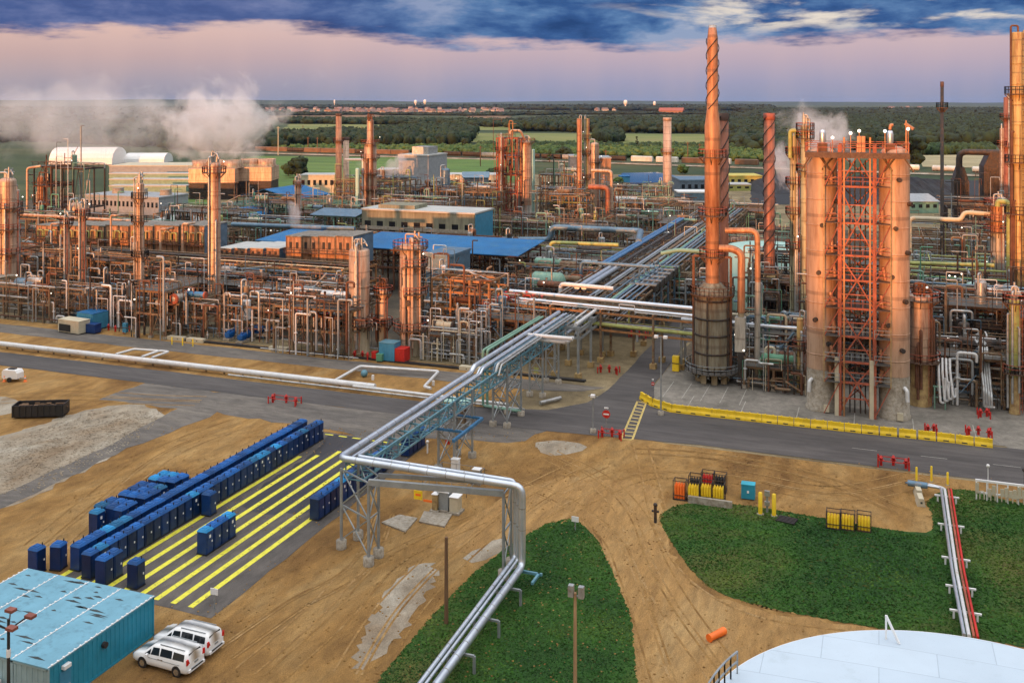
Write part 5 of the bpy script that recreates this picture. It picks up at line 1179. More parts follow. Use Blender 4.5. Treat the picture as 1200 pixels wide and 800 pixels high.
# --- cross rack over the side road
rack('cross_rack', 'yellow-edged pipe rack with silver pipes crossing above the side road', [(-57.5, 152.5), (-23.5, 149.0)], 2.2, [5.6, 8.2], ['silver', 'dull silver', 'white', 'lime', 'tan', 'rusty'], 25, bent=8.4, npipe=18, fm='orange_pipe', legm='tan_steel', big=[(.2, 8.9, .35, 'alu'), (1.0, 8.9, .25, 'white_pipe'), (-2.0, 5.6, .3, 'lime'), (-1.2, 8.2, .25, 'alu')])
c = (UX(795, 149.5), 147.6); t = thing('column_guard', 'yellow steel guard around the rack leg at the side road', 'guard', (c[0], c[1], 0)); MB().box(-.5, -.45, .1, .5, .45, 2.3).build('body', 'yellow', t); MB().box(-.5, -.47, 1.2, .5, -.455, 1.35).build('stripe', 'black', t)
c = G(628.5, 448); t = thing('yellow_sign', 'small bright yellow sign on a post by the trestle pipes', 'sign', (c[0], c[1], 0)); MB().bar((0, 0, 0), (0, 0, 2.2), .1).build('post', 'galv', t); MB().box(-.35, -.08, 1.4, .35, -.04, 2.2).build('panel', 'lime', t)
mat('sign_yellow', (.8, .85, .02), .5)
# legs row before the cross rack
rack('side_rack', 'low grey pipe rack on concrete feet beside the side road, south of the cross rack', [(-43.2, 138.5), (-43.2, 152)], 1.8, [6.2, 7.6], ['silver', 'dull silver', 'blue grey', 'white'], 26, bent=6.5, npipe=14, fm='galv', rmax=.28)
pipe('header_pipe', 'silver cross pipe capping the rack at the end of the trestle', [(*G(616, 392, 8.6), 8.6), (*G(671, 397, 8.6), 8.6)], .28, 'white_pipe'); pipe('header_pipe', 'second silver cross pipe just below the first at the trestle end', [(*G(626, 402, 8.0), 8.0), (*G(630, 398, 8.0), 8.0), (*G(664, 401, 8.0), 8.0), (*G(671, 396, 8.0), 8.0)], .25, 'white_pipe')
# --- great north rack
rack('north_rack', 'wide pipe rack with blue and silver pipes running away beside the side road', [(-43.8, 154), (-43.8, 300)], 7.0, [5.4, 8.6], ['dull silver', 'grey', 'grey', 'blue grey', 'pale green', 'tan', 'dark', 'tan', 'dark', 'silver'], 27, bent=7.3, npipe=58, fm='tan_steel', rmax=.2)
for k, o in enumerate((-50.0, -49.1)):
    a = G(697+8*k, 315, 9.3)
    pipe('blue_pipe', ['thick blue pipe on the outer edge of the wide north rack', 'thick blue pipe running second on the wide north rack'][k], [(o, 182, 9.5), (o, 232, 9.5), (o, 262, 9.5)], .36, 'blue_pipe')
for k, o in enumerate((-47.6, -46.4)):
    pipe('silver_pipe', ['thick silver pipe on the near half of the north rack beside the blue ones', 'second thick silver pipe on the near half of the north rack'][k], [(o, 158.5, 9.4), (o, 182, 9.4)], .42, 'alu')
zc = 9.6
pipe('header_pipe', 'grey-blue header pipe turning down at the blue pipe ends', [(-53.5, 181, 3), (-53.5, 181, zc+.4), (-39, 180, zc+.4)], .35, 'bluegrey_pipe')
pipe('header_pipe', 'thick white header lying across the near end of the north rack', [(-50.5, 158.5, 7), (-50.5, 158.5, 9.9), (-41, 157.5, 9.9)], .34, 'white_pipe')
# S-bend duct pipe
v1 = 228; zz = lambda y, x, v: ZY(y, UX(x, v), v)
sb = [(UX(548, v1), v1, zz(281, 548, v1)), (UX(645, v1), v1, zz(281, 645, v1)), (UX(646, v1), v1, zz(266, 645, v1)), (UX(752, v1), v1, zz(266, 645, v1)), (UX(752, v1)+.5, v1-4, zz(266, 645, v1)), (-50.0, 214, 9.6)]
pipe('s_bend_pipe', 'thick grey pipe with a step and a curved end by the blue pipes', sb, .72, 'bluegrey_pipe', n=14, bend=2.6, sup=[(UX(x, v1), v1, zz(266, 645, v1)-1) for x in (656, 668, 700, 735)])
pipe('blue_main', 'long pale blue pipe running level behind the heater boxes', [(UX(272, 205), 205, zz(263, 272, 205)), (UX(416, 205), 205, zz(268, 416, 205))], .55, 'bluegrey_pipe', n=14, sup=[(UX(x, 205), 205, zz(265, 340, 205)-.5) for x in (290, 330, 370, 405)])
pipe('lime_pipe', 'lime green pipe with a bend below the S-bend pipe', [(UX(645, 205), 205, 6), (UX(645, 205), 205, zz(284, 645, 205)), (UX(725, 205), 205, zz(287, 725, 205))], .4, 'lime')
pipe('mint_pipe', 'pale green pipe going from the north rack to the rusty twin stacks', [(UX(775, 190), 190, zz(297, 775, 190)), (UX(795, 190), 190, zz(293, 795, 190)), (UX(826, 190), 190, zz(295, 826, 190))], .42, 'mint_pipe')
# boxes on the north rack
t = thing('walkway_box', 'dark air cooler bank on legs on the road side of the north rack', 'air cooler', (-38.5, 168, 0)); mb = MB()
for i in range(6): mb.box(-2.2, i*4, 7.6, 2.2, i*4+3.5, 8.8); 
mb.build('fan_deck', 'dark_steel', t); mb = MB(); [mb.bar((x, y, 0), (x, y, 7.6), .3) for x in (-2, 2) for y in (0, 6, 12, 18, 23)]; mb.build_each('leg', 'bluegrey_pipe', t); mb = MB()
for i in range(6): mb.box(-2.4, i*4-.1, 8.8, 2.4, i*4+.5, 9.1).tube((-1.6, i*4+.2, 9), (-1.6, i*4+.2, 10.6), .14, 8)
mb.build('header', 'bluegrey_pipe', t)
# --- mid field between fat towers and the shed
u0 = UX(424, 196); us = UX(604, 190); hs = ZY(300, us, 190); rs = ZY(281, UX(607, 206), 206)
shed('pipe_shed', 'long bright blue mono-pitch roof behind the fat orange towers', u0, 190, us-u0, 16, hs, rs-hs, 'blue_roof', 'rust_steel', 'mono')
shed('blue_canopy', 'short blue canopy roof behind the tall heater group', UX(322, 196), 190, 8, 14, ZY(283, UX(325, 190), 190), .8, 'blue_roof', 'rust_steel', 'mono')
UN('machinery and orange crane under the long blue roof', 'machinery bay under the blue roof', 500, 600, 191, 10, [], go, 28, levels=[3.0], npipe=36, neq=3, deck=True, fm='rust_steel')
building('blue_box_house', 'pale blue ribbed box house with a dark base right of the taller fat tower', UX(499, 172), 172, 5.5, 9, ZY(300, UX(510, 172), 172), 'bluegrey_pipe', 'bluegrey_pipe', cat='building')
UN('grey deck structure in front of the pale blue box house', 'grey deck by the blue box', 495, 530, 158, 10, [], g1, 29, levels=[4, 8.2], npipe=30, neq=3)
drum('green_drum', 'round mint green drum end-on behind the cross rack valves', UX(642, 176), 176, ZY(345, UX(642, 176), 176), 5, 1.9, 'mint_pipe', 'x')
UN('dark pipe structure round the mint green drum', 'structure round the mint drum', 588, 690, 168, 14, [], g1, 30, levels=[3.2, 6.0], npipe=80, neq=5, fm='dark_steel')
UN('dense grey pipe decks behind the mint drum', 'decks behind the mint drum', 600, 705, 186, 14, [], g3, 31, levels=[3.0, 6.0], npipe=70, neq=5)
UN('pipe decks below the S-bend pipe', 'decks below the S-bend', 610, 720, 206, 16, [], g3, 32, levels=[3.2, 6.2], npipe=70, neq=5)
UN('rust coloured frames behind the long blue roof', 'frames behind the blue roof', 430, 600, 210, 12, [], go, 33, levels=[3.4, 6.6], npipe=56, neq=4, fm='tan_steel')
# --- concrete-block control house etc
ub, vb = UX(424, 236), 236; wb = UX(556, 236)-ub; hb = ZY(249, UX(500, 236), 236)
t = building('block_building', 'long grey-green concrete building with a pale flat roof and one blue end wall', ub, vb, wb, 13, hb, 'block_wall', 'pale_roof', windows=9, parapet=.4)
MB().box(wb, .3, .2, wb+.15, 12.7, hb-.2).build('end_wall', 'shed_blue', t); MB().box(-.5, -.3, hb*.55, wb+.5, -.02, hb*.63).build('ledge', 'concrete', t)
MB().box(wb*.12, 2, hb+.4, wb*.45, 10, hb+1.4).build('plant_room', 'block_wall', t)
UN('yellow-orange pipe gallery behind the concrete building', 'gallery behind the concrete building', 440, 560, 256, 10, [], ['orange', 'lime', 'tan', 'rusty'], 34, levels=[4, 8.], npipe=60, neq=3, fm='orange_pipe')
ug, vg = UX(467, 320), 320; hg = ZY(183, UX(486, 320), 320); w_ = UX(508, 320)-ug
t = building('boiler_house', 'pale grey boxy boiler house on a dark steel base, tallest building of the plant', ug, vg, w_*.86, 16, hg, 'grey_wall', 'pale_roof', cat='building')
MB().box(-1, -1.2, hg*.48, w_*.86+1, 17, hg*.58).build('gallery_roof', 'pale_roof', t); MB().box(w_*.25, 4, hg+.4, w_*.72, 12, hg+3.2).build('roof_house', 'alu_dull', t)
UN('dark steel base frames in front of the grey boiler house', 'frames before the boiler house', 462, 512, 306, 10, [], g3, 35, levels=[5, 10], npipe=40, neq=4, fm='dark_steel')
CX('surge_tank', 'pale blue-grey upright tank with a domed top beside the boiler house', 'tank', 522, 318, 197, 10.5, 'bluegrey_pipe', ladder=False, pipes=1)
CX('small_tower', 'small red and white ringed tower between the boiler house and the red frame tower', 'column', 541, 300, 209, 7, 'clad', plats=[(216,)], pipes=1)
# --- central back columns
stack('chimney', 'slim orange and red banded chimney, leftmost of the back pair', UX(397, 345), 345, [(1.3, 0), (1.15, ZY(133, UX(397, 345), 345))], 'stack_rust', plats=[(ZY(215, UX(397, 345), 345), 1.3), (ZY(165, UX(397, 345), 345), 1.2)])
stack('chimney', 'shorter cream chimney right behind the slim banded one', UX(405.5, 350), 350, [(1.25, 0), (1.2, ZY(161, UX(405, 350), 350))], 'clad')
CX('stepped_column', 'tall stepped orange column with many galleries in front of the dark trees', 'column', 434, 288, 140, 14.5, 'clad', plats=[(168,), (185,), (203, -3.3, .5), (222,)], taper=[(172, 14.5), (165, 8)], crown=True, pipes=4, pipe_m='rust_steel', skirt_y=240)
pipe('transfer_pipe', 'white pipe bridging from the cream chimney to the stepped column', [(UX(405, 345), 345, zz(187, 405, 345)), (UX(424, 300), 300, zz(187, 424, 300)), (UX(425.5, 288), 288, zz(187, 424, 288)), (UX(425.5, 288), 288, 2)], .45, 'white_pipe')
CX('slim_column', 'slim pale blue column beside the stepped column', 'column', 419, 285, 197, 5, 'mint', ladder=False, pipes=0)
CX('slim_column', 'slim column with a crown gallery and a wisp of steam at its foot', 'column', 350, 250, 211, 6.5, 'clad_grey', plats=[(216,)], crown=True, pipes=1)
t = shed('blue_shed', 'bright blue pitched roof on open columns behind the gallery column', UX(286, 300), 296, 24, 22, ZY(231, UX(310, 300), 300), 3.2, 'blue_roof', 'mint_pipe', 'y')
shed('blue_shed', 'smaller blue pitched roof in front of the larger open one', UX(262, 262), 258, 11, 14, ZY(253, UX(290, 262), 262), 2.2, 'blue_roof', 'mint_pipe', 'y')
shed('blue_canopy', 'pale blue sloping canopy left of the concrete building', UX(372, 240), 238, 13, 6, ZY(252, UX(395, 240), 240), 1.2, 'bluegrey_pipe', 'mint_pipe', 'mono')
UN('green steel frames under and beside the blue pitched roofs', 'green frames by the blue roofs', 275, 385, 270, 16, [], g2, 36, levels=[4, 8], npipe=70, neq=5, fm='mint_pipe')
UN('dark green pipe frames in front of the small blue roof', 'frames before the small blue roof', 255, 345, 228, 14, [], g2, 37, levels=[3.5, 6.5], npipe=60, neq=4)
UN('pipe frames behind the tall heater group', 'frames behind the tall heater group', 330, 425, 214, 12, [], g3, 38, levels=[3.5, 6.6], npipe=50, neq=4)
UN('pipe frames between the slim steam column and the concrete building', 'frames before the canopy', 345, 425, 250, 14, [], g3, 39, levels=[4, 8], npipe=50, neq=4)
UN('frames round the foot of the stepped column', 'frames at the stepped column', 392, 462, 292, 16, [], g3, 40, levels=[5, 10, 14], npipe=60, neq=5)
# --- red frame tower with the domed column
UN('tall red lattice tower beside the pale domed column', 'red lattice tower', 582, 606, 300, 8, [], ['red', 'rusty', 'orange'], 41, levels=[5, 11, 17, 23, 29], npipe=26, neq=1, fm='red_steel', rm='red_steel', brace=.9, bay=4, deck=True)
CX('domed_column', 'thick pale domed column standing beside the red lattice tower', 'column', 615.5, 306, 165, 15, 'clad', plats=[(166,)], pipes=1, crown=True, skirt_y=240, sm='clad_grey')
CX('slim_column', 'slim mint green column behind the domed column', 'column', 625, 330, 175, 3.5, 'mint', ladder=False, pipes=0)
UX1 = UX(586, 296); t = CX('rust_column', 'red-brown column inside the red lattice tower', 'column', 587, 298, 160, 7, 'stack_red', plats=[(176,), (200,)], pipes=2)
pipe('goose_neck', 'curved pink pipe over the top of the red lattice tower', [(UX(598, 303), 303, zz(165, 598, 303)), (UX(598, 303), 303, zz(153, 598, 303)), (UX(610, 303), 303, zz(153, 598, 303)), (UX(615, 305), 305, zz(164, 598, 303))], .4, 'clad')
CX('twin_column', 'thin orange column, first of the twin columns before the pale field', 'column', 679, 296, 139, 6.3, 'stack_rust', plats=[(215,)], pipes=1, top='flat', skirt_y=247)
CX('twin_column', 'thin ochre column, second of the twin columns', 'column', 687, 300, 139, 5.6, 'clad_yellow', plats=[(162,), (180,), (208,)], pipes=1, top='flat')
CX('domed_vessel', 'short pink-domed vessel behind the twin columns', 'vessel', 697, 312, 167, 10, 'clad', plats=[(190,)], pipes=2)
pipe('loop_pipe', 'pale inverted U pipe right of the twin columns', [(UX(693, 285), 285, zz(200, 693, 285)), (UX(716.5, 285), 285, zz(200, 693, 285)), (UX(716.5, 285), 285, 6)], .5, 'clad')
pipe('loop_pipe', 'dark red inverted U pipe inside the pale one', [(UX(690, 282), 282, zz(219, 693, 282)), (UX(712.5, 282), 282, zz(219, 693, 282)), (UX(712.5, 282), 282, 6)], .75, 'stack_red')
stack('chimney', 'plain pink chimney with a red ring and a concrete foot standing alone', UX(782, 368), 368, [(1.75, 0), (1.7, ZY(240, UX(782, 368), 368)), (1.55, ZY(138, UX(782, 368), 368))], 'clad', plats=[(ZY(178, UX(782, 368), 368), 1.6)], top_m='clad')
for (lb, ds, x0, x1, v0, d, lv, cs, sd, npp, kw) in (
    ('pipe decks right of the domed column', 'decks by the domed column', 628, 680, 288, 14, [4, 8, 12], g3, 42, 60, {}),
    ('tall pipe decks behind the domed column', 'decks behind the domed column', 632, 690, 330, 14, [5, 10, 15], g2, 43, 50, {}),
    ('pipe frames right of the inverted U pipes', 'frames by the U pipes', 718, 775, 280, 16, [4, 7], g2, 44, 60, {}),
    ('green pipe frames before the lone pink chimney', 'frames before the lone chimney', 720, 800, 310, 18, [4, 8], g2, 45, 60, {}),
    ('frames with beige tanks far behind the U pipes', 'frames far behind the U pipes', 700, 775, 345, 18, [5, 9], g2, 46, 44, {}),
    ('mixed pipe frames left of the red lattice tower', 'frames left of the red tower', 515, 582, 290, 14, [4, 8, 12], g3, 47, 60, {}),
    ('low pipe frames behind the boiler house', 'frames behind the boiler house', 505, 585, 335, 16, [5, 9], g3, 48, 44, {}),
    ('pipe frames in front of the twin columns', 'frames before the twin columns', 645, 715, 258, 14, [4, 7], g3, 49, 60, {}),
    ('pipe frames in front of the domed column', 'frames before the domed column', 555, 645, 258, 14, [4, 7], g3, 50, 60, {}),
    ('tan frames behind the concrete building', 'frames far behind the concrete building', 440, 520, 275, 12, [5, 9], g3, 51, 40, {}),
    ('pipe decks under the far end of the north rack', 'decks by the far rack end', 735, 800, 236, 16, [4, 7], g2, 52, 50, {}),
    ('green pipe decks beyond the north rack', 'decks beyond the north rack', 770, 850, 262, 16, [4, 8], g2, 53, 50, {}),
    ('pipe decks behind the rusty twin stacks', 'decks behind the rusty stacks', 852, 940, 236, 16, [4, 8], g2, 54, 60, {}),
    ('pipe decks between the rack and the rusty stacks', 'decks left of the rusty stacks', 775, 832, 186, 14, [3.5, 6], g2, 55, 40, {}),
    ('far pipe decks in front of the yellow building', 'decks before the yellow building', 800, 900, 300, 18, [4, 8], g2, 56, 50, {}),
    ('dark frames between the mint tank and the silos', 'frames by the mint tank', 880, 945, 172, 10, [3.5, 7, 10], ['dark', 'grey', 'tan'], 57, 60, dict(fm='dark_steel')),
    ('pipe frames right of the furnace', 'frames right of the furnace', 862, 944, 150, 10, [3.6, 6.6], g2, 58, 70, {}),
    ('low pipes at the edge of the pavement right of the furnace', 'low pipes right of the furnace', 872, 942, 142.5, 6, [3.2], g2, 59, 36, {}),
    ('pipe structure between the orange vessel and the lime column', 'frames by the lime column', 1096, 1180, 145, 9, [3.4, 6.4], g1, 60, 80, {}),
    ('second pipe structure behind the lime column', 'frames behind the lime column', 1080, 1240, 157, 10, [4, 8, 11], g1, 61, 90, dict(fm='dark_steel')),
    ('grey pipe deck carrying the three white tanks', 'deck of the white tanks', 1084, 1210, 170, 12, [4.0, 9.2], g2, 62, 70, {}),
    ('long green pipe decks behind the white tanks', 'decks behind the white tanks', 1066, 1230, 188, 14, [4, 8], g3, 63, 80, {}),
    ('pipe frames near the rusted vessel with the lime pipe', 'frames near the rusted vessel', 1062, 1230, 208, 14, [4, 8], g3, 64, 80, {}),
    ('far pipe frames before the black stockpile', 'frames before the stockpile', 1060, 1220, 236, 16, [4, 8, 11], g3, 65, 80, {}),
    ('dark plant frames beside the black duct', 'frames beside the black duct', 1110, 1230, 262, 16, [5, 10, 15], ['dark', 'grey', 'rusty', 'tan'], 66, 70, dict(fm='dark_steel')),
    ('pipe frames behind the silos', 'frames behind the silos', 945, 1066, 150, 12, [4, 8, 12], g1, 67, 50, {}),
    ('far pipe frames behind the silos', 'frames far behind the silos', 905, 1066, 210, 16, [4, 8], g2, 68, 60, {}),
    ('lit structure at the picture corner beside the lime column', 'corner structure by the lime column', 1196, 1290, 146, 10, [4, 8, 12], go, 69, 50, {}),
    ('long pipe frames behind the corner columns', 'frames behind the corner columns', -60, 60, 160, 12, [4, 8], go, 70, 70, {}),
    ('pipe frames behind the heater rack at the corner', 'frames behind the corner heaters', -20, 110, 198, 16, [5, 10], g2, 71, 60, {}),
    ('pipe frames behind the middle of the heater row', 'frames behind the heater row', 110, 250, 198, 12, [4, 8.5], g3, 72, 60, {}),
    ('frames with pale roofs behind the gallery column', 'frames behind the gallery column', 190, 275, 240, 14, [4, 8], g2, 73, 50, {}),
    ('pipe frames beside the grey windowed building', 'frames by the windowed building', 180, 262, 262, 14, [4], g2, 74, 36, {}),
):
    UN(lb, ds, x0, x1, v0, d, [], cs, sd, levels=lv, npipe=npp, neq=4 if npp > 45 else 2, **kw)
# --- furnace with the tall rusty stack
uf, vf = UX(835, 144.5), 144.5; mp = MPX(uf, vf); zf = lambda y: ZY(y, uf, vf)
t = thing('cylindrical_furnace', 'dark banded cylindrical furnace on concrete legs carrying the tall rusty stack', 'furnace', (uf, vf, 0)); rf_ = 20.5*mp
MB().lathe([(rf_, zf(430)), (rf_, zf(345)), (rf_*.96, zf(341)), (rf_*.5, zf(331))], n=32).build('casing', 'furnace_wall', t)
mb = MB()
for y in (429, 411, 390, 371, 350): z = zf(y); mb.lathe([(rf_+.02, z-.12), (rf_+.14, z-.12), (rf_+.14, z+.12), (rf_+.02, z+.12)], n=32)
for i in range(5): a = -1.7+2*pi*i/5; mb.bar(((rf_+.05)*cos(a), (rf_+.05)*sin(a), zf(430)), ((rf_+.05)*cos(a), (rf_+.05)*sin(a), zf(344)), .22)
mb.build('ribs', 'dark_steel', t)
ring_platform(t, zf(431), rf_, 1.4, 'grate', 'galv', 28); ring_platform(t, zf(343), rf_, .6, 'grate_rust', 'rust_steel', 28)
for i in range(8): a = 2*pi*i/8+.3; MB().box((rf_-.5)*cos(a)-.4, (rf_-.5)*sin(a)-.4, 0, (rf_-.5)*cos(a)+.4, (rf_-.5)*sin(a)+.4, zf(430)).build('leg', 'skirt', t)
for i in range(5): a = -2.6+i*.5; MB().path([(rf_*cos(a)*.9, rf_*sin(a)*.9, zf(432)), (rf_*cos(a)*.9, rf_*sin(a)*.9, 1.5), (rf_*cos(a)*1.3, rf_*sin(a)*1.3, 1.2)], .14, 8).build('burner_pipe', 'galv', t)
for s in (-1, 1): MB().bar((s*rf_*1.05, -.4, zf(430)), (s*rf_*1.05, -.4, zf(300)), .35).build('post', 'rust_steel', t)
MB().bar((-rf_*1.05, -.4, zf(300)), (rf_*1.05, -.4, zf(300)), .3).build('beam', 'rust_steel', t)
stack('rusty_stack', 'tallest rusty stack with spiral strakes rising from the banded furnace', uf, vf, [(8*mp, zf(345)), (8.*mp, zf(252)), (9.2*mp, zf(250)), (9.2*mp, zf(147)), (8.8*mp, zf(145)), (6.6*mp, zf(129)), (6.2*mp, zf(45)), (4.2*mp, zf(30))], 'stack_rust', strake=(zf(128), zf(44)), turns=1.6, plats=[(zf(184), 9.3*mp), (zf(252), 9.2*mp), (zf(300), 8*mp)], top_m='alu_dull')
um, vm = UX(848.5, 152), 152; zm = lambda y: ZY(y, um, vm)
stack('rusty_stack', 'darker straked stack half hidden right behind the tallest one', um, vm, [(5.2*MPX(um, vm), zm(345)), (5.2*MPX(um, vm), zm(133))], 'stack_red', strake=(zm(260), zm(136)), turns=2, plats=[])
t = thing('duct_pipe', 'rusty square-shouldered pipe arching from the tallest stack down to the ground', 'pipe', (uf, vf, 0))
o = lambda x, y, v: (UX(x, v)-uf, v-vf, ZY(y, UX(x, v), v))
MB().path([o(850, 270, 145), o(887.5, 270, 145), o(888, 330, 145)], .42, 12, 1.2).build('upper_leg', 'stack_rust', t)
MB().path([o(888, 330, 145), o(887, 458, 145)], .42, 12).build('lower_leg', 'clad_grey', t)
MB().path([o(843, 291, 144), o(858, 291, 144), o(869, 297, 144), o(868.5, 366, 144)], .55, 12, 1.6).build('side_duct', 'stack_rust', t)
MB().path([o(868.5, 366, 144), o(868.5, 376, 144)], .45, 12).build('side_duct_end', 'skirt', t)
a, b = o(861, 412, 143), o(873, 373, 143); MB().box(a[0], a[1], a[2], b[0], b[1]+1.6, b[2]).build('filter_box', 'clad_grey', t)
a = o(868, 412, 143); MB().bar((a[0], a[1]+.5, 0), (a[0], a[1]+.5, a[2]), .8).build('filter_leg', 'dark_steel', t)
us_, vs_ = UX(901.5, 176), 176; zs = lambda y: ZY(y, us_, vs_); ms = MPX(us_, vs_)
stack('rusty_stack', 'free-standing dark orange straked stack between the furnace and the silos', us_, vs_, [(6.2*ms, zs(345)), (6.2*ms, zs(133))], 'stack_red', strake=(zs(300), zs(135)), turns=3.4, top_m='red_steel')
t = thing('stack_base', 'dark base structure under the free-standing straked stack', 'steel structure', (us_, vs_, 0)); MB().lathe([(7*ms, 0), (7*ms, zs(345)-.1)], n=20).build('base', 'dark_steel', t); MB().lathe([(6.7*ms, zs(334)), (6.9*ms, zs(334)), (6.9*ms, zs(322)), (6.7*ms, zs(322))], n=20).build('ring', 'skirt_yellow', t)
# mint tank
ut, vt = UX(897, 196), 200; mt = MPX(ut, vt); column('mint_tank', 'large mint green tank behind the stacks, partly hidden by pipes', 'storage tank', ut, vt, ZY(288, ut, vt), 47*mt, 'mint', ladder=False, pipes=0, manways=0, n=40, top='flat')
UN('dark pipe clutter in front of the middle of the mint tank', 'clutter before the mint tank', 884, 928, 183, 6, [], ['dark', 'grey', 'tan'], 75, levels=[4, 8, 12], npipe=70, neq=2, fm='dark_steel')
rack('pipe_bridge', 'silver decked pipe bridge running from the furnace toward the silos', [(UX(800, 150), 150.5), (UX(945, 150), 150.5)], 1.6, [5.4, 7.2], ['silver', 'dull silver', 'white', 'pale green'], 76, bent=6, npipe=12, fm='galv', big=[(-1.6, 7.3, .3, 'alu')])
building('teal_house', 'low teal sheet-metal house with a dark doorway right of the furnace', UX(886, 146), 146, UX(931, 146)-UX(886, 146), 4, 3.9, 'mint', 'alu_dull', doors=1)
CX('slim_column', 'slim ochre vessel standing just before the silo pair', 'vessel', 937.5, 143, 372, 7.5, 'clad_yellow', plats=[(408,)], pipes=3, manways=1)
CX('green_column', 'yellow-green column, first of the pair beside the silos', 'column', 930, 170, 158, 8.5, 'clad_green', plats=[(180,), (215,), (250,), (290,)], pipes=3)
CX('green_column', 'taller orange-topped column, second of the pair beside the silos', 'column', 943.5, 168, 146, 10, 'clad_green', plats=[(152,), (162,), (200,)], pipes=2, crown=True)
pipe('goose_neck', 'lime goose-neck pipe on top of the first yellow-green column', [(UX(926, 169), 169, zz(185, 926, 169)), (UX(926, 169), 169, zz(153, 926, 169)), (UX(934, 169), 169, zz(153, 926, 169)), (UX(934, 169), 169, zz(160, 926, 169))], .35, 'lime')
# --- silos with the scaffold tower between
mS = MPX(-6, 135)
def silo(label, x, v):
    u = UX(x, v); r = 17*MPX(u, v); zt = ZY(189, u, v); t = thing('silo', label, 'silo', (u, v, 0)); k = 2.9
    MB().lathe([(r*1.08, 0), (r*1.08, .35), (r*1.0, .4), (r*1.0, 5.5)], n=36).build('skirt', 'concrete', t)
    MB().lathe([(r, 5.5), (r, zt), (r*.96, zt+.9), (r*.8, zt+1.5), (r*.45, zt+1.9), (.01, zt+2)], n=36).build('shell', 'silo_skin', t)
    mb = MB(); q = 7.5
    while q < zt: mb.lathe([(r+.01, q-.07), (r+.05, q-.07), (r+.05, q+.07), (r+.01, q+.07)], n=36); q += 3.4
    mb.build('weld_bands', 'silo_skin', t)
    for i in range(8):
        a = -1.1-.9*(i % 2)+.1*i; z = 9+i*3.1
        if z < zt: MB().tube((r*cos(a), r*sin(a), z), ((r+.5)*cos(a), (r+.5)*sin(a), z), .3, 10).build('nozzle', 'dark_steel', t)
    for s in (1,):
        a = -.9 if x > 1000 else -2.2
        MB().path([(r*cos(a), r*sin(a), 4.2), ((r+.5)*cos(a), (r+.5)*sin(a), 4.0), ((r+.6)*cos(a), (r+.6)*sin(a), 2.6)], .25, 8).build('outlet', 'white_pipe', t)
        MB().box(r*cos(-1.2)-.35, r*sin(-1.2)-.5, .2, r*cos(-1.2)+.35, r*sin(-1.2)-.1, 1.1).build('access_box', 'cream', t)
    return t
mat('silo_skin', (.46, .31, .22), .5, .1, .16, scale=.6, dirt=(.27, .16, .10), damt=.32, streak=True, band=5.1)
vS = 136.0
silo('tall insulated silo nearer the furnace, behind the scaffold tower', 963, vS+.6); silo('tall insulated silo nearer the orange vessel, behind the scaffold tower', 1048, vS+.2)
xa, xb, xc, xd = [UX(x, vS-1.6) for x in (984, 1025, 966, 1044)]; v0 = vS-1.8; ZS = lambda y: ZY(y, UX(1005, v0), v0)
t = thing('scaffold_tower', 'orange steel stair tower standing between the two tall silos', 'steel tower', (0, 0, 0)); lg, br, gp = MB(), MB(), MB(); ztop = ZS(170)
for x in (xa, xb):
    for y in (v0, v0+4): lg.bar((x, y, 0), (x, y, ztop), .45)
lg.build_each('leg', 'red_steel', t)
gd = MB()
for x in (xa+.55, xb-.55): gd.bar((x, v0-.1, 0), (x, v0-.1, ztop+1), .22)
gd.build_each('lift_guide', 'orange_pipe', t)
ft = MB()
for x in (xa, xb):
    for y in (v0, v0+4): ft.bar((x-.35, y, 0), (x-.35, y, 7.5 if y == v0 else .8), .5)
ft.build_each('lower_casing', 'cream', t)
lv = [ZS(y) for y in (449, 425, 395, 362, 329, 300, 262, 219)]
prev = .3
for i, z in enumerate(lv+[ztop-1.4]):
    br.bar((xa, v0, z), (xb, v0, z), .25); m_ = (xa+xb)/2
    if i % 2 == 0: br.bar((xa, v0, prev), (m_, v0, z), .16); br.bar((xb, v0, prev), (m_, v0, z), .16)
    else: br.bar((m_, v0, prev), (xa, v0, z), .16); br.bar((m_, v0, prev), (xb, v0, z), .16)
    prev = z
for a, b in zip([.3]+lv, lv+[ztop-1.4]):
    br.bar((xa, v0+4, a), (xb, v0+4, b), .14); br.bar((xb, v0+4, a), (xa, v0+4, b), .14); br.bar((xa, v0, (a+b)/2), (xb, v0, (a+b)/2), .14)
    for x, y in ((xc, xa), (xb, xd)): br.bar((x, v0-.7, a), (y, v0-.3, b), .1)
br.build_each('brace', 'red_steel', t)
cb_ = MB()
for x in (-.9, -.3, .4, 1.0): cb_.tube(((xa+xb)/2+x, v0+1.2, .2), ((xa+xb)/2+x, v0+1.2, ztop-2), .09, 6)
cb_.build_each('riser', 'dark_steel', t, 2)
for i, z in enumerate(lv):
    dk = MB().box(xc, v0-.7, z, xa, v0+2.4, z+.1).box(xb, v0-.7, z, xd, v0+2.4, z+.1).box(xa, v0-.1, z, xb, v0+4, z+.1)
    p = dk.build('platform', 'grate' if i < 3 else 'grate_rust', t); rl = MB().rail([(xc, v0-.7, z+.1), (xa, v0-.7, z+.1)], 1.1, 1.2, .07).rail([(xb, v0-.7, z+.1), (xd, v0-.7, z+.1)], 1.1, 1.2, .07).rail([(xa, v0+.1, z+.1), (xb, v0+.1, z+.1)], 1.1, 1.2, .07); rl.build('railing', 'galv' if i < 3 else 'red_steel', p)
cs = MB()
for x in (xc, xd): cs.bar((x, v0-.7, lv[0]), (x, v0-.7, lv[-1]+2.5), .12)
cs.build_each('corner_post', 'skirt_yellow', t)
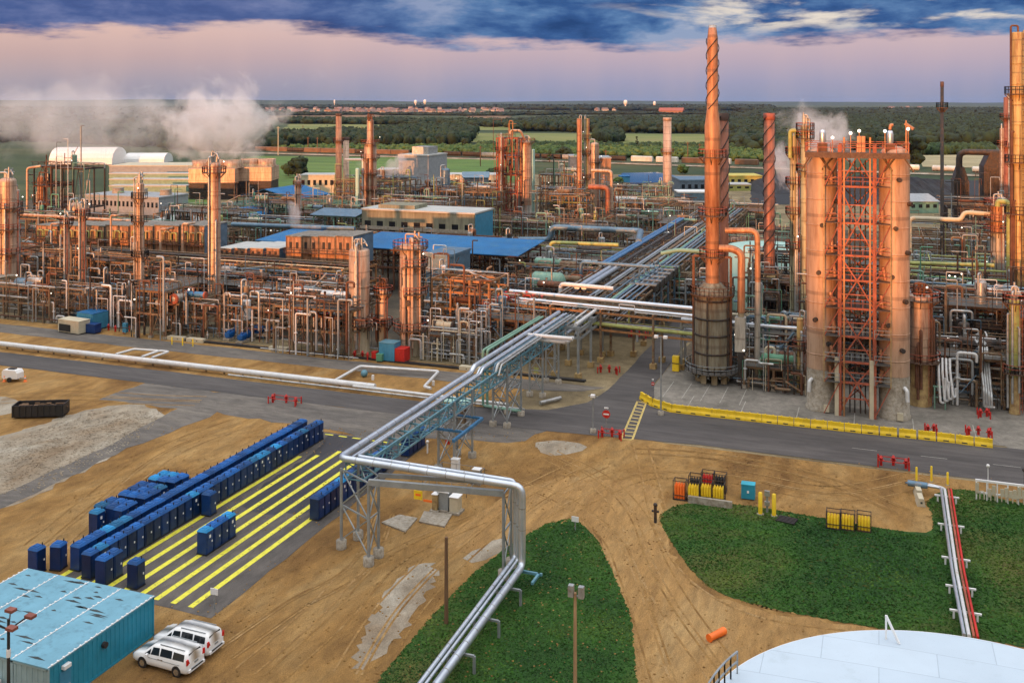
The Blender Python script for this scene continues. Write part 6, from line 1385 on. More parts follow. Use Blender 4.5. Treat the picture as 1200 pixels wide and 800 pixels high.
# equipment in the platforms: valves
vb_ = MB(); R = random.Random(4)
for z in lv:
    for x in ((xc+xa)/2, (xb+xd)/2):
        vb_.tube((x+R.uniform(-.4, .4), v0+.4, z+.3), (x+R.uniform(-.3, .3), v0+.4, z+1.9), R.uniform(.16, .3), 8).tube((x-.5, v0+.3, z+R.uniform(.6, 1.4)), (x+.5, v0+.3, z+1.2), .14, 8)
vb_.build_each('valve', 'stack_rust', t, 4)
# top gallery
xl, xr = UX(944, v0), UX(1066, v0); zg = ZS(181)
dk = MB().box(xl, v0-1.2, zg, xr, v0+5.2, zg+.25).box(xl, v0-1.3, zg-.45, xr, v0-1.0, zg+.05).build('top_deck', 'grate_rust', t)
rl = MB().rail([(xl, v0-1.2, zg+.25), (xr, v0-1.2, zg+.25), (xr, v0+5.2, zg+.25), (xl, v0+5.2, zg+.25), (xl, v0-1.2, zg+.25)], 1.2, 1.5, .09); rl.build('railing', 'red_steel', dk)
kb = MB()
for i in range(10):
    a = xl+.6+(xr-xl-1.2)*i/9
    if xa-1 < a < xb+1: continue
    kb.bar((a, v0-1, zg-.4), (a+(1.1 if i % 2 else -1.1), v0+.2, zg-2.1), .14)
kb.build('knee_brace', 'tan_steel', t)
for i, x in enumerate((964, 1043)): 
    ux = UX(x, v0+1.5); MB().box(ux-.6, v0+.6, zg+.25, ux+.6, v0+1.8, zg+1.3).build('vent_base', 'rust_steel', t); MB().lathe([(.34, 0), (.42, .3), (.42, 1.3), (.34, 1.7), (.01, 1.85)], (ux, v0+1.2, zg+1.3), 14).build('vent_cowl', 'alu', t)
MB().box(UX(1009, v0)-.5, v0+1, zg+.25, UX(1009, v0)+.5, v0+2, zg+2.3).build('lift_house', 'stack_rust', t)
for x, hgt in ((976, 2.), (997, 2.6), (1007, 2.9), (1037, 2.9), (1064, 3.2)):
    ux = UX(x, v0); l = MB().bar((ux, v0-1, zg+.2), (ux, v0-1, zg+hgt), .08).build('lamp_post', 'stack_rust', t); MB().sphere((ux, v0-1, zg+hgt+.15), .22, 6).build('lamp', 'lamp_glow', l)
ux = UX(1062, v0); MB().bar((ux, v0+1, zg), (ux, v0+1, zg+4.4), .12).bar((ux-.1, v0+1, zg+4.0), (ux+.9, v0+.6, zg+3.3), .35).build('floodlight', 'stack_rust', t)
MB().path([(UX(1043, v0), v0+1.2, zg+3.2), (UX(1043, v0)+.1, v0+1.2, zg+3.8), (UX(1047, v0), v0+1.2, zg+3.8)], .22, 8).build('cowl_pipe', 'stack_rust', t)
# right front
CX('orange_vessel', 'orange-lit vessel with a crowded red top on an ochre base right of the silos', 'vessel', 1078, 143, 346, 25, 'clad', plats=[(350,), (421,)], skirt_y=421, sm='skirt_yellow', top='flat', crown=True, pipes=5, pipe_m='rust_steel')
CX('lime_column', 'lime green column on an ochre base near the end of the pavement', 'column', 1189, 143, 350, 12, 'lime', plats=[(354,), (436, -3, 1)], skirt_y=441, sm='skirt_yellow', crown=True, pipes=3, pipe_m='alu_dull')
for k in range(4): pipe('looped_pipe', '%s looped silver pipe hanging in front of the frames right of the ochre base' % ordn(k), [(UX(1100+k*4.4, 143), 143.4, zz(420, 1100, 143)), (UX(1100+k*4.4, 142), 142, zz(436-k*1.2, 1100, 142)), (UX(1102+k*5, 141), 141, 1.0+.3*k), (UX(1108+k*4, 141), 141.4, 1.0+.3*k), (UX(1108+k*4, 141), 141.4, 4.2-k*.4)], .16, 'white_pipe')
for k in range(4): pipe('sloping_pipe', '%s long sloping silver pipe falling toward the pavement by the lime column' % ordn(k), [(UX(1142+k*3, 149), 149, 8), (UX(1146+k*3, 149), 147.5, 7.6), (UX(1154+k*3, 141), 142, 3.0-.3*k), (UX(1154+k*3, 141), 142, .8), (UX(1158+k*3, 141), 142, .8)], .17, 'alu_dull')
u = UX(1100, 143.5); t = thing('green_ladder_frame', 'pale green pipe frame at the foot of the looped silver pipes', 'pipe frame', (u-.6, 141.5, 0)); MB().bar((0, 0, 0), (0, 0, 3), .16).bar((1.3, 0, 0), (1.3, 0, 3), .16).bar((-.2, 0, 3), (1.6, 0, 3), .16).bar((0, 0, 1.6), (1.3, 0, 1.6), .1).build('frame', 'mint_pipe', t)
u = UX(1153, 141); hydrants('small red hydrant at the foot of the sloping pipes', 1153, 489, 2, .8, False)
for k, x in enumerate((1102, 1121)):
    uu = UX(x, 172); column('white_tank', ['small white tank with an ochre rim, nearer the silos', 'small white tank with an ochre rim, middle of three'][k], 'tank', uu, 171.5, ZY(333, uu, 172)-9.3, 7.6*MPX(uu, 172), 'white', z0=9.3, ladder=False, pipes=1, manways=0, top='flat', plats=[(ZY(336, uu, 172)-9.3, 0, 6.283, .3)], pm='skirt_yellow', rm='skirt_yellow', n=20)
uu = UX(1141, 172); column('mint_vessel', 'small mint green tank beside the two white ones', 'tank', uu, 171.5, ZY(330, uu, 172)-9.3, 9*MPX(uu, 172), 'mint', z0=9.3, ladder=False, pipes=2, manways=0, n=20)
CX('rusted_vessel', 'rusted vessel on a grey base beside the lime inverted U pipe', 'vessel', 1169, 200, 238, 16, 'stack_rust', plats=[(240,), (258,), (271,)], skirt_y=271, sm='clad_grey', pipes=3, crown=True)
pipe('lime_loop', 'bright lime inverted U pipe beside the rusted vessel', [(UX(1169, 196), 196, zz(242, 1169, 196)), (UX(1169, 196), 196, zz(236, 1169, 196)), (UX(1182.5, 196), 196, zz(236, 1169, 196)), (UX(1182.5, 196), 196, 9)], .45, 'lime', bend=1.6)
pipe('cream_pipe', 'long cream pipe with a bend behind the silos', [(UX(1066, 200), 200, 8), (UX(1066, 200), 200, zz(256, 1080, 200)), (UX(1126, 200), 200, zz(256, 1080, 200)), (UX(1130, 200), 200, zz(247, 1080, 200)), (UX(1165, 200), 200, zz(248, 1080, 200))], .4, 'cream')
pipe('lime_pipe', 'level lime pipe with a red end above the white tanks', [(UX(1064, 185), 185, zz(309, 1080, 185)), (UX(1165, 185), 185, zz(311, 1165, 185))], .35, 'lime')
CX('ochre_column', 'very tall ochre column with strakes at the edge beyond the lime column', 'column', 1193, 168, 38, 15, 'clad_yellow', plats=[(110,), (190,), (250,)], pipes=4, pipe_m='rust_steel', top='flat', crown=False, rm='dark_steel')
CX('ochre_column', 'shorter twin behind the very tall ochre column, cut by the picture edge', 'column', 1206, 172, 34, 14, 'clad_yellow', plats=[(110,)], pipes=3, pipe_m='rust_steel')
stack('flare_stack', 'very thin dark flare stack rising alone right of the silos', UX(1104, 238), 238, [(.40, 0), (.36, ZY(96, UX(1104, 238), 238))], 'dark_steel', plats=[(ZY(126, UX(1104, 238), 238), .3)], n=12, rm='dark_steel')
t = CX('brown_stack', 'square brown-red stack with galleries behind the tall ochre column', 'chimney', 1181, 290, 114, 9, 'stack_red', plats=[(138,), (172,)], pipes=1, top='open', ladder=True)
CX('slim_column', 'slim pink column leaning on the brown-red stack', 'column', 1174, 285, 150, 4.5, 'clad', plats=[(170,)], pipes=1)
for lb, x0, x1, yt, d in (('black box-shaped filter house under the duct end, nearer the flare stack', 1118, 1136, 213, 12), ('black ribbed hopper house beneath the brown-red stack', 1153, 1180, 196, 14)):
    u0 = UX(x0, 300); w = UX(x1, 300)-u0; h = ZY(yt, u0, 300); t = thing('filter_house', lb, 'filter house', (u0, 300, 0)); mb = MB().box(0, 0, 6, w, d, h)
    for i in range(8): mb.box(w*(i+.1)/8, -.3, 6.5, w*(i+.35)/8, 0, h-.5)
    mb.build('casing', 'dark_steel', t); MB().prism([(0, h), (w*.3, h+4), (w*.7, h+4), (w, h)], 'y', 1, d-1).build('hood', 'dark_steel', t); mb = MB(); [mb.bar((x, y, 0), (x, y, 6), .5) for x in (.5, w-.5) for y in (.5, d-.5)]; mb.build_each('leg', 'dark_steel', t)
pipe('black_duct', 'thick black duct bending down behind the flare stack', [(UX(1124, 302), 302, zz(212, 1124, 302)), (UX(1124, 302), 302, zz(178, 1124, 302)), (UX(1172, 302), 302, zz(179, 1172, 302))], .85, 'dark_steel', n=16, bend=2)
# --- far left cluster
ut, vt = UX(38, 214), 214
UN('dark steel tower with an orange vessel inside above the corner columns', 'dark steel tower', 40, 60, 214, 8, [], ['rusty', 'orange', 'dark'], 80, levels=[6, 12, 17, 22.5], npipe=26, neq=1, fm='rust_steel', rm='dark_steel', brace=1., bay=5)
CX('tower_vessel', 'orange vessel standing inside the dark steel tower', 'vessel', 48.5, 218, 206, 9, 'stack_rust', pipes=2, ladder=False)
UN('dark open frame deck joined to the dark steel tower', 'dark open frame deck', 61, 98, 216, 8, [], ['dark', 'grey', 'pale green', 'white'], 81, levels=[11, 22.0], npipe=20, neq=2, fm='dark_steel', rm='dark_steel')
pipe('tower_pipe', 'pale pipe rising and bending over to the dark steel tower', [(UX(32, 212), 212, 6), (UX(32, 212), 212, zz(197, 32, 212)), (UX(48, 213), 213, zz(195, 48, 212))], .35, 'clad')
CX('dome_tank', 'tan tank with a white domed top above the heater row', 'tank', 91, 205, 237, 22, 'clad', plats=[], pipes=1, ladder=True)
uw, vw = UX(100, 285), 285; t = building('windowed_building', 'long pale grey building with a row of small windows behind the heater row', uw, vw, UX(186, 285)-uw, 16, ZY(231, UX(145, 285), 285), 'grey_wall', 'grey_wall', windows=18)
for i in range(3): MB().lathe([(2.2, 0), (2.0, 1.5), (2.2, 2)], (8+i*11, 8, ZY(231, UX(145, 285), 285)+.5), 16).build('roof_fan', 'concrete', t)
shed('pale_roofs', 'pale sheet roofs lying low beside the gallery column', UX(190, 250), 246, 14, 9, ZY(258, UX(200, 250), 250), .8, 'pale_roof', 'tan_steel', 'mono')
# cooling towers
def cooling(label, x0, x1, D, yt, cells, m):
    k = D/FP; X0, X1 = (x0-600)*k, (x1-600)*k; t = thing('cooling_tower', label, 'cooling tower', (X0*cT-D*sT, X0*sT+D*cT, 0), TH); w = X1-X0; h = CAMH-(yt-HZ)*k; 
    MB().box(0, 0, h*.55, w, 14, h).build('upper_casing', m, t); lo = MB()
    for i in range(10): lo.box(0, -.25+(i % 2)*.1, h*.55*i/10, w, .3, h*.55*(i+.75)/10)
    lo.box(.3, .3, 0, w-.3, 14, h*.55); lo.build('louvres', 'dark_steel', t)
    for i in range(cells): MB().lathe([(4.2, 0), (3.7, 1.5), (3.9, 3.2), (3.6, 3.2), (3.5, .2)], (w*(i+.5)/cells, 7, h), 20).build('fan_cylinder', m, t)
    MB().rail([(0, 0, h), (w, 0, h)], 1.2, 3, .12).build('railing', 'mint_pipe', t)
cooling('orange-lit cooling tower bank steaming behind the gallery column', 221, 275, 410, 198, 3, 'clad')
cooling('second cooling tower bank steaming behind the blue pitched roofs', 278, 318, 418, 196, 2, 'clad')
# tents and long buildings
def tent(label, x0, x1, D, yt, d, m='white'):
    k = D/FP; X0, X1 = (x0-600)*k, (x1-600)*k; t = thing('storage_tent', label, 'storage tent', (X0*cT-D*sT, X0*sT+D*cT, 0), TH); h = CAMH-(yt-HZ)*k; w = X1-X0
    MB().prism([(d*.5-d*.5*cos(pi*i/10), h*sin(pi*i/10)**.8 if 0 < i < 10 else 0) for i in range(11)], 'x', 0, w).build('cover', m, t)
    MB().box(-.1, d*.3, 0, .1, d*.7, h*.6).build('door', 'grey_wall', t)
tent('large white half-round storage tent in the steam', 57, 131, 640, 173.5, 26); tent('smaller white tent right of the large one', 145, 192, 660, 180, 18)
def dbuild(name, label, x0, x1, D, yt, d, wm, rm_, win=0, roof='flat', rh=2, rot=TH, cat='building'):
    k = D/FP; X0, X1 = (x0-600)*k, (x1-600)*k; h = CAMH-(yt-HZ)*k
    t = building(name, label, 0, 0, X1-X0, d, max(2.5, h), wm, rm_, windows=win, roof=roof, rh=rh, cat=cat); t.location = (X0*cT-D*sT, X0*sT+D*cT, 0); t.rotation_euler = (0, 0, rot); return t
dbuild('long_hall', 'very long cream flat-roofed hall behind the cooling towers', 128, 232, 560, 195, 30, 'grey_wall', 'cream', 0)
for i in range(3): dbuild('canopy_row', '%s long white canopy row between the long hall and the grass, counted from the hall' % ordn(i), 128, 224-i*3, 520-i*38, 206+i*6.5, 7, 'mint_pipe', 'pale_roof', 0, cat='canopy')
mat('yellow_wall', (.52, .44, .10), .7, 0, .12); dbuild('yellow_building', 'yellow flat-roofed building beyond the furnace stacks', 855, 893, 470, 207, 16, 'yellow_wall', 'yellow_wall', 5)
dbuild('yellow_annex', 'lower yellow-green annex in front of the yellow building', 852, 880, 450, 217, 10, 'lime', 'pale_roof', 3)
dbuild('blue_depot', 'dark blue depot with stepped roofs beside the lone chimney', 797, 842, 430, 212, 22, 'blue_wall_and_shade', 'bluegrey_pipe', 6)
dbuild('blue_depot', 'paler blue long low depot in front of the dark blue one', 795, 848, 405, 226, 10, 'bluegrey_pipe', 'white', 0)
dbuild('blue_hut', 'small blue hut beside the pond', 727, 738, 500, 208, 8, 'shed_blue', 'blue_roof')
dbuild('grey_block', 'tall blue-grey block behind the twin columns', 668, 680, 400, 184, 12, 'blue_wall_and_shade', 'grey_wall'); dbuild('grey_block', 'pink and grey block right of the twin columns', 702, 716, 380, 186, 14, 'heater_wall', 'grey_wall')
dbuild('white_sheet_roof', 'white sloping sheet roof before the lone pink chimney', 725, 762, 330, 236, 12, 'tan_steel', 'pale_roof', 0, 'gable', 1.2)
dbuild('low_white_hall', 'low pale hall behind the boiler house', 525, 585, 440, 206, 14, 'cream', 'pale_roof', 8); dbuild('low_white_hall', 'low blue-grey roofed shed left of the red lattice tower', 542, 572, 400, 208, 10, 'blue_wall_and_shade', 'bluegrey_pipe', 0, 'gable', 2)
dbuild('low_white_hall', 'low pale hall left of the banded chimney', 352, 392, 440, 206, 12, 'cream', 'pale_roof', 6); dbuild('low_white_hall', 'pale hall between stepped column and boiler house', 442, 466, 430, 200, 12, 'grey_wall', 'pale_roof', 4)
dbuild('green_truss_hall', 'low grey-green truss roofed hall behind the silos', 1066, 1100, 360, 236, 20, 'mint_pipe', 'grey_wall', 4, 'gable', 2)
# stockpile
def heap(label, x0, x1, y0, hgt, dd, seed):
    R = random.Random(seed); D = CAMH*FP/(y0-HZ); k = D/FP; X0, X1 = (x0-600)*k, (x1-600)*k; n, m = 34, 10; vs = []
    for i in range(n+1):
        for j in range(m+1):
            f, g = i/n, j/m; X = X0+(X1-X0)*f; Y = D+dd*g; e = min(1, 5*f, 5*(1-f), 3.5*g, 3.5*(1-g)); z = hgt*e*(.85+.15*sin(i*.9+j))+R.uniform(-.3, .3)*e
            vs.append((X*cT-Y*sT, X*sT+Y*cT, z))
    mb = MB().add(vs, [(i*(m+1)+j, (i+1)*(m+1)+j, (i+1)*(m+1)+j+1, i*(m+1)+j+1) for i in range(n) for j in range(m)]); tag(mb.build('stockpile', 'coal'), label, 'stockpile')
heap('long black stockpile before the pale tank wagons', 1050, 1160, 236, 6.5, 90, 1); heap('black stockpile behind the silos and the straked stack', 890, 1045, 228, 6, 80, 2)
sheet('coal_yard', px([(880, 206), (1170, 212), (1190, 240), (880, 240)]), .06, 'coal', 1, 12)
HAZE = 1.5e-5; EXPO = 0.0; VIS_STR = 1.0; OVER_STR = 2.35
# ---------------------------------------------------------------- railway
rl_px = [(240, 178.4), (300, 179.5), (600, 187.5), (900, 197.5), (1155, 206.3), (1400, 214)]
rp = px(rl_px); rb = MB(); rr = MB()
for a, b in zip(rp[:-1], rp[1:]):
    n = (-(b[1]-a[1]), b[0]-a[0]); l = sqrt(n[0]**2+n[1]**2); n = (n[0]/l, n[1]/l)
    q = lambda p, o, z: (p[0]+n[0]*o, p[1]+n[1]*o, z)
    rb.add([q(a, -6, .1), q(b, -6, .1), q(b, 6, .1), q(a, 6, .1), q(a, -4, .7), q(b, -4, .7), q(b, 4, .7), q(a, 4, .7)], [(4, 5, 6, 7), (0, 1, 5, 4), (7, 6, 2, 3)])
    for o in (-.75, .75): rr.bar(q(a, o, .78), q(b, o, .78), .12)
struct('railway_bed', rb, 'g_gravel'); struct('railway_rails', rr, 'dark_steel')
def wagon(kind, m, lab, grp):
    t = thing('freight_wagon', lab, 'railway wagon', (0, 0, 0), group=grp)
    if kind == 'box': MB().prism([(-1.5, 1.2), (1.5, 1.2), (1.5, 4.2), (0, 4.6), (-1.5, 4.2)], 'x', -7.2, 7.2).build('body', m, t); MB().box(-1.3, -1.56, 1.3, 1.3, -1.5, 4.0).build('door', m, t)
    elif kind == 'tank':
        mb = MB().tube((-6.8, 0, 2.7), (6.8, 0, 2.7), 1.5, 16); mb.lathe([(1.5, 0), (1.1, .35), (.01, .5)], (0, 0, 0), 4); mb = MB().tube((-6.6, 0, 2.7), (6.6, 0, 2.7), 1.5, 16).tube((-7, 0, 2.7), (-6.6, 0, 2.7), .9, 16, 1.5).tube((6.6, 0, 2.7), (7, 0, 2.7), 1.5, 16, .9); mb.build('barrel', m, t); MB().tube((0, 0, 4.1), (0, 0, 4.6), .5, 10).build('dome', 'dark_steel', t)
    else: MB().prism([(-1.5, 4.2), (-1.5, 2.4), (-.6, 1.2), (.6, 1.2), (1.5, 2.4), (1.5, 4.2)], 'x', -7, 7).build('hopper', m, t)
    MB().box(-7.4, -1.2, .95, 7.4, 1.2, 1.2).build('frame', 'black', t)
    for x in (-5.2, 5.2):
        b = MB()
        for dx in (-.9, .9):
            for s in (-1, 1): b.tube((x+dx, s*.68, 1.3-.05), (x+dx, s*.82, 1.25), .46, 10)
        b.build_each('wheel', 'black', t, 2)
    TREE[t.name] = [(c, kids(c)) for c in kids(t)]
    return t
LW = {'tb': wagon('box', 'trainbrown', 'x', 'railway wagons'), 'wb': wagon('box', 'trainwhite', 'x', 'railway wagons'), 'dh': wagon('hopper', 'dark_steel', 'x', 'railway wagons'), 'wt': wagon('tank', 'trainwhite', 'x', 'railway wagons'), 'gh': wagon('hopper', 'grey_wall', 'x', 'railway wagons')}
usedw = set()
def on_rail(x):
    for a, b in zip(rl_px[:-1], rl_px[1:]):
        if a[0] <= x <= b[0]: y = a[1]+(b[1]-a[1])*(x-a[0])/(b[0]-a[0]); A, B = G(*a), G(*b); return G(x, y), math.atan2(B[1]-A[1], B[0]-A[0])
def train(x0, x1, kinds, lab, start=0):
    p, an = on_rail(x0); e, _ = on_rail(x1); L = sqrt((e[0]-p[0])**2+(e[1]-p[1])**2); n = int(L/15.6)
    for i in range(n):
        f = (i+.5)/n; pos = (p[0]+(e[0]-p[0])*f, p[1]+(e[1]-p[1])*f, .84); k = kinds[i % len(kinds)]
        nm = {'tb': 'brown boxcar', 'wb': 'white boxcar', 'dh': 'dark hopper wagon', 'wt': 'white tank wagon', 'gh': 'grey hopper wagon'}[k]; lb = '%s, %s vehicle of the %s' % (nm, ordn(i), lab)
        if k not in usedw: usedw.add(k); o = LW[k]; o.location = pos; o.rotation_euler = (0, 0, an); o['label'] = lb
        else: dup(LW[k], pos, an, lb)
train(300, 480, ['tb', 'tb', 'dh', 'tb'], 'brown train left of the boiler house'); train(520, 735, ['dh', 'dh', 'gh', 'dh'], 'dark train behind the twin columns')
train(738, 925, ['wb', 'wb', 'tb', 'wb', 'tb', 'dh', 'wb'], 'mixed train behind the furnace stacks'); train(1040, 1180, ['wt'], 'tank train right of the silos')
for k in LW:
    if k not in usedw: bpy.data.objects.remove(LW[k])
# ---------------------------------------------------------------- trees
def leafmat(name, a, b, sc=.25, rnd=.35):
    m = bpy.data.materials.new(name); m.use_nodes = True; nt = m.node_tree; L = nt.links; bs = nt.nodes['Principled BSDF']; bs.inputs['Roughness'].default_value = .9
    geo = nn(nt, 'ShaderNodeNewGeometry'); r = nn(nt, 'ShaderNodeValToRGB'); no = nn(nt, 'ShaderNodeTexNoise'); no.inputs['Scale'].default_value = sc; no.inputs['Detail'].default_value = 6; L.new(geo.outputs['Position'], no.inputs[0])
    ad = nn(nt, 'ShaderNodeMath', operation='MULTIPLY_ADD'); L.new(geo.outputs['Random Per Island'], ad.inputs[0]); ad.inputs[1].default_value = rnd; L.new(no.outputs['Fac'], ad.inputs[2])
    L.new(ad.outputs[0], r.inputs[0]); r.color_ramp.elements[0].position = .42; r.color_ramp.elements[0].color = (*a, 1); r.color_ramp.elements[1].position = .95; r.color_ramp.elements[1].color = (*b, 1)
    L.new(r.outputs[0], bs.inputs['Base Color']); MATS[name] = m
leafmat('leaf_dark', (.004, .014, .005), (.024, .046, .012)); leafmat('leaf_mid', (.012, .034, .009), (.05, .085, .02)); leafmat('leaf_light', (.03, .07, .014), (.10, .15, .03)); leafmat('leaf_far', (.005, .014, .008), (.026, .042, .018), .03)
# unit blob
phi = (1+5**.5)/2
IV = np.array([(-1, phi, 0), (1, phi, 0), (-1, -phi, 0), (1, -phi, 0), (0, -1, phi), (0, 1, phi), (0, -1, -phi), (0, 1, -phi), (phi, 0, -1), (phi, 0, 1), (-phi, 0, -1), (-phi, 0, 1)])/sqrt(1+phi*phi)
IF = [(0, 11, 5), (0, 5, 1), (0, 1, 7), (0, 7, 10), (0, 10, 11), (1, 5, 9), (5, 11, 4), (11, 10, 2), (10, 7, 6), (7, 1, 8), (3, 9, 4), (3, 4, 2), (3, 2, 6), (3, 6, 8), (3, 8, 9), (4, 9, 5), (2, 4, 11), (6, 2, 10), (8, 6, 7), (9, 8, 1)]
def subd(V, F):
    V = [tuple(v) for v in V]; cache = {}; NF = []
    def mid(a, b):
        k = (min(a, b), max(a, b))
        if k not in cache:
            m = np.array(V[a])+np.array(V[b]); m /= np.linalg.norm(m); V.append(tuple(m)); cache[k] = len(V)-1
        return cache[k]
    for a, b, c in F: x, y, z = mid(a, b), mid(b, c), mid(c, a); NF += [(a, x, z), (b, y, x), (c, z, y), (x, y, z)]
    return np.array(V), np.array(NF)
SV, SF = subd(IV, IF); IV1, IF1 = np.array(IV), np.array(IF)
def mass(name, P, Rr, Rz, m, seed, label=None, cat=None, jit=.28, fine=True, kind='stuff', parent=None, cards=0):
    """many leaf clumps in one mesh; P centres (n,3), radii Rr and Rz"""
    rg = np.random.default_rng(seed); V0, F0 = (SV, SF) if fine and len(P) < 1200 else (IV1, IF1); n = len(P); k = len(V0)
    s = 1+rg.uniform(-jit, jit, (n, k)); V = V0[None]*s[..., None]; V = V*np.stack([Rr, Rr, Rz], -1)[:, None, :]
    a = rg.uniform(0, 6.28, n); ca, sa = np.cos(a)[:, None], np.sin(a)[:, None]; X = V[..., 0]*ca-V[..., 1]*sa; Y = V[..., 0]*sa+V[..., 1]*ca
    V = np.stack([X, Y, V[..., 2]], -1)+P[:, None, :]; V = V.reshape(-1, 3); F = (F0[None]+(np.arange(n)*k)[:, None, None]).reshape(-1, 3)
    if cards:
        m_ = n*cards; idx = rg.integers(0, n, m_); d = rg.normal(size=(m_, 3)); d /= np.linalg.norm(d, axis=1)[:, None]; c = P[idx]+d*np.stack([Rr[idx], Rr[idx], Rz[idx]], -1)*rg.uniform(.85, 1.25, (m_, 1))
        t1 = rg.normal(size=(m_, 3)); t1 /= np.linalg.norm(t1, axis=1)[:, None]; t2 = np.cross(t1, d); sz = (Rr[idx]*rg.uniform(.14, .3, m_))[:, None]
        T = np.stack([c+t1*sz, c+t2*sz, c-t1*sz*.8, c-t2*sz], 1).reshape(-1, 3); b = len(V); V = np.concatenate([V, T]); q = np.arange(m_)*4+b; F = np.concatenate([F, np.stack([q, q+1, q+2], -1), np.stack([q, q+2, q+3], -1)])
    me = bpy.data.meshes.new(name); me.vertices.add(len(V)); me.vertices.foreach_set('co', V.astype(np.float32).ravel()); me.loops.add(len(F)*3); me.loops.foreach_set('vertex_index', F.astype(np.int32).ravel()); me.polygons.add(len(F)); me.polygons.foreach_set('loop_start', np.arange(len(F), dtype=np.int32)*3); me.polygons.foreach_set('loop_total', np.full(len(F), 3, np.int32)); me.update(); me.validate()
    me.materials.append(MATS[m]); o = bpy.data.objects.new(name, me); C.objects.link(o)
    if parent: o.parent = parent
    else: tag(o, label, cat, None, kind)
    return o
def inside(p, poly):
    r = False; x, y = p
    for (a, b), (c, d) in zip(poly, poly[1:]+poly[:1]):
        if (b > y) != (d > y) and x < (c-a)*(y-b)/(d-b)+a: r = not r
    return r
def wood(label, poly, n, hm, m, seed, z0=0., fine=True, rmul=1.):
    """woodland scattered between photo points of its outline on the ground; trees stand evenly in the ground plane"""
    g = px(poly); R = random.Random(seed); us = [p[0] for p in g]; vs = [p[1] for p in g]; P = []; A = 0
    tries = 0; bx = (min(us), max(us), min(vs), max(vs))
    while len(P) < n and tries < n*12:
        tries += 1; p = (R.uniform(bx[0], bx[1]), R.uniform(bx[2], bx[3]))
        if inside(p, g): P.append(p)
    acc = len(P)/max(1, tries); area = (bx[1]-bx[0])*(bx[3]-bx[2])*acc; sp = sqrt(area/max(1, len(P))); q = []; rr = []; rz = []
    for p in P:
        h = hm*R.uniform(.6, 1.15); r = max(sp*.62, h*.42)*R.uniform(.75, 1.2)*rmul; q.append((p[0], p[1], h*.5)); rr.append(r); rz.append(h*.55)
        for _ in range(2): q.append((p[0]+R.uniform(-r, r)*.8, p[1]+R.uniform(-r, r)*.8, h*R.uniform(.5, .8))); rr.append(r*R.uniform(.35, .6)); rz.append(h*R.uniform(.22, .35))
    return mass('woodland', np.array(q), np.array(rr), np.array(rz), m, seed, label, 'woodland', fine=fine, cards=6 if fine else 3)
WD = [
    ('dark belt of trees behind the green field left of the stepped column', [(330, 164), (400, 160), (450, 163), (540, 160), (548, 171), (420, 173), (330, 172)], 420, 13, 'leaf_dark'),
    ('dark wood rising behind the stepped column and boiler house', [(440, 160), (500, 155), (545, 156), (556, 161), (548, 169), (450, 169)], 420, 15, 'leaf_dark'),
    ('light green scrub between the railway and the dark woods', [(330, 176), (420, 175), (560, 175), (700, 176), (905, 180), (905, 190), (700, 184), (560, 182), (340, 178)], 700, 6, 'leaf_light'),
    ('mid green scrub behind the twin columns', [(560, 173), (640, 172), (700, 174), (905, 176), (905, 180), (700, 177), (560, 176)], 300, 7, 'leaf_mid'),
    ('dark hedgerow trees above the olive field', [(330, 145), (520, 147), (640, 152), (900, 155), (900, 151), (760, 148), (640, 146), (480, 143), (330, 142)], 420, 12, 'leaf_dark'),
    ('dark wood behind the twin columns', [(600, 154), (640, 146), (760, 143), (900, 143), (905, 158), (760, 156)], 700, 15, 'leaf_dark'),
    ('isolated dark grove right of the twin columns', [(695, 164), (716, 158), (728, 160), (730, 166), (712, 168)], 60, 12, 'leaf_dark'),
    ('broad dark woods right of the stacks below the horizon', [(850, 172), (900, 144), (1000, 138), (1250, 138), (1250, 170), (1060, 171), (1000, 178), (930, 186), (880, 182)], 2100, 15, 'leaf_dark'),
    ('upper woods on the far plain right of the stacks', [(840, 143), (900, 131), (1300, 130), (1300, 140), (1000, 140), (900, 145)], 1300, 20, 'leaf_far'),
    ('tree rows between straw fields right of the silos', [(1060, 178), (1160, 177), (1160, 181), (1060, 182)], 120, 8, 'leaf_mid'),
    ('far tree belts on the plain behind the town', [(280, 126), (600, 125.5), (900, 125), (900, 131), (640, 129.5), (560, 127.5), (300, 127.5)], 900, 24, 'leaf_far'),
    ('tree belts between the town and the brown fields', [(300, 134), (330, 133), (560, 134.5), (600, 132.5), (900, 132), (900, 134.5), (670, 134.5), (600, 136), (550, 136), (450, 135), (300, 136)], 350, 9, 'leaf_far'),
    ('far woods left of the steam', [(-200, 138), (-200, 128), (300, 128), (300, 146), (200, 150), (100, 150)], 800, 18, 'leaf_far'),
    ('dark trees behind the white tents', [(-150, 172), (-100, 150), (150, 148), (310, 150), (330, 176), (250, 178), (150, 172), (60, 166)], 800, 12, 'leaf_dark'),
    ('tree belt across the middle plain behind the brown field', [(590, 146), (670, 141.5), (880, 142), (900, 146), (640, 149)], 420, 14, 'leaf_far'),
    ('olive scrub along the field behind the boiler house', [(545, 176), (590, 178), (600, 184), (560, 184)], 60, 5, 'leaf_light'),
]
for i, w in enumerate(WD): wood(w[0], w[1], int(w[2]*2.6), w[3]*.85, w[4], 100+i)
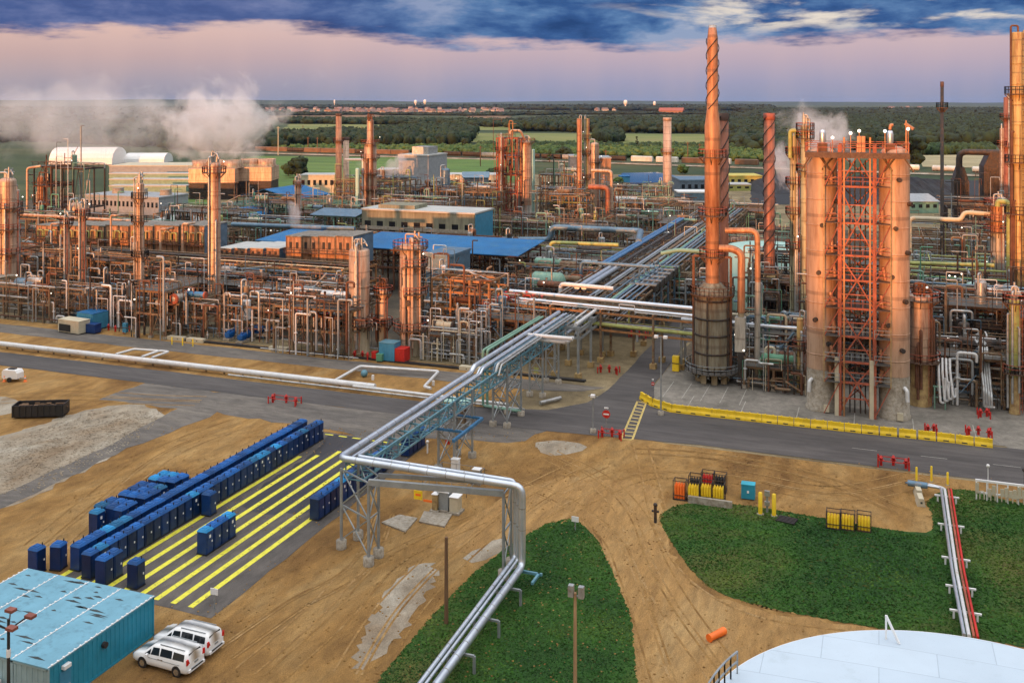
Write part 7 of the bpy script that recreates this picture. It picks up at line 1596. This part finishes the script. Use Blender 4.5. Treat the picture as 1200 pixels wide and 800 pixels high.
def tree(label, x, y, hpx, wpx, m, seed, cone=False, name='tree'):
    u, v = G(x, y); k = MPX(u, v); h = hpx*k; r = wpx*k/2; R = random.Random(seed); t = thing(name, label, 'tree', (u, v, 0))
    MB().tube((0, 0, 0), (.05*h, 0, h*.55), max(.15, h*.035), 7, max(.08, h*.015)).build('trunk', 'bark', t)
    q, rr, rz = [], [], []; n = 46
    for i in range(n):
        f = R.random(); z = h*(.22+.74*f); w = r*(1.05-f*.95) if cone else r*sqrt(max(.08, 1-((f-.42)/.62)**2)); a = R.uniform(0, 6.28); d = w*sqrt(R.random())*.85
        q.append((d*cos(a), d*sin(a), z)); s = r*R.uniform(.2, .42)*(1-.45*f if cone else 1); rr.append(s); rz.append(s*R.uniform(.6, .9))
    mass('crown', np.array(q), np.array(rr), np.array(rz), m, seed, parent=t, cards=14, jit=.35)
tree('round dark tree at the green field beside the blue roof', 349, 208, 22, 26, 'leaf_dark', 1); tree('smaller dark tree touching the round one by the cooling tower', 338, 206, 14, 16, 'leaf_mid', 2)
tree('dark tree standing at the silos in front of the black stockpile', 1071, 197, 36, 26, 'leaf_dark', 3); tree('conical dark tree alone in the pale field by the lone chimney', 746, 176, 17, 7, 'leaf_dark', 4, True)
tree('grey-green poplar left of the twin columns', 644, 190, 16, 8, 'leaf_mid', 5, True); tree('dark tree at the corner of the green field by the red lattice tower', 578, 210, 12, 20, 'leaf_mid', 6)
tree('dark tree left of the twin columns behind the frames', 661, 186, 12, 18, 'leaf_dark', 7); tree('bushy tree left of the boiler house', 447, 212, 13, 16, 'leaf_mid', 8); tree('bush in the grass in front of the pond', 724, 216, 7, 14, 'leaf_light', 9)
tree('light green tree behind the green mint frames', 800, 204, 10, 14, 'leaf_light', 10)
# ---------------------------------------------------------------- grass blades, clods, tyre marks
def blades(name, label, poly, n, h, m, seed, w=.5, cat='grass'):
    rg = np.random.default_rng(seed); g = np.array(poly); lo, hi = g.min(0), g.max(0); P = rg.uniform(lo, hi, (n*3, 2)); x, y = P[:, 0], P[:, 1]; ins = np.zeros(len(P), bool)
    for (a, b), (c, d) in zip(poly, poly[1:]+poly[:1]):
        if b == d: continue
        ins ^= ((b > y) != (d > y)) & (x < (c-a)*(y-b)/(d-b)+a)
    P = P[ins][:n]; P = P[(P[:, 1] > 30)]; n = len(P); a = rg.uniform(0, pi, n); s = rg.uniform(.4, 1.1, n)*w; hh = h*rg.uniform(.4, 1.3, n); dx, dy = np.cos(a)*s/2, np.sin(a)*s/2
    z = np.full(n, .01); V = np.stack([np.stack([P[:, 0]-dx, P[:, 1]-dy, z], -1), np.stack([P[:, 0]+dx, P[:, 1]+dy, z], -1), np.stack([P[:, 0]+dx*.6+rg.uniform(-.1, .1, n), P[:, 1]+dy*.6+rg.uniform(-.1, .1, n), hh], -1), np.stack([P[:, 0]-dx*.5, P[:, 1]-dy*.5+rg.uniform(-.1, .1, n), hh*.8], -1)], 1).reshape(-1, 3)
    q = np.arange(n)*4; F = np.stack([q, q+1, q+2, q+3], -1); me = bpy.data.meshes.new(name); me.vertices.add(len(V)); me.vertices.foreach_set('co', V.astype(np.float32).ravel()); me.loops.add(n*4); me.loops.foreach_set('vertex_index', F.astype(np.int32).ravel()); me.polygons.add(n); me.polygons.foreach_set('loop_start', np.arange(n, dtype=np.int32)*4); me.polygons.foreach_set('loop_total', np.full(n, 4, np.int32)); me.update(); me.materials.append(MATS[m])
    o = bpy.data.objects.new(name, me); C.objects.link(o); return tag(o, label, cat, None, 'stuff')
leafmat('blade', (.012, .066, .006), (.085, .15, .02), .12, .07); leafmat('blade_dry', (.05, .085, .014), (.15, .15, .04), .3, .2)
rb_ = MATS['blade'].node_tree.nodes['Color Ramp'].color_ramp; rb_.elements[0].position = .40; rb_.elements[0].color = (.010, .070, .005, 1); rb_.elements[1].position = .80; rb_.elements[1].color = (.17, .15, .035, 1); e_ = rb_.elements.new(.56); e_.color = (.038, .135, .010, 1); e_ = rb_.elements.new(.68); e_.color = (.11, .18, .022, 1)
GP1 = px([(400, 860), (440, 800), (505, 722), (560, 666), (606, 633), (642, 612), (674, 606), (702, 634), (722, 680), (740, 722), (746, 800), (750, 860)]); GP2 = px([(772, 604), (790, 592), (826, 588), (880, 592), (960, 606), (1092, 629), (1094, 606), (1084, 588), (1108, 572), (1150, 575), (1180, 588), (1290, 600), (1400, 800), (1140, 745), (1050, 740), (950, 722), (870, 705), (826, 686), (800, 655), (780, 625)])
blades('grass', 'green grass on the bank under the low silver pipes', GP1, 30000, .07, 'blade', 1, .2); blades('grass', 'green grass of the field beside the red and white pipes', GP2, 46000, .08, 'blade', 2, .24)
blades('dry_grass', 'pale dry tufts scattered through the grass bank', GP1, 900, .09, 'blade_dry', 3, .3); blades('dry_grass', 'pale dry tufts scattered through the grass field', GP2, 1800, .10, 'blade_dry', 4, .4)
def wobble(P, seed):
    R = random.Random(seed); return [(p[0]+R.uniform(-.5, .5), p[1]+R.uniform(-.5, .5)) for p in P]
ground_mat('tyre_dark', [(.28, .14, .035), (.42, .235, .07), (.50, .31, .12)], .35, (1, 1), bump=1., bd=.2); ground_mat('tyre_pale', [(.36, .20, .065), (.47, .27, .09), (.56, .36, .16)], .35, (1, 1), bump=1., bd=.2)
tm, tp_ = MB(), MB(); R = random.Random(31)
TR = [[(760, 860), (735, 760), (712, 680), (690, 630), (640, 590), (560, 560)], [(860, 800), (800, 720), (765, 660), (740, 600), (700, 560), (640, 530)], [(1000, 745), (880, 725), (800, 680), (760, 620), (745, 560), (735, 520)], [(420, 790), (470, 710), (540, 640), (620, 580), (700, 540)], [(300, 790), (380, 720), (450, 650), (560, 600)], [(1090, 560), (980, 580), (860, 560), (760, 555), (690, 580), (640, 610)], [(1060, 600), (960, 560), (840, 535), (740, 528)], [(0, 470), (80, 465), (170, 470), (235, 472)], [(240, 760), (330, 700), (400, 660), (430, 600)], [(60, 640), (120, 590), (200, 530), (290, 495)]]
for ti, T in enumerate(TR):
    P = [G(*q) for q in T]
    Q = [tuple(sum(c*p_[i] for c, p_ in zip(((-t**3+2*t*t-t)/2, (3*t**3-5*t*t+2)/2, (-3*t**3+4*t*t+t)/2, (t**3-t*t)/2), (P[max(0, k-1)], P[k], P[k+1], P[min(len(P)-1, k+2)]))) for i in (0, 1)) for k in range(len(P)-1) for t in [j/14 for j in range(14)]]
    for rep in range(2):
        ox = R.uniform(-2.0, 2.0)
        for s in (-.85, .85):
            mb = tm if rep != 1 else tp_
            for a, b in zip(Q[:-1], Q[1:]):
                zt_ = .006+.0011*(ti*2+rep)+(.0005 if s > 0 else 0); d = (b[0]-a[0], b[1]-a[1]); l = sqrt(d[0]**2+d[1]**2) or 1; n = (-d[1]/l, d[0]/l); o1 = ox+s; w = .09
                mb.add([(a[0]+n[0]*(o1-w), a[1]+n[1]*(o1-w), zt_), (b[0]+n[0]*(o1-w), b[1]+n[1]*(o1-w), zt_), (b[0]+n[0]*(o1+w), b[1]+n[1]*(o1+w), zt_), (a[0]+n[0]*(o1+w), a[1]+n[1]*(o1+w), zt_)], [(3, 2, 1, 0)])
struct('tyre_tracks', tm, 'tyre_dark'); struct('tyre_tracks', tp_, 'tyre_pale')
def clods(label, poly, n, seed, m, s=.12):
    rg = np.random.default_rng(seed); g = px(poly); R = random.Random(seed); us = [p[0] for p in g]; vs = [p[1] for p in g]; P = []
    while len(P) < n:
        p = (R.uniform(min(us), max(us)), R.uniform(min(vs), max(vs)))
        if inside(p, g): P.append((p[0], p[1], .02))
    r = rg.uniform(.3, 1.2, n)*s; mass('loose_earth', np.array(P), r, r*.5, m, seed, label, 'earth', fine=False)
MATS['clod_sand'] = MATS['g_sand']
clods('crumbs of earth and stones strewn over the sand yard', [(0, 640), (200, 500), (560, 500), (1180, 560), (1080, 630), (780, 590), (780, 700), (1000, 745), (900, 830), (150, 830), (170, 720), (400, 620)], 3200, 9, 'clod_sand', .09)
clods('broken stones lying over the gravel area by the skip', [(0, 520), (110, 480), (190, 482), (170, 512), (40, 575), (0, 580)], 1500, 10, 'g_gravel', .13)
# ---------------------------------------------------------------- the town
t0 = MB().box(-7, -5, 0, 7, 5, 5); hm = bpy.data.materials.new; mat('house_wall', (.46, .42, .40), .8, 0, .15, scale=.01); mat('house_roof', (.20, .13, .12), .8, 0, .3, scale=.01)
h0 = thing('house', 'x', 'house', (0, 0, 0), group='far houses of the town'); t0.build('wall', 'house_wall', h0); MB().prism([(-5.6, 5), (0, 9), (5.6, 5)], 'x', -7.6, 7.6).build('roof', 'house_roof', h0); TREE[h0.name] = [(c, []) for c in kids(h0)]
R = random.Random(12); first = True
HB = [(305, 590, 127.6, 134.2, 150, 'small pale house among many in the far town left of centre'), (696, 722, 129, 131, 12, 'small pale house in the little cluster below the right water tower'), (1040, 1080, 126.5, 128, 12, 'small pale house among the far woods right of the silos'), (985, 1010, 133, 134.5, 8, 'small pale house in the clearing behind the silos'), (880, 905, 128.5, 130.5, 10, 'small pale house behind the free-standing straked stack')]
for x0, x1, y0, y1, n, lb in HB:
    for i in range(n):
        y = R.uniform(y0, y1); c = G(R.uniform(x0, x1), y); s = R.uniform(.9, 1.9); rz = R.uniform(0, 3.1)
        if first: h0.location = (*c, 0); h0['label'] = lb; h0.rotation_euler = (0, 0, rz); h0.scale = (s, s, s); first = False
        else: dup(h0, (*c, 0), rz, lb, None, (s, s, s))
for i, (x, yb, yt, w, lb) in enumerate(((487, 127, 117.5, 3.4, 'white water tower on the horizon, nearer the steam, of the pair left of centre'), (498, 127, 117, 3.6, 'white water tower on the horizon, second of the pair left of centre'), (733, 129, 117.5, 4.5, 'white boxy tower on the horizon above the twin columns'), (767, 129, 119, 3.2, 'white water tower on the horizon near the lone pink chimney'), (392, 127, 117, 1.8, 'thin white mast tower on the horizon above the banded chimney'))):
    u, v = G(x, yb); k = MPX(u, v); h = (yb-yt)*k; r = w*k/2; t = thing('water_tower', lb, 'water tower', (u, v, 0)); MB().tube((0, 0, 0), (0, 0, h*.6), r*.35, 10).build('stem', 'white', t); MB().lathe([(r*.4, h*.5), (r, h*.65), (r, h*.9), (r*.6, h), (.01, h*1.02)], n=14).build('bowl', 'white', t)
t = thing('red_hall', 'red-roofed hall in the fields behind the lone chimney', 'building', (*G(786, 134), 0)); MB().box(-40, 0, 0, 40, 30, 12).build('wall', 'brick', t); MB().prism([(-2, 12), (15, 22), (32, 12)], 'x', -42, 42).build('roof', 'red_steel', t)
for i, (x, y) in enumerate(((326, 180), (361, 178), (372, 178), (424, 160), (481, 158), (355, 158), (806, 186), (820, 189), (710, 200), (563, 193))):
    u, v = G(x, y+2); t = thing('power_pole', '%s thin power pole in the fields beyond the plant, counted in a fixed round' % ordn(i) if False else ['pale mast at the railway next to the steam', 'thin pole by the railway left of the banded chimney', 'thin pole by the railway touching the banded chimney', 'thin pole in the field left of the stepped column', 'thin pole in the field above the boiler house', 'thin pole in the far field beside the steam', 'pole in the scrub right of the lone chimney', 'pole in the scrub left of the tallest stack', 'pole behind the inverted U pipes', 'pole behind the grey box left of the red lattice tower'][i], 'pole', (u, v, 0)); h = 22 if i in (0,) else 13; MB().bar((0, 0, 0), (0, 0, h), .5).bar((-1.5, 0, h-1), (1.5, 0, h-1), .25).build('mast', 'cream' if i == 0 else 'wood', t)
# ---------------------------------------------------------------- steam
def steam(label, x, y, D, wpx, hpx, dens, seed, depth=.5, sc=.06, thr=.45, lean=0.):
    """cloud of steam: a closed box whose density is an uneven, soft-edged puff"""
    k = D/FP; X = (x-600)*k; z = CAMH-(y-HZ)*k; w, h = wpx*k/2, hpx*k/2; dp = w*depth
    me = MB().box(-1, -1, -1, 1, 1, 1); o = me.build('steam_cloud'); o.location = (X*cT-D*sT, X*sT+D*cT, z); o.scale = (w, dp, h); o.rotation_euler = (0, 0, TH); tag(o, label, 'steam', None, 'stuff')
    m = bpy.data.materials.new('steam'); m.use_nodes = True; nt = m.node_tree; L = nt.links; nt.nodes.clear(); out = nn(nt, 'ShaderNodeOutputMaterial'); pv = nn(nt, 'ShaderNodeVolumePrincipled'); pv.inputs['Color'].default_value = (.90, .94, 1, 1); pv.inputs['Anisotropy'].default_value = .1
    tc = nn(nt, 'ShaderNodeTexCoord'); geo = nn(nt, 'ShaderNodeNewGeometry')
    no = nn(nt, 'ShaderNodeTexNoise'); no.inputs['Scale'].default_value = sc; no.inputs['Detail'].default_value = 5; no.inputs['Roughness'].default_value = .6; no.inputs['Distortion'].default_value = .6
    ad = nn(nt, 'ShaderNodeVectorMath', operation='ADD'); ad.inputs[1].default_value = (seed*31, seed*17, seed*7); L.new(geo.outputs['Position'], ad.inputs[0]); L.new(ad.outputs[0], no.inputs[0])
    sep = nn(nt, 'ShaderNodeSeparateXYZ'); L.new(tc.outputs['Object'], sep.inputs[0])
    sx = nn(nt, 'ShaderNodeMath', operation='MULTIPLY_ADD'); L.new(sep.outputs[2], sx.inputs[0]); sx.inputs[1].default_value = lean; L.new(sep.outputs[0], sx.inputs[2])
    cb = nn(nt, 'ShaderNodeCombineXYZ'); L.new(sx.outputs[0], cb.inputs[0]); L.new(sep.outputs[1], cb.inputs[1]); L.new(sep.outputs[2], cb.inputs[2])
    ln = nn(nt, 'ShaderNodeVectorMath', operation='LENGTH'); L.new(cb.outputs[0], ln.inputs[0])
    fo = nn(nt, 'ShaderNodeMapRange'); fo.inputs[1].default_value = .3; fo.inputs[2].default_value = .98; fo.inputs[3].default_value = .34; fo.inputs[4].default_value = -.42; L.new(ln.outputs['Value'], fo.inputs[0])
    amp = nn(nt, 'ShaderNodeMath', operation='MULTIPLY_ADD'); L.new(no.outputs['Fac'], amp.inputs[0]); amp.inputs[1].default_value = 2.1; amp.inputs[2].default_value = -.55
    s = nn(nt, 'ShaderNodeMath', operation='ADD'); L.new(amp.outputs[0], s.inputs[0]); L.new(fo.outputs[0], s.inputs[1])
    mr = nn(nt, 'ShaderNodeMapRange', interpolation_type='SMOOTHSTEP'); mr.inputs[1].default_value = thr; mr.inputs[2].default_value = thr+.38; mr.inputs[3].default_value = 0; mr.inputs[4].default_value = dens; L.new(s.outputs[0], mr.inputs[0])
    L.new(mr.outputs[0], pv.inputs['Density']); L.new(pv.outputs[0], out.inputs['Volume']); o.data.materials.append(m); m.cycles.volume_sampling = 'MULTIPLE_IMPORTANCE' if False else 'DISTANCE'
steam('dense white steam drifting from the cooling tower behind the gallery column', 256, 148, 440, 240, 146, .085, 1, sc=.075)
steam('thinner grey steam drifting across the left of the plant toward the white tents', 95, 146, 430, 460, 170, .026, 2, sc=.05, thr=.52)
steam('steam plume rising behind the silo top', 957, 155, 330, 120, 110, .16, 3, sc=.10, lean=.4)
steam('white steam column between the straked stack and the silos', 917, 190, 300, 56, 100, .3, 4, sc=.12)
steam('small puff of steam at the foot of the slim column by the blue roofs', 344, 254, 240, 26, 50, .35, 5, sc=.3, thr=.4)
steam('small puff of steam left of the grey boiler house', 462, 194, 320, 34, 42, .3, 6, sc=.25, lean=-.5)
steam('faint steam beside the stepped column', 420, 195, 300, 18, 26, .12, 7, sc=.25)
# ---------------------------------------------------------------- unseen wooded rise added behind the camera to shade the yard from low sun
SUN_EL = radians(2.8); SUN_AZ = radians(27)   # azimuth: to the left of straight behind the camera
def W(X, Y): return (X*cT-Y*sT, X*sT+Y*cT)
sd = (-sin(SUN_AZ), -cos(SUN_AZ)); sn = (cos(SUN_AZ), -sin(SUN_AZ))
RD = 420; mb = MB(); vs = []; n = 90; q, rr, rz = [], [], []; R = random.Random(21)
def crest(w): # crest height needed so that the shade meets the plant at its seen height
    pts = [(-700, 6), (-160, 6), (-125, 4.0), (-100, 4.5), (-60, 9), (-45, 12.5), (-20, 14.5), (40, 15), (700, 15)]
    for (a, za), (b, zb) in zip(pts[:-1], pts[1:]):
        if a <= w <= b: z = za+(zb-za)*(w-a)/(b-a); break
    return z+(RD+128)*math.tan(SUN_EL)
for i in range(n+1):
    w_ = -520+i*1040/n; h = crest(w_)-5
    for dd, z in ((-90, 0), (0, h), (60, h*.9), (240, 0)):
        X = sd[0]*(RD+dd)+sn[0]*w_; Y = sd[1]*(RD+dd)+sn[1]*w_; vs.append((*W(X, Y), z-.2))
mb.add(vs, [(i*4+j, (i+1)*4+j, (i+1)*4+j+1, i*4+j+1) for i in range(n) for j in range(3)], True); struct('hill', mb, 'g_land')
for i in range(340):
    w_ = -510+1020*i/340+R.uniform(-2, 2); h = crest(w_); X = sd[0]*RD+sn[0]*w_; Y = sd[1]*RD+sn[1]*w_; p = W(X, Y); s = R.uniform(2.5, 4); q.append((p[0], p[1], h-5+R.uniform(-1, 1.2))); rr.append(s); rz.append(s*R.uniform(1.2, 1.7))
mass('woodland', np.array(q), np.array(rr), np.array(rz), 'leaf_dark', 77, 'unseen wooded crest behind the viewer, shaped to shade the yard', 'woodland', cards=4)
# ---------------------------------------------------------------- light, sky, camera
S = bpy.context.scene
sun = bpy.data.lights.new('sun', 'SUN'); sun.energy = 5.0; sun.angle = radians(.9); sun.color = (1, .37, .125); so = bpy.data.objects.new('sun', sun); C.objects.link(so)
X, Y = sd; d = W(X, Y); el = SUN_EL; vec = (d[0]*cos(el), d[1]*cos(el), sin(el))
import mathutils
so.rotation_euler = mathutils.Vector(vec).to_track_quat('Z', 'Y').to_euler()
w = bpy.data.worlds.new('World'); S.world = w; w.use_nodes = True; nt = w.node_tree; L = nt.links; bg = nt.nodes['Background']
sk = nn(nt, 'ShaderNodeTexSky', sky_type='NISHITA'); sk.sun_disc = False; sk.sun_elevation = el; sk.sun_rotation = math.atan2(vec[0], vec[1]); sk.air_density = 1.2; sk.dust_density = 1.5; sk.ozone_density = 2
tc = nn(nt, 'ShaderNodeTexCoord'); sp = nn(nt, 'ShaderNodeSeparateXYZ'); L.new(tc.outputs['Generated'], sp.inputs[0])
def MA(op, a, b=None, c=None, clamp=False):
    n = nn(nt, 'ShaderNodeMath', operation=op); n.use_clamp = clamp
    for i, x in enumerate((a, b, c)):
        if x is None: continue
        if isinstance(x, (int, float)): n.inputs[i].default_value = x
        else: L.new(x, n.inputs[i])
    return n.outputs[0]
# heading h: 0 straight ahead of the plant view, elevation p
rot = nn(nt, 'ShaderNodeVectorRotate', rotation_type='Z_AXIS'); rot.inputs['Angle'].default_value = -TH; L.new(tc.outputs['Generated'], rot.inputs[0]); s2 = nn(nt, 'ShaderNodeSeparateXYZ'); L.new(rot.outputs[0], s2.inputs[0])
hor = MA('SQRT', MA('ADD', MA('MULTIPLY', s2.outputs[0], s2.outputs[0]), MA('MULTIPLY', s2.outputs[1], s2.outputs[1])))
az = MA('ARCTAN2', s2.outputs[0], s2.outputs[1]); p = MA('DIVIDE', s2.outputs[2], MA('MAXIMUM', hor, .02))
def cn(sx, sy, det, ro, off, dist=0.):
    c = nn(nt, 'ShaderNodeCombineXYZ'); L.new(MA('MULTIPLY', az, sx), c.inputs[0]); L.new(MA('MULTIPLY', p, sy), c.inputs[1]); c.inputs[2].default_value = off
    n = nn(nt, 'ShaderNodeTexNoise'); n.inputs['Scale'].default_value = 1; n.inputs['Detail'].default_value = det; n.inputs['Roughness'].default_value = ro; n.inputs['Distortion'].default_value = dist; L.new(c.outputs[0], n.inputs[0]); return n.outputs['Fac']
def ramp(f, stops):
    r = nn(nt, 'ShaderNodeValToRGB'); L.new(f, r.inputs[0]); e = r.color_ramp.elements
    e[0].position, e[0].color = stops[0][0], (*stops[0][1], 1); e[1].position, e[1].color = stops[-1][0], (*stops[-1][1], 1)
    for a, c in stops[1:-1]: x = e.new(a); x.color = (*c, 1)
    return r.outputs[0]
def mix(f, a, b):
    m = nn(nt, 'ShaderNodeMix', data_type='RGBA'); 
    for i, x in ((0, f), (6, a), (7, b)):
        if isinstance(x, tuple): m.inputs[i].default_value = (*x, 1)
        elif isinstance(x, (int, float)): m.inputs[i].default_value = x
        else: L.new(x, m.inputs[i])
    return m.outputs[2]
def sr(f, a, b, c=0., d=1.):
    m = nn(nt, 'ShaderNodeMapRange', interpolation_type='SMOOTHSTEP'); L.new(f, m.inputs[0]); m.inputs[1].default_value = a; m.inputs[2].default_value = b; m.inputs[3].default_value = c; m.inputs[4].default_value = d; return m.outputs[0]
def s2l(r, g, b): return tuple(((c/255+.055)/1.055)**2.4 if c > 10 else c/3294 for c in (r, g, b))
left = sr(az, -.55, .15, 1., 0.)
low = ramp(MA('MULTIPLY', p, 8), [(0, s2l(140, 148, 176)), (.16, s2l(160, 158, 184)), (.34, s2l(188, 170, 184)), (.52, s2l(208, 182, 186)), (.7, s2l(212, 192, 196)), (1, s2l(206, 196, 206))])
lowL = ramp(MA('MULTIPLY', p, 8), [(0, s2l(150, 148, 160)), (.16, s2l(172, 160, 168)), (.36, s2l(200, 170, 166)), (.55, s2l(222, 186, 174)), (1, s2l(226, 200, 190))])
base = mix(left, low, lowL)
streak = cn(16, 3, 3, .5, 4.); base = mix(MA('MULTIPLY', sr(streak, .4, .65), .12), base, s2l(232, 196, 184))
# cloud deck: lower edge wanders with heading
edge = cn(3.2, 9, 6, .6, 1.); fine = cn(11, 60, 8, .6, 2.)
e0 = sr(az, -.35, .2, .065, .055)
q_ = MA('SUBTRACT', MA('ADD', p, MA('MULTIPLY', MA('SUBTRACT', edge, .5), .055)), e0); q_ = MA('ADD', q_, MA('MULTIPLY', MA('SUBTRACT', fine, .5), .042))
deck = sr(q_, -.004, .009)
det = cn(8, 24, 10, .6, 7., .1); cc = ramp(det, [(.34, s2l(38, 70, 120)), (.45, s2l(56, 92, 146)), (.54, s2l(90, 126, 172)), (.64, s2l(146, 162, 192))])
ccL = ramp(det, [(.32, s2l(56, 74, 126)), (.48, s2l(76, 96, 148)), (.66, s2l(124, 134, 176))]); cc = mix(sr(az, -.30, .02, 1., 0.), cc, ccL)
hole = cn(7, 30, 8, .58, 11., .2); hm_ = MA('MULTIPLY', MA('MULTIPLY', sr(hole, .49, .62), sr(az, .05, .25)), sr(p, .058, .082))
cc = mix(hm_, cc, s2l(232, 220, 206))
vis = mix(deck, base, cc)
# overhead and behind: the evening Sky Texture plus an added fill glow
up = sr(p, .2, 1.1); back = sr(az, -1.2, -.9, 1., 0.); back2 = sr(az, .9, 1.2); bk = MA('MAXIMUM', back, back2); away = MA('MAXIMUM', up, bk)
bg.inputs['Strength'].default_value = .15; L.new(sk.outputs[0], bg.inputs[0])
bg2 = nn(nt, 'ShaderNodeBackground'); L.new(vis, bg2.inputs[0]); bg2.inputs[1].default_value = VIS_STR
bg3 = nn(nt, 'ShaderNodeBackground'); bg3.inputs[0].default_value = (.77, .74, .72, 1); L.new(MA('MULTIPLY_ADD', up, OVER_STR-.22, .22), bg3.inputs[1])   # added warm fill from overhead to brighten the ground
adds = nn(nt, 'ShaderNodeAddShader'); L.new(bg.outputs[0], adds.inputs[0]); L.new(bg3.outputs[0], adds.inputs[1])
ms = nn(nt, 'ShaderNodeMixShader'); L.new(away, ms.inputs[0]); L.new(bg2.outputs[0], ms.inputs[1]); L.new(adds.outputs[0], ms.inputs[2]); L.new(ms.outputs[0], nt.nodes['World Output'].inputs['Surface'])
w.cycles.sampling_method = 'MANUAL'; w.cycles.sample_map_resolution = 512
cam = bpy.data.cameras.new('camera'); co = bpy.data.objects.new('camera', cam); C.objects.link(co); S.camera = co
co.location = (0, 0, CAMH); co.rotation_euler = (pi/2, 0, TH); cam.sensor_width = 36; cam.lens = 36*FP/1200; cam.shift_y = -(400-HZ)/1200; cam.clip_end = 60000; cam.clip_start = .5
hz = MB().box(-24000, -3000, -1.4, 24000, 24000, 125).build('haze'); tag(hz, 'thin blue evening haze over the plain', 'haze', None, 'stuff')
hm2 = bpy.data.materials.new('haze_air'); hm2.use_nodes = True; n2 = hm2.node_tree; n2.nodes.clear(); ho = nn(n2, 'ShaderNodeOutputMaterial'); hv = nn(n2, 'ShaderNodeVolumePrincipled'); hv.inputs['Color'].default_value = (.30, .50, 1, 1); hv.inputs['Density'].default_value = HAZE; hv.inputs['Anisotropy'].default_value = 0; n2.links.new(hv.outputs[0], ho.inputs['Volume']); hz.data.materials.append(hm2)
S.view_settings.view_transform = 'Standard'; S.view_settings.look = 'None'; S.view_settings.exposure = EXPO; S.view_settings.gamma = 1
S.cycles.max_bounces = 6; S.cycles.diffuse_bounces = 3; S.cycles.glossy_bounces = 3; S.cycles.transmission_bounces = 2; S.cycles.volume_bounces = 4; S.cycles.transparent_max_bounces = 8
S.cycles.use_denoising = True; S.cycles.sample_clamp_indirect = 4; S.cycles.caustics_reflective = False; S.cycles.caustics_refractive = False
S.cycles.volume_step_rate = 1.; S.cycles.volume_max_steps = 96; S.cycles.use_adaptive_sampling = True; S.cycles.adaptive_threshold = .02
for o in bpy.data.objects:
    if o.name.split('.')[0] == 'wooden_pole': pass
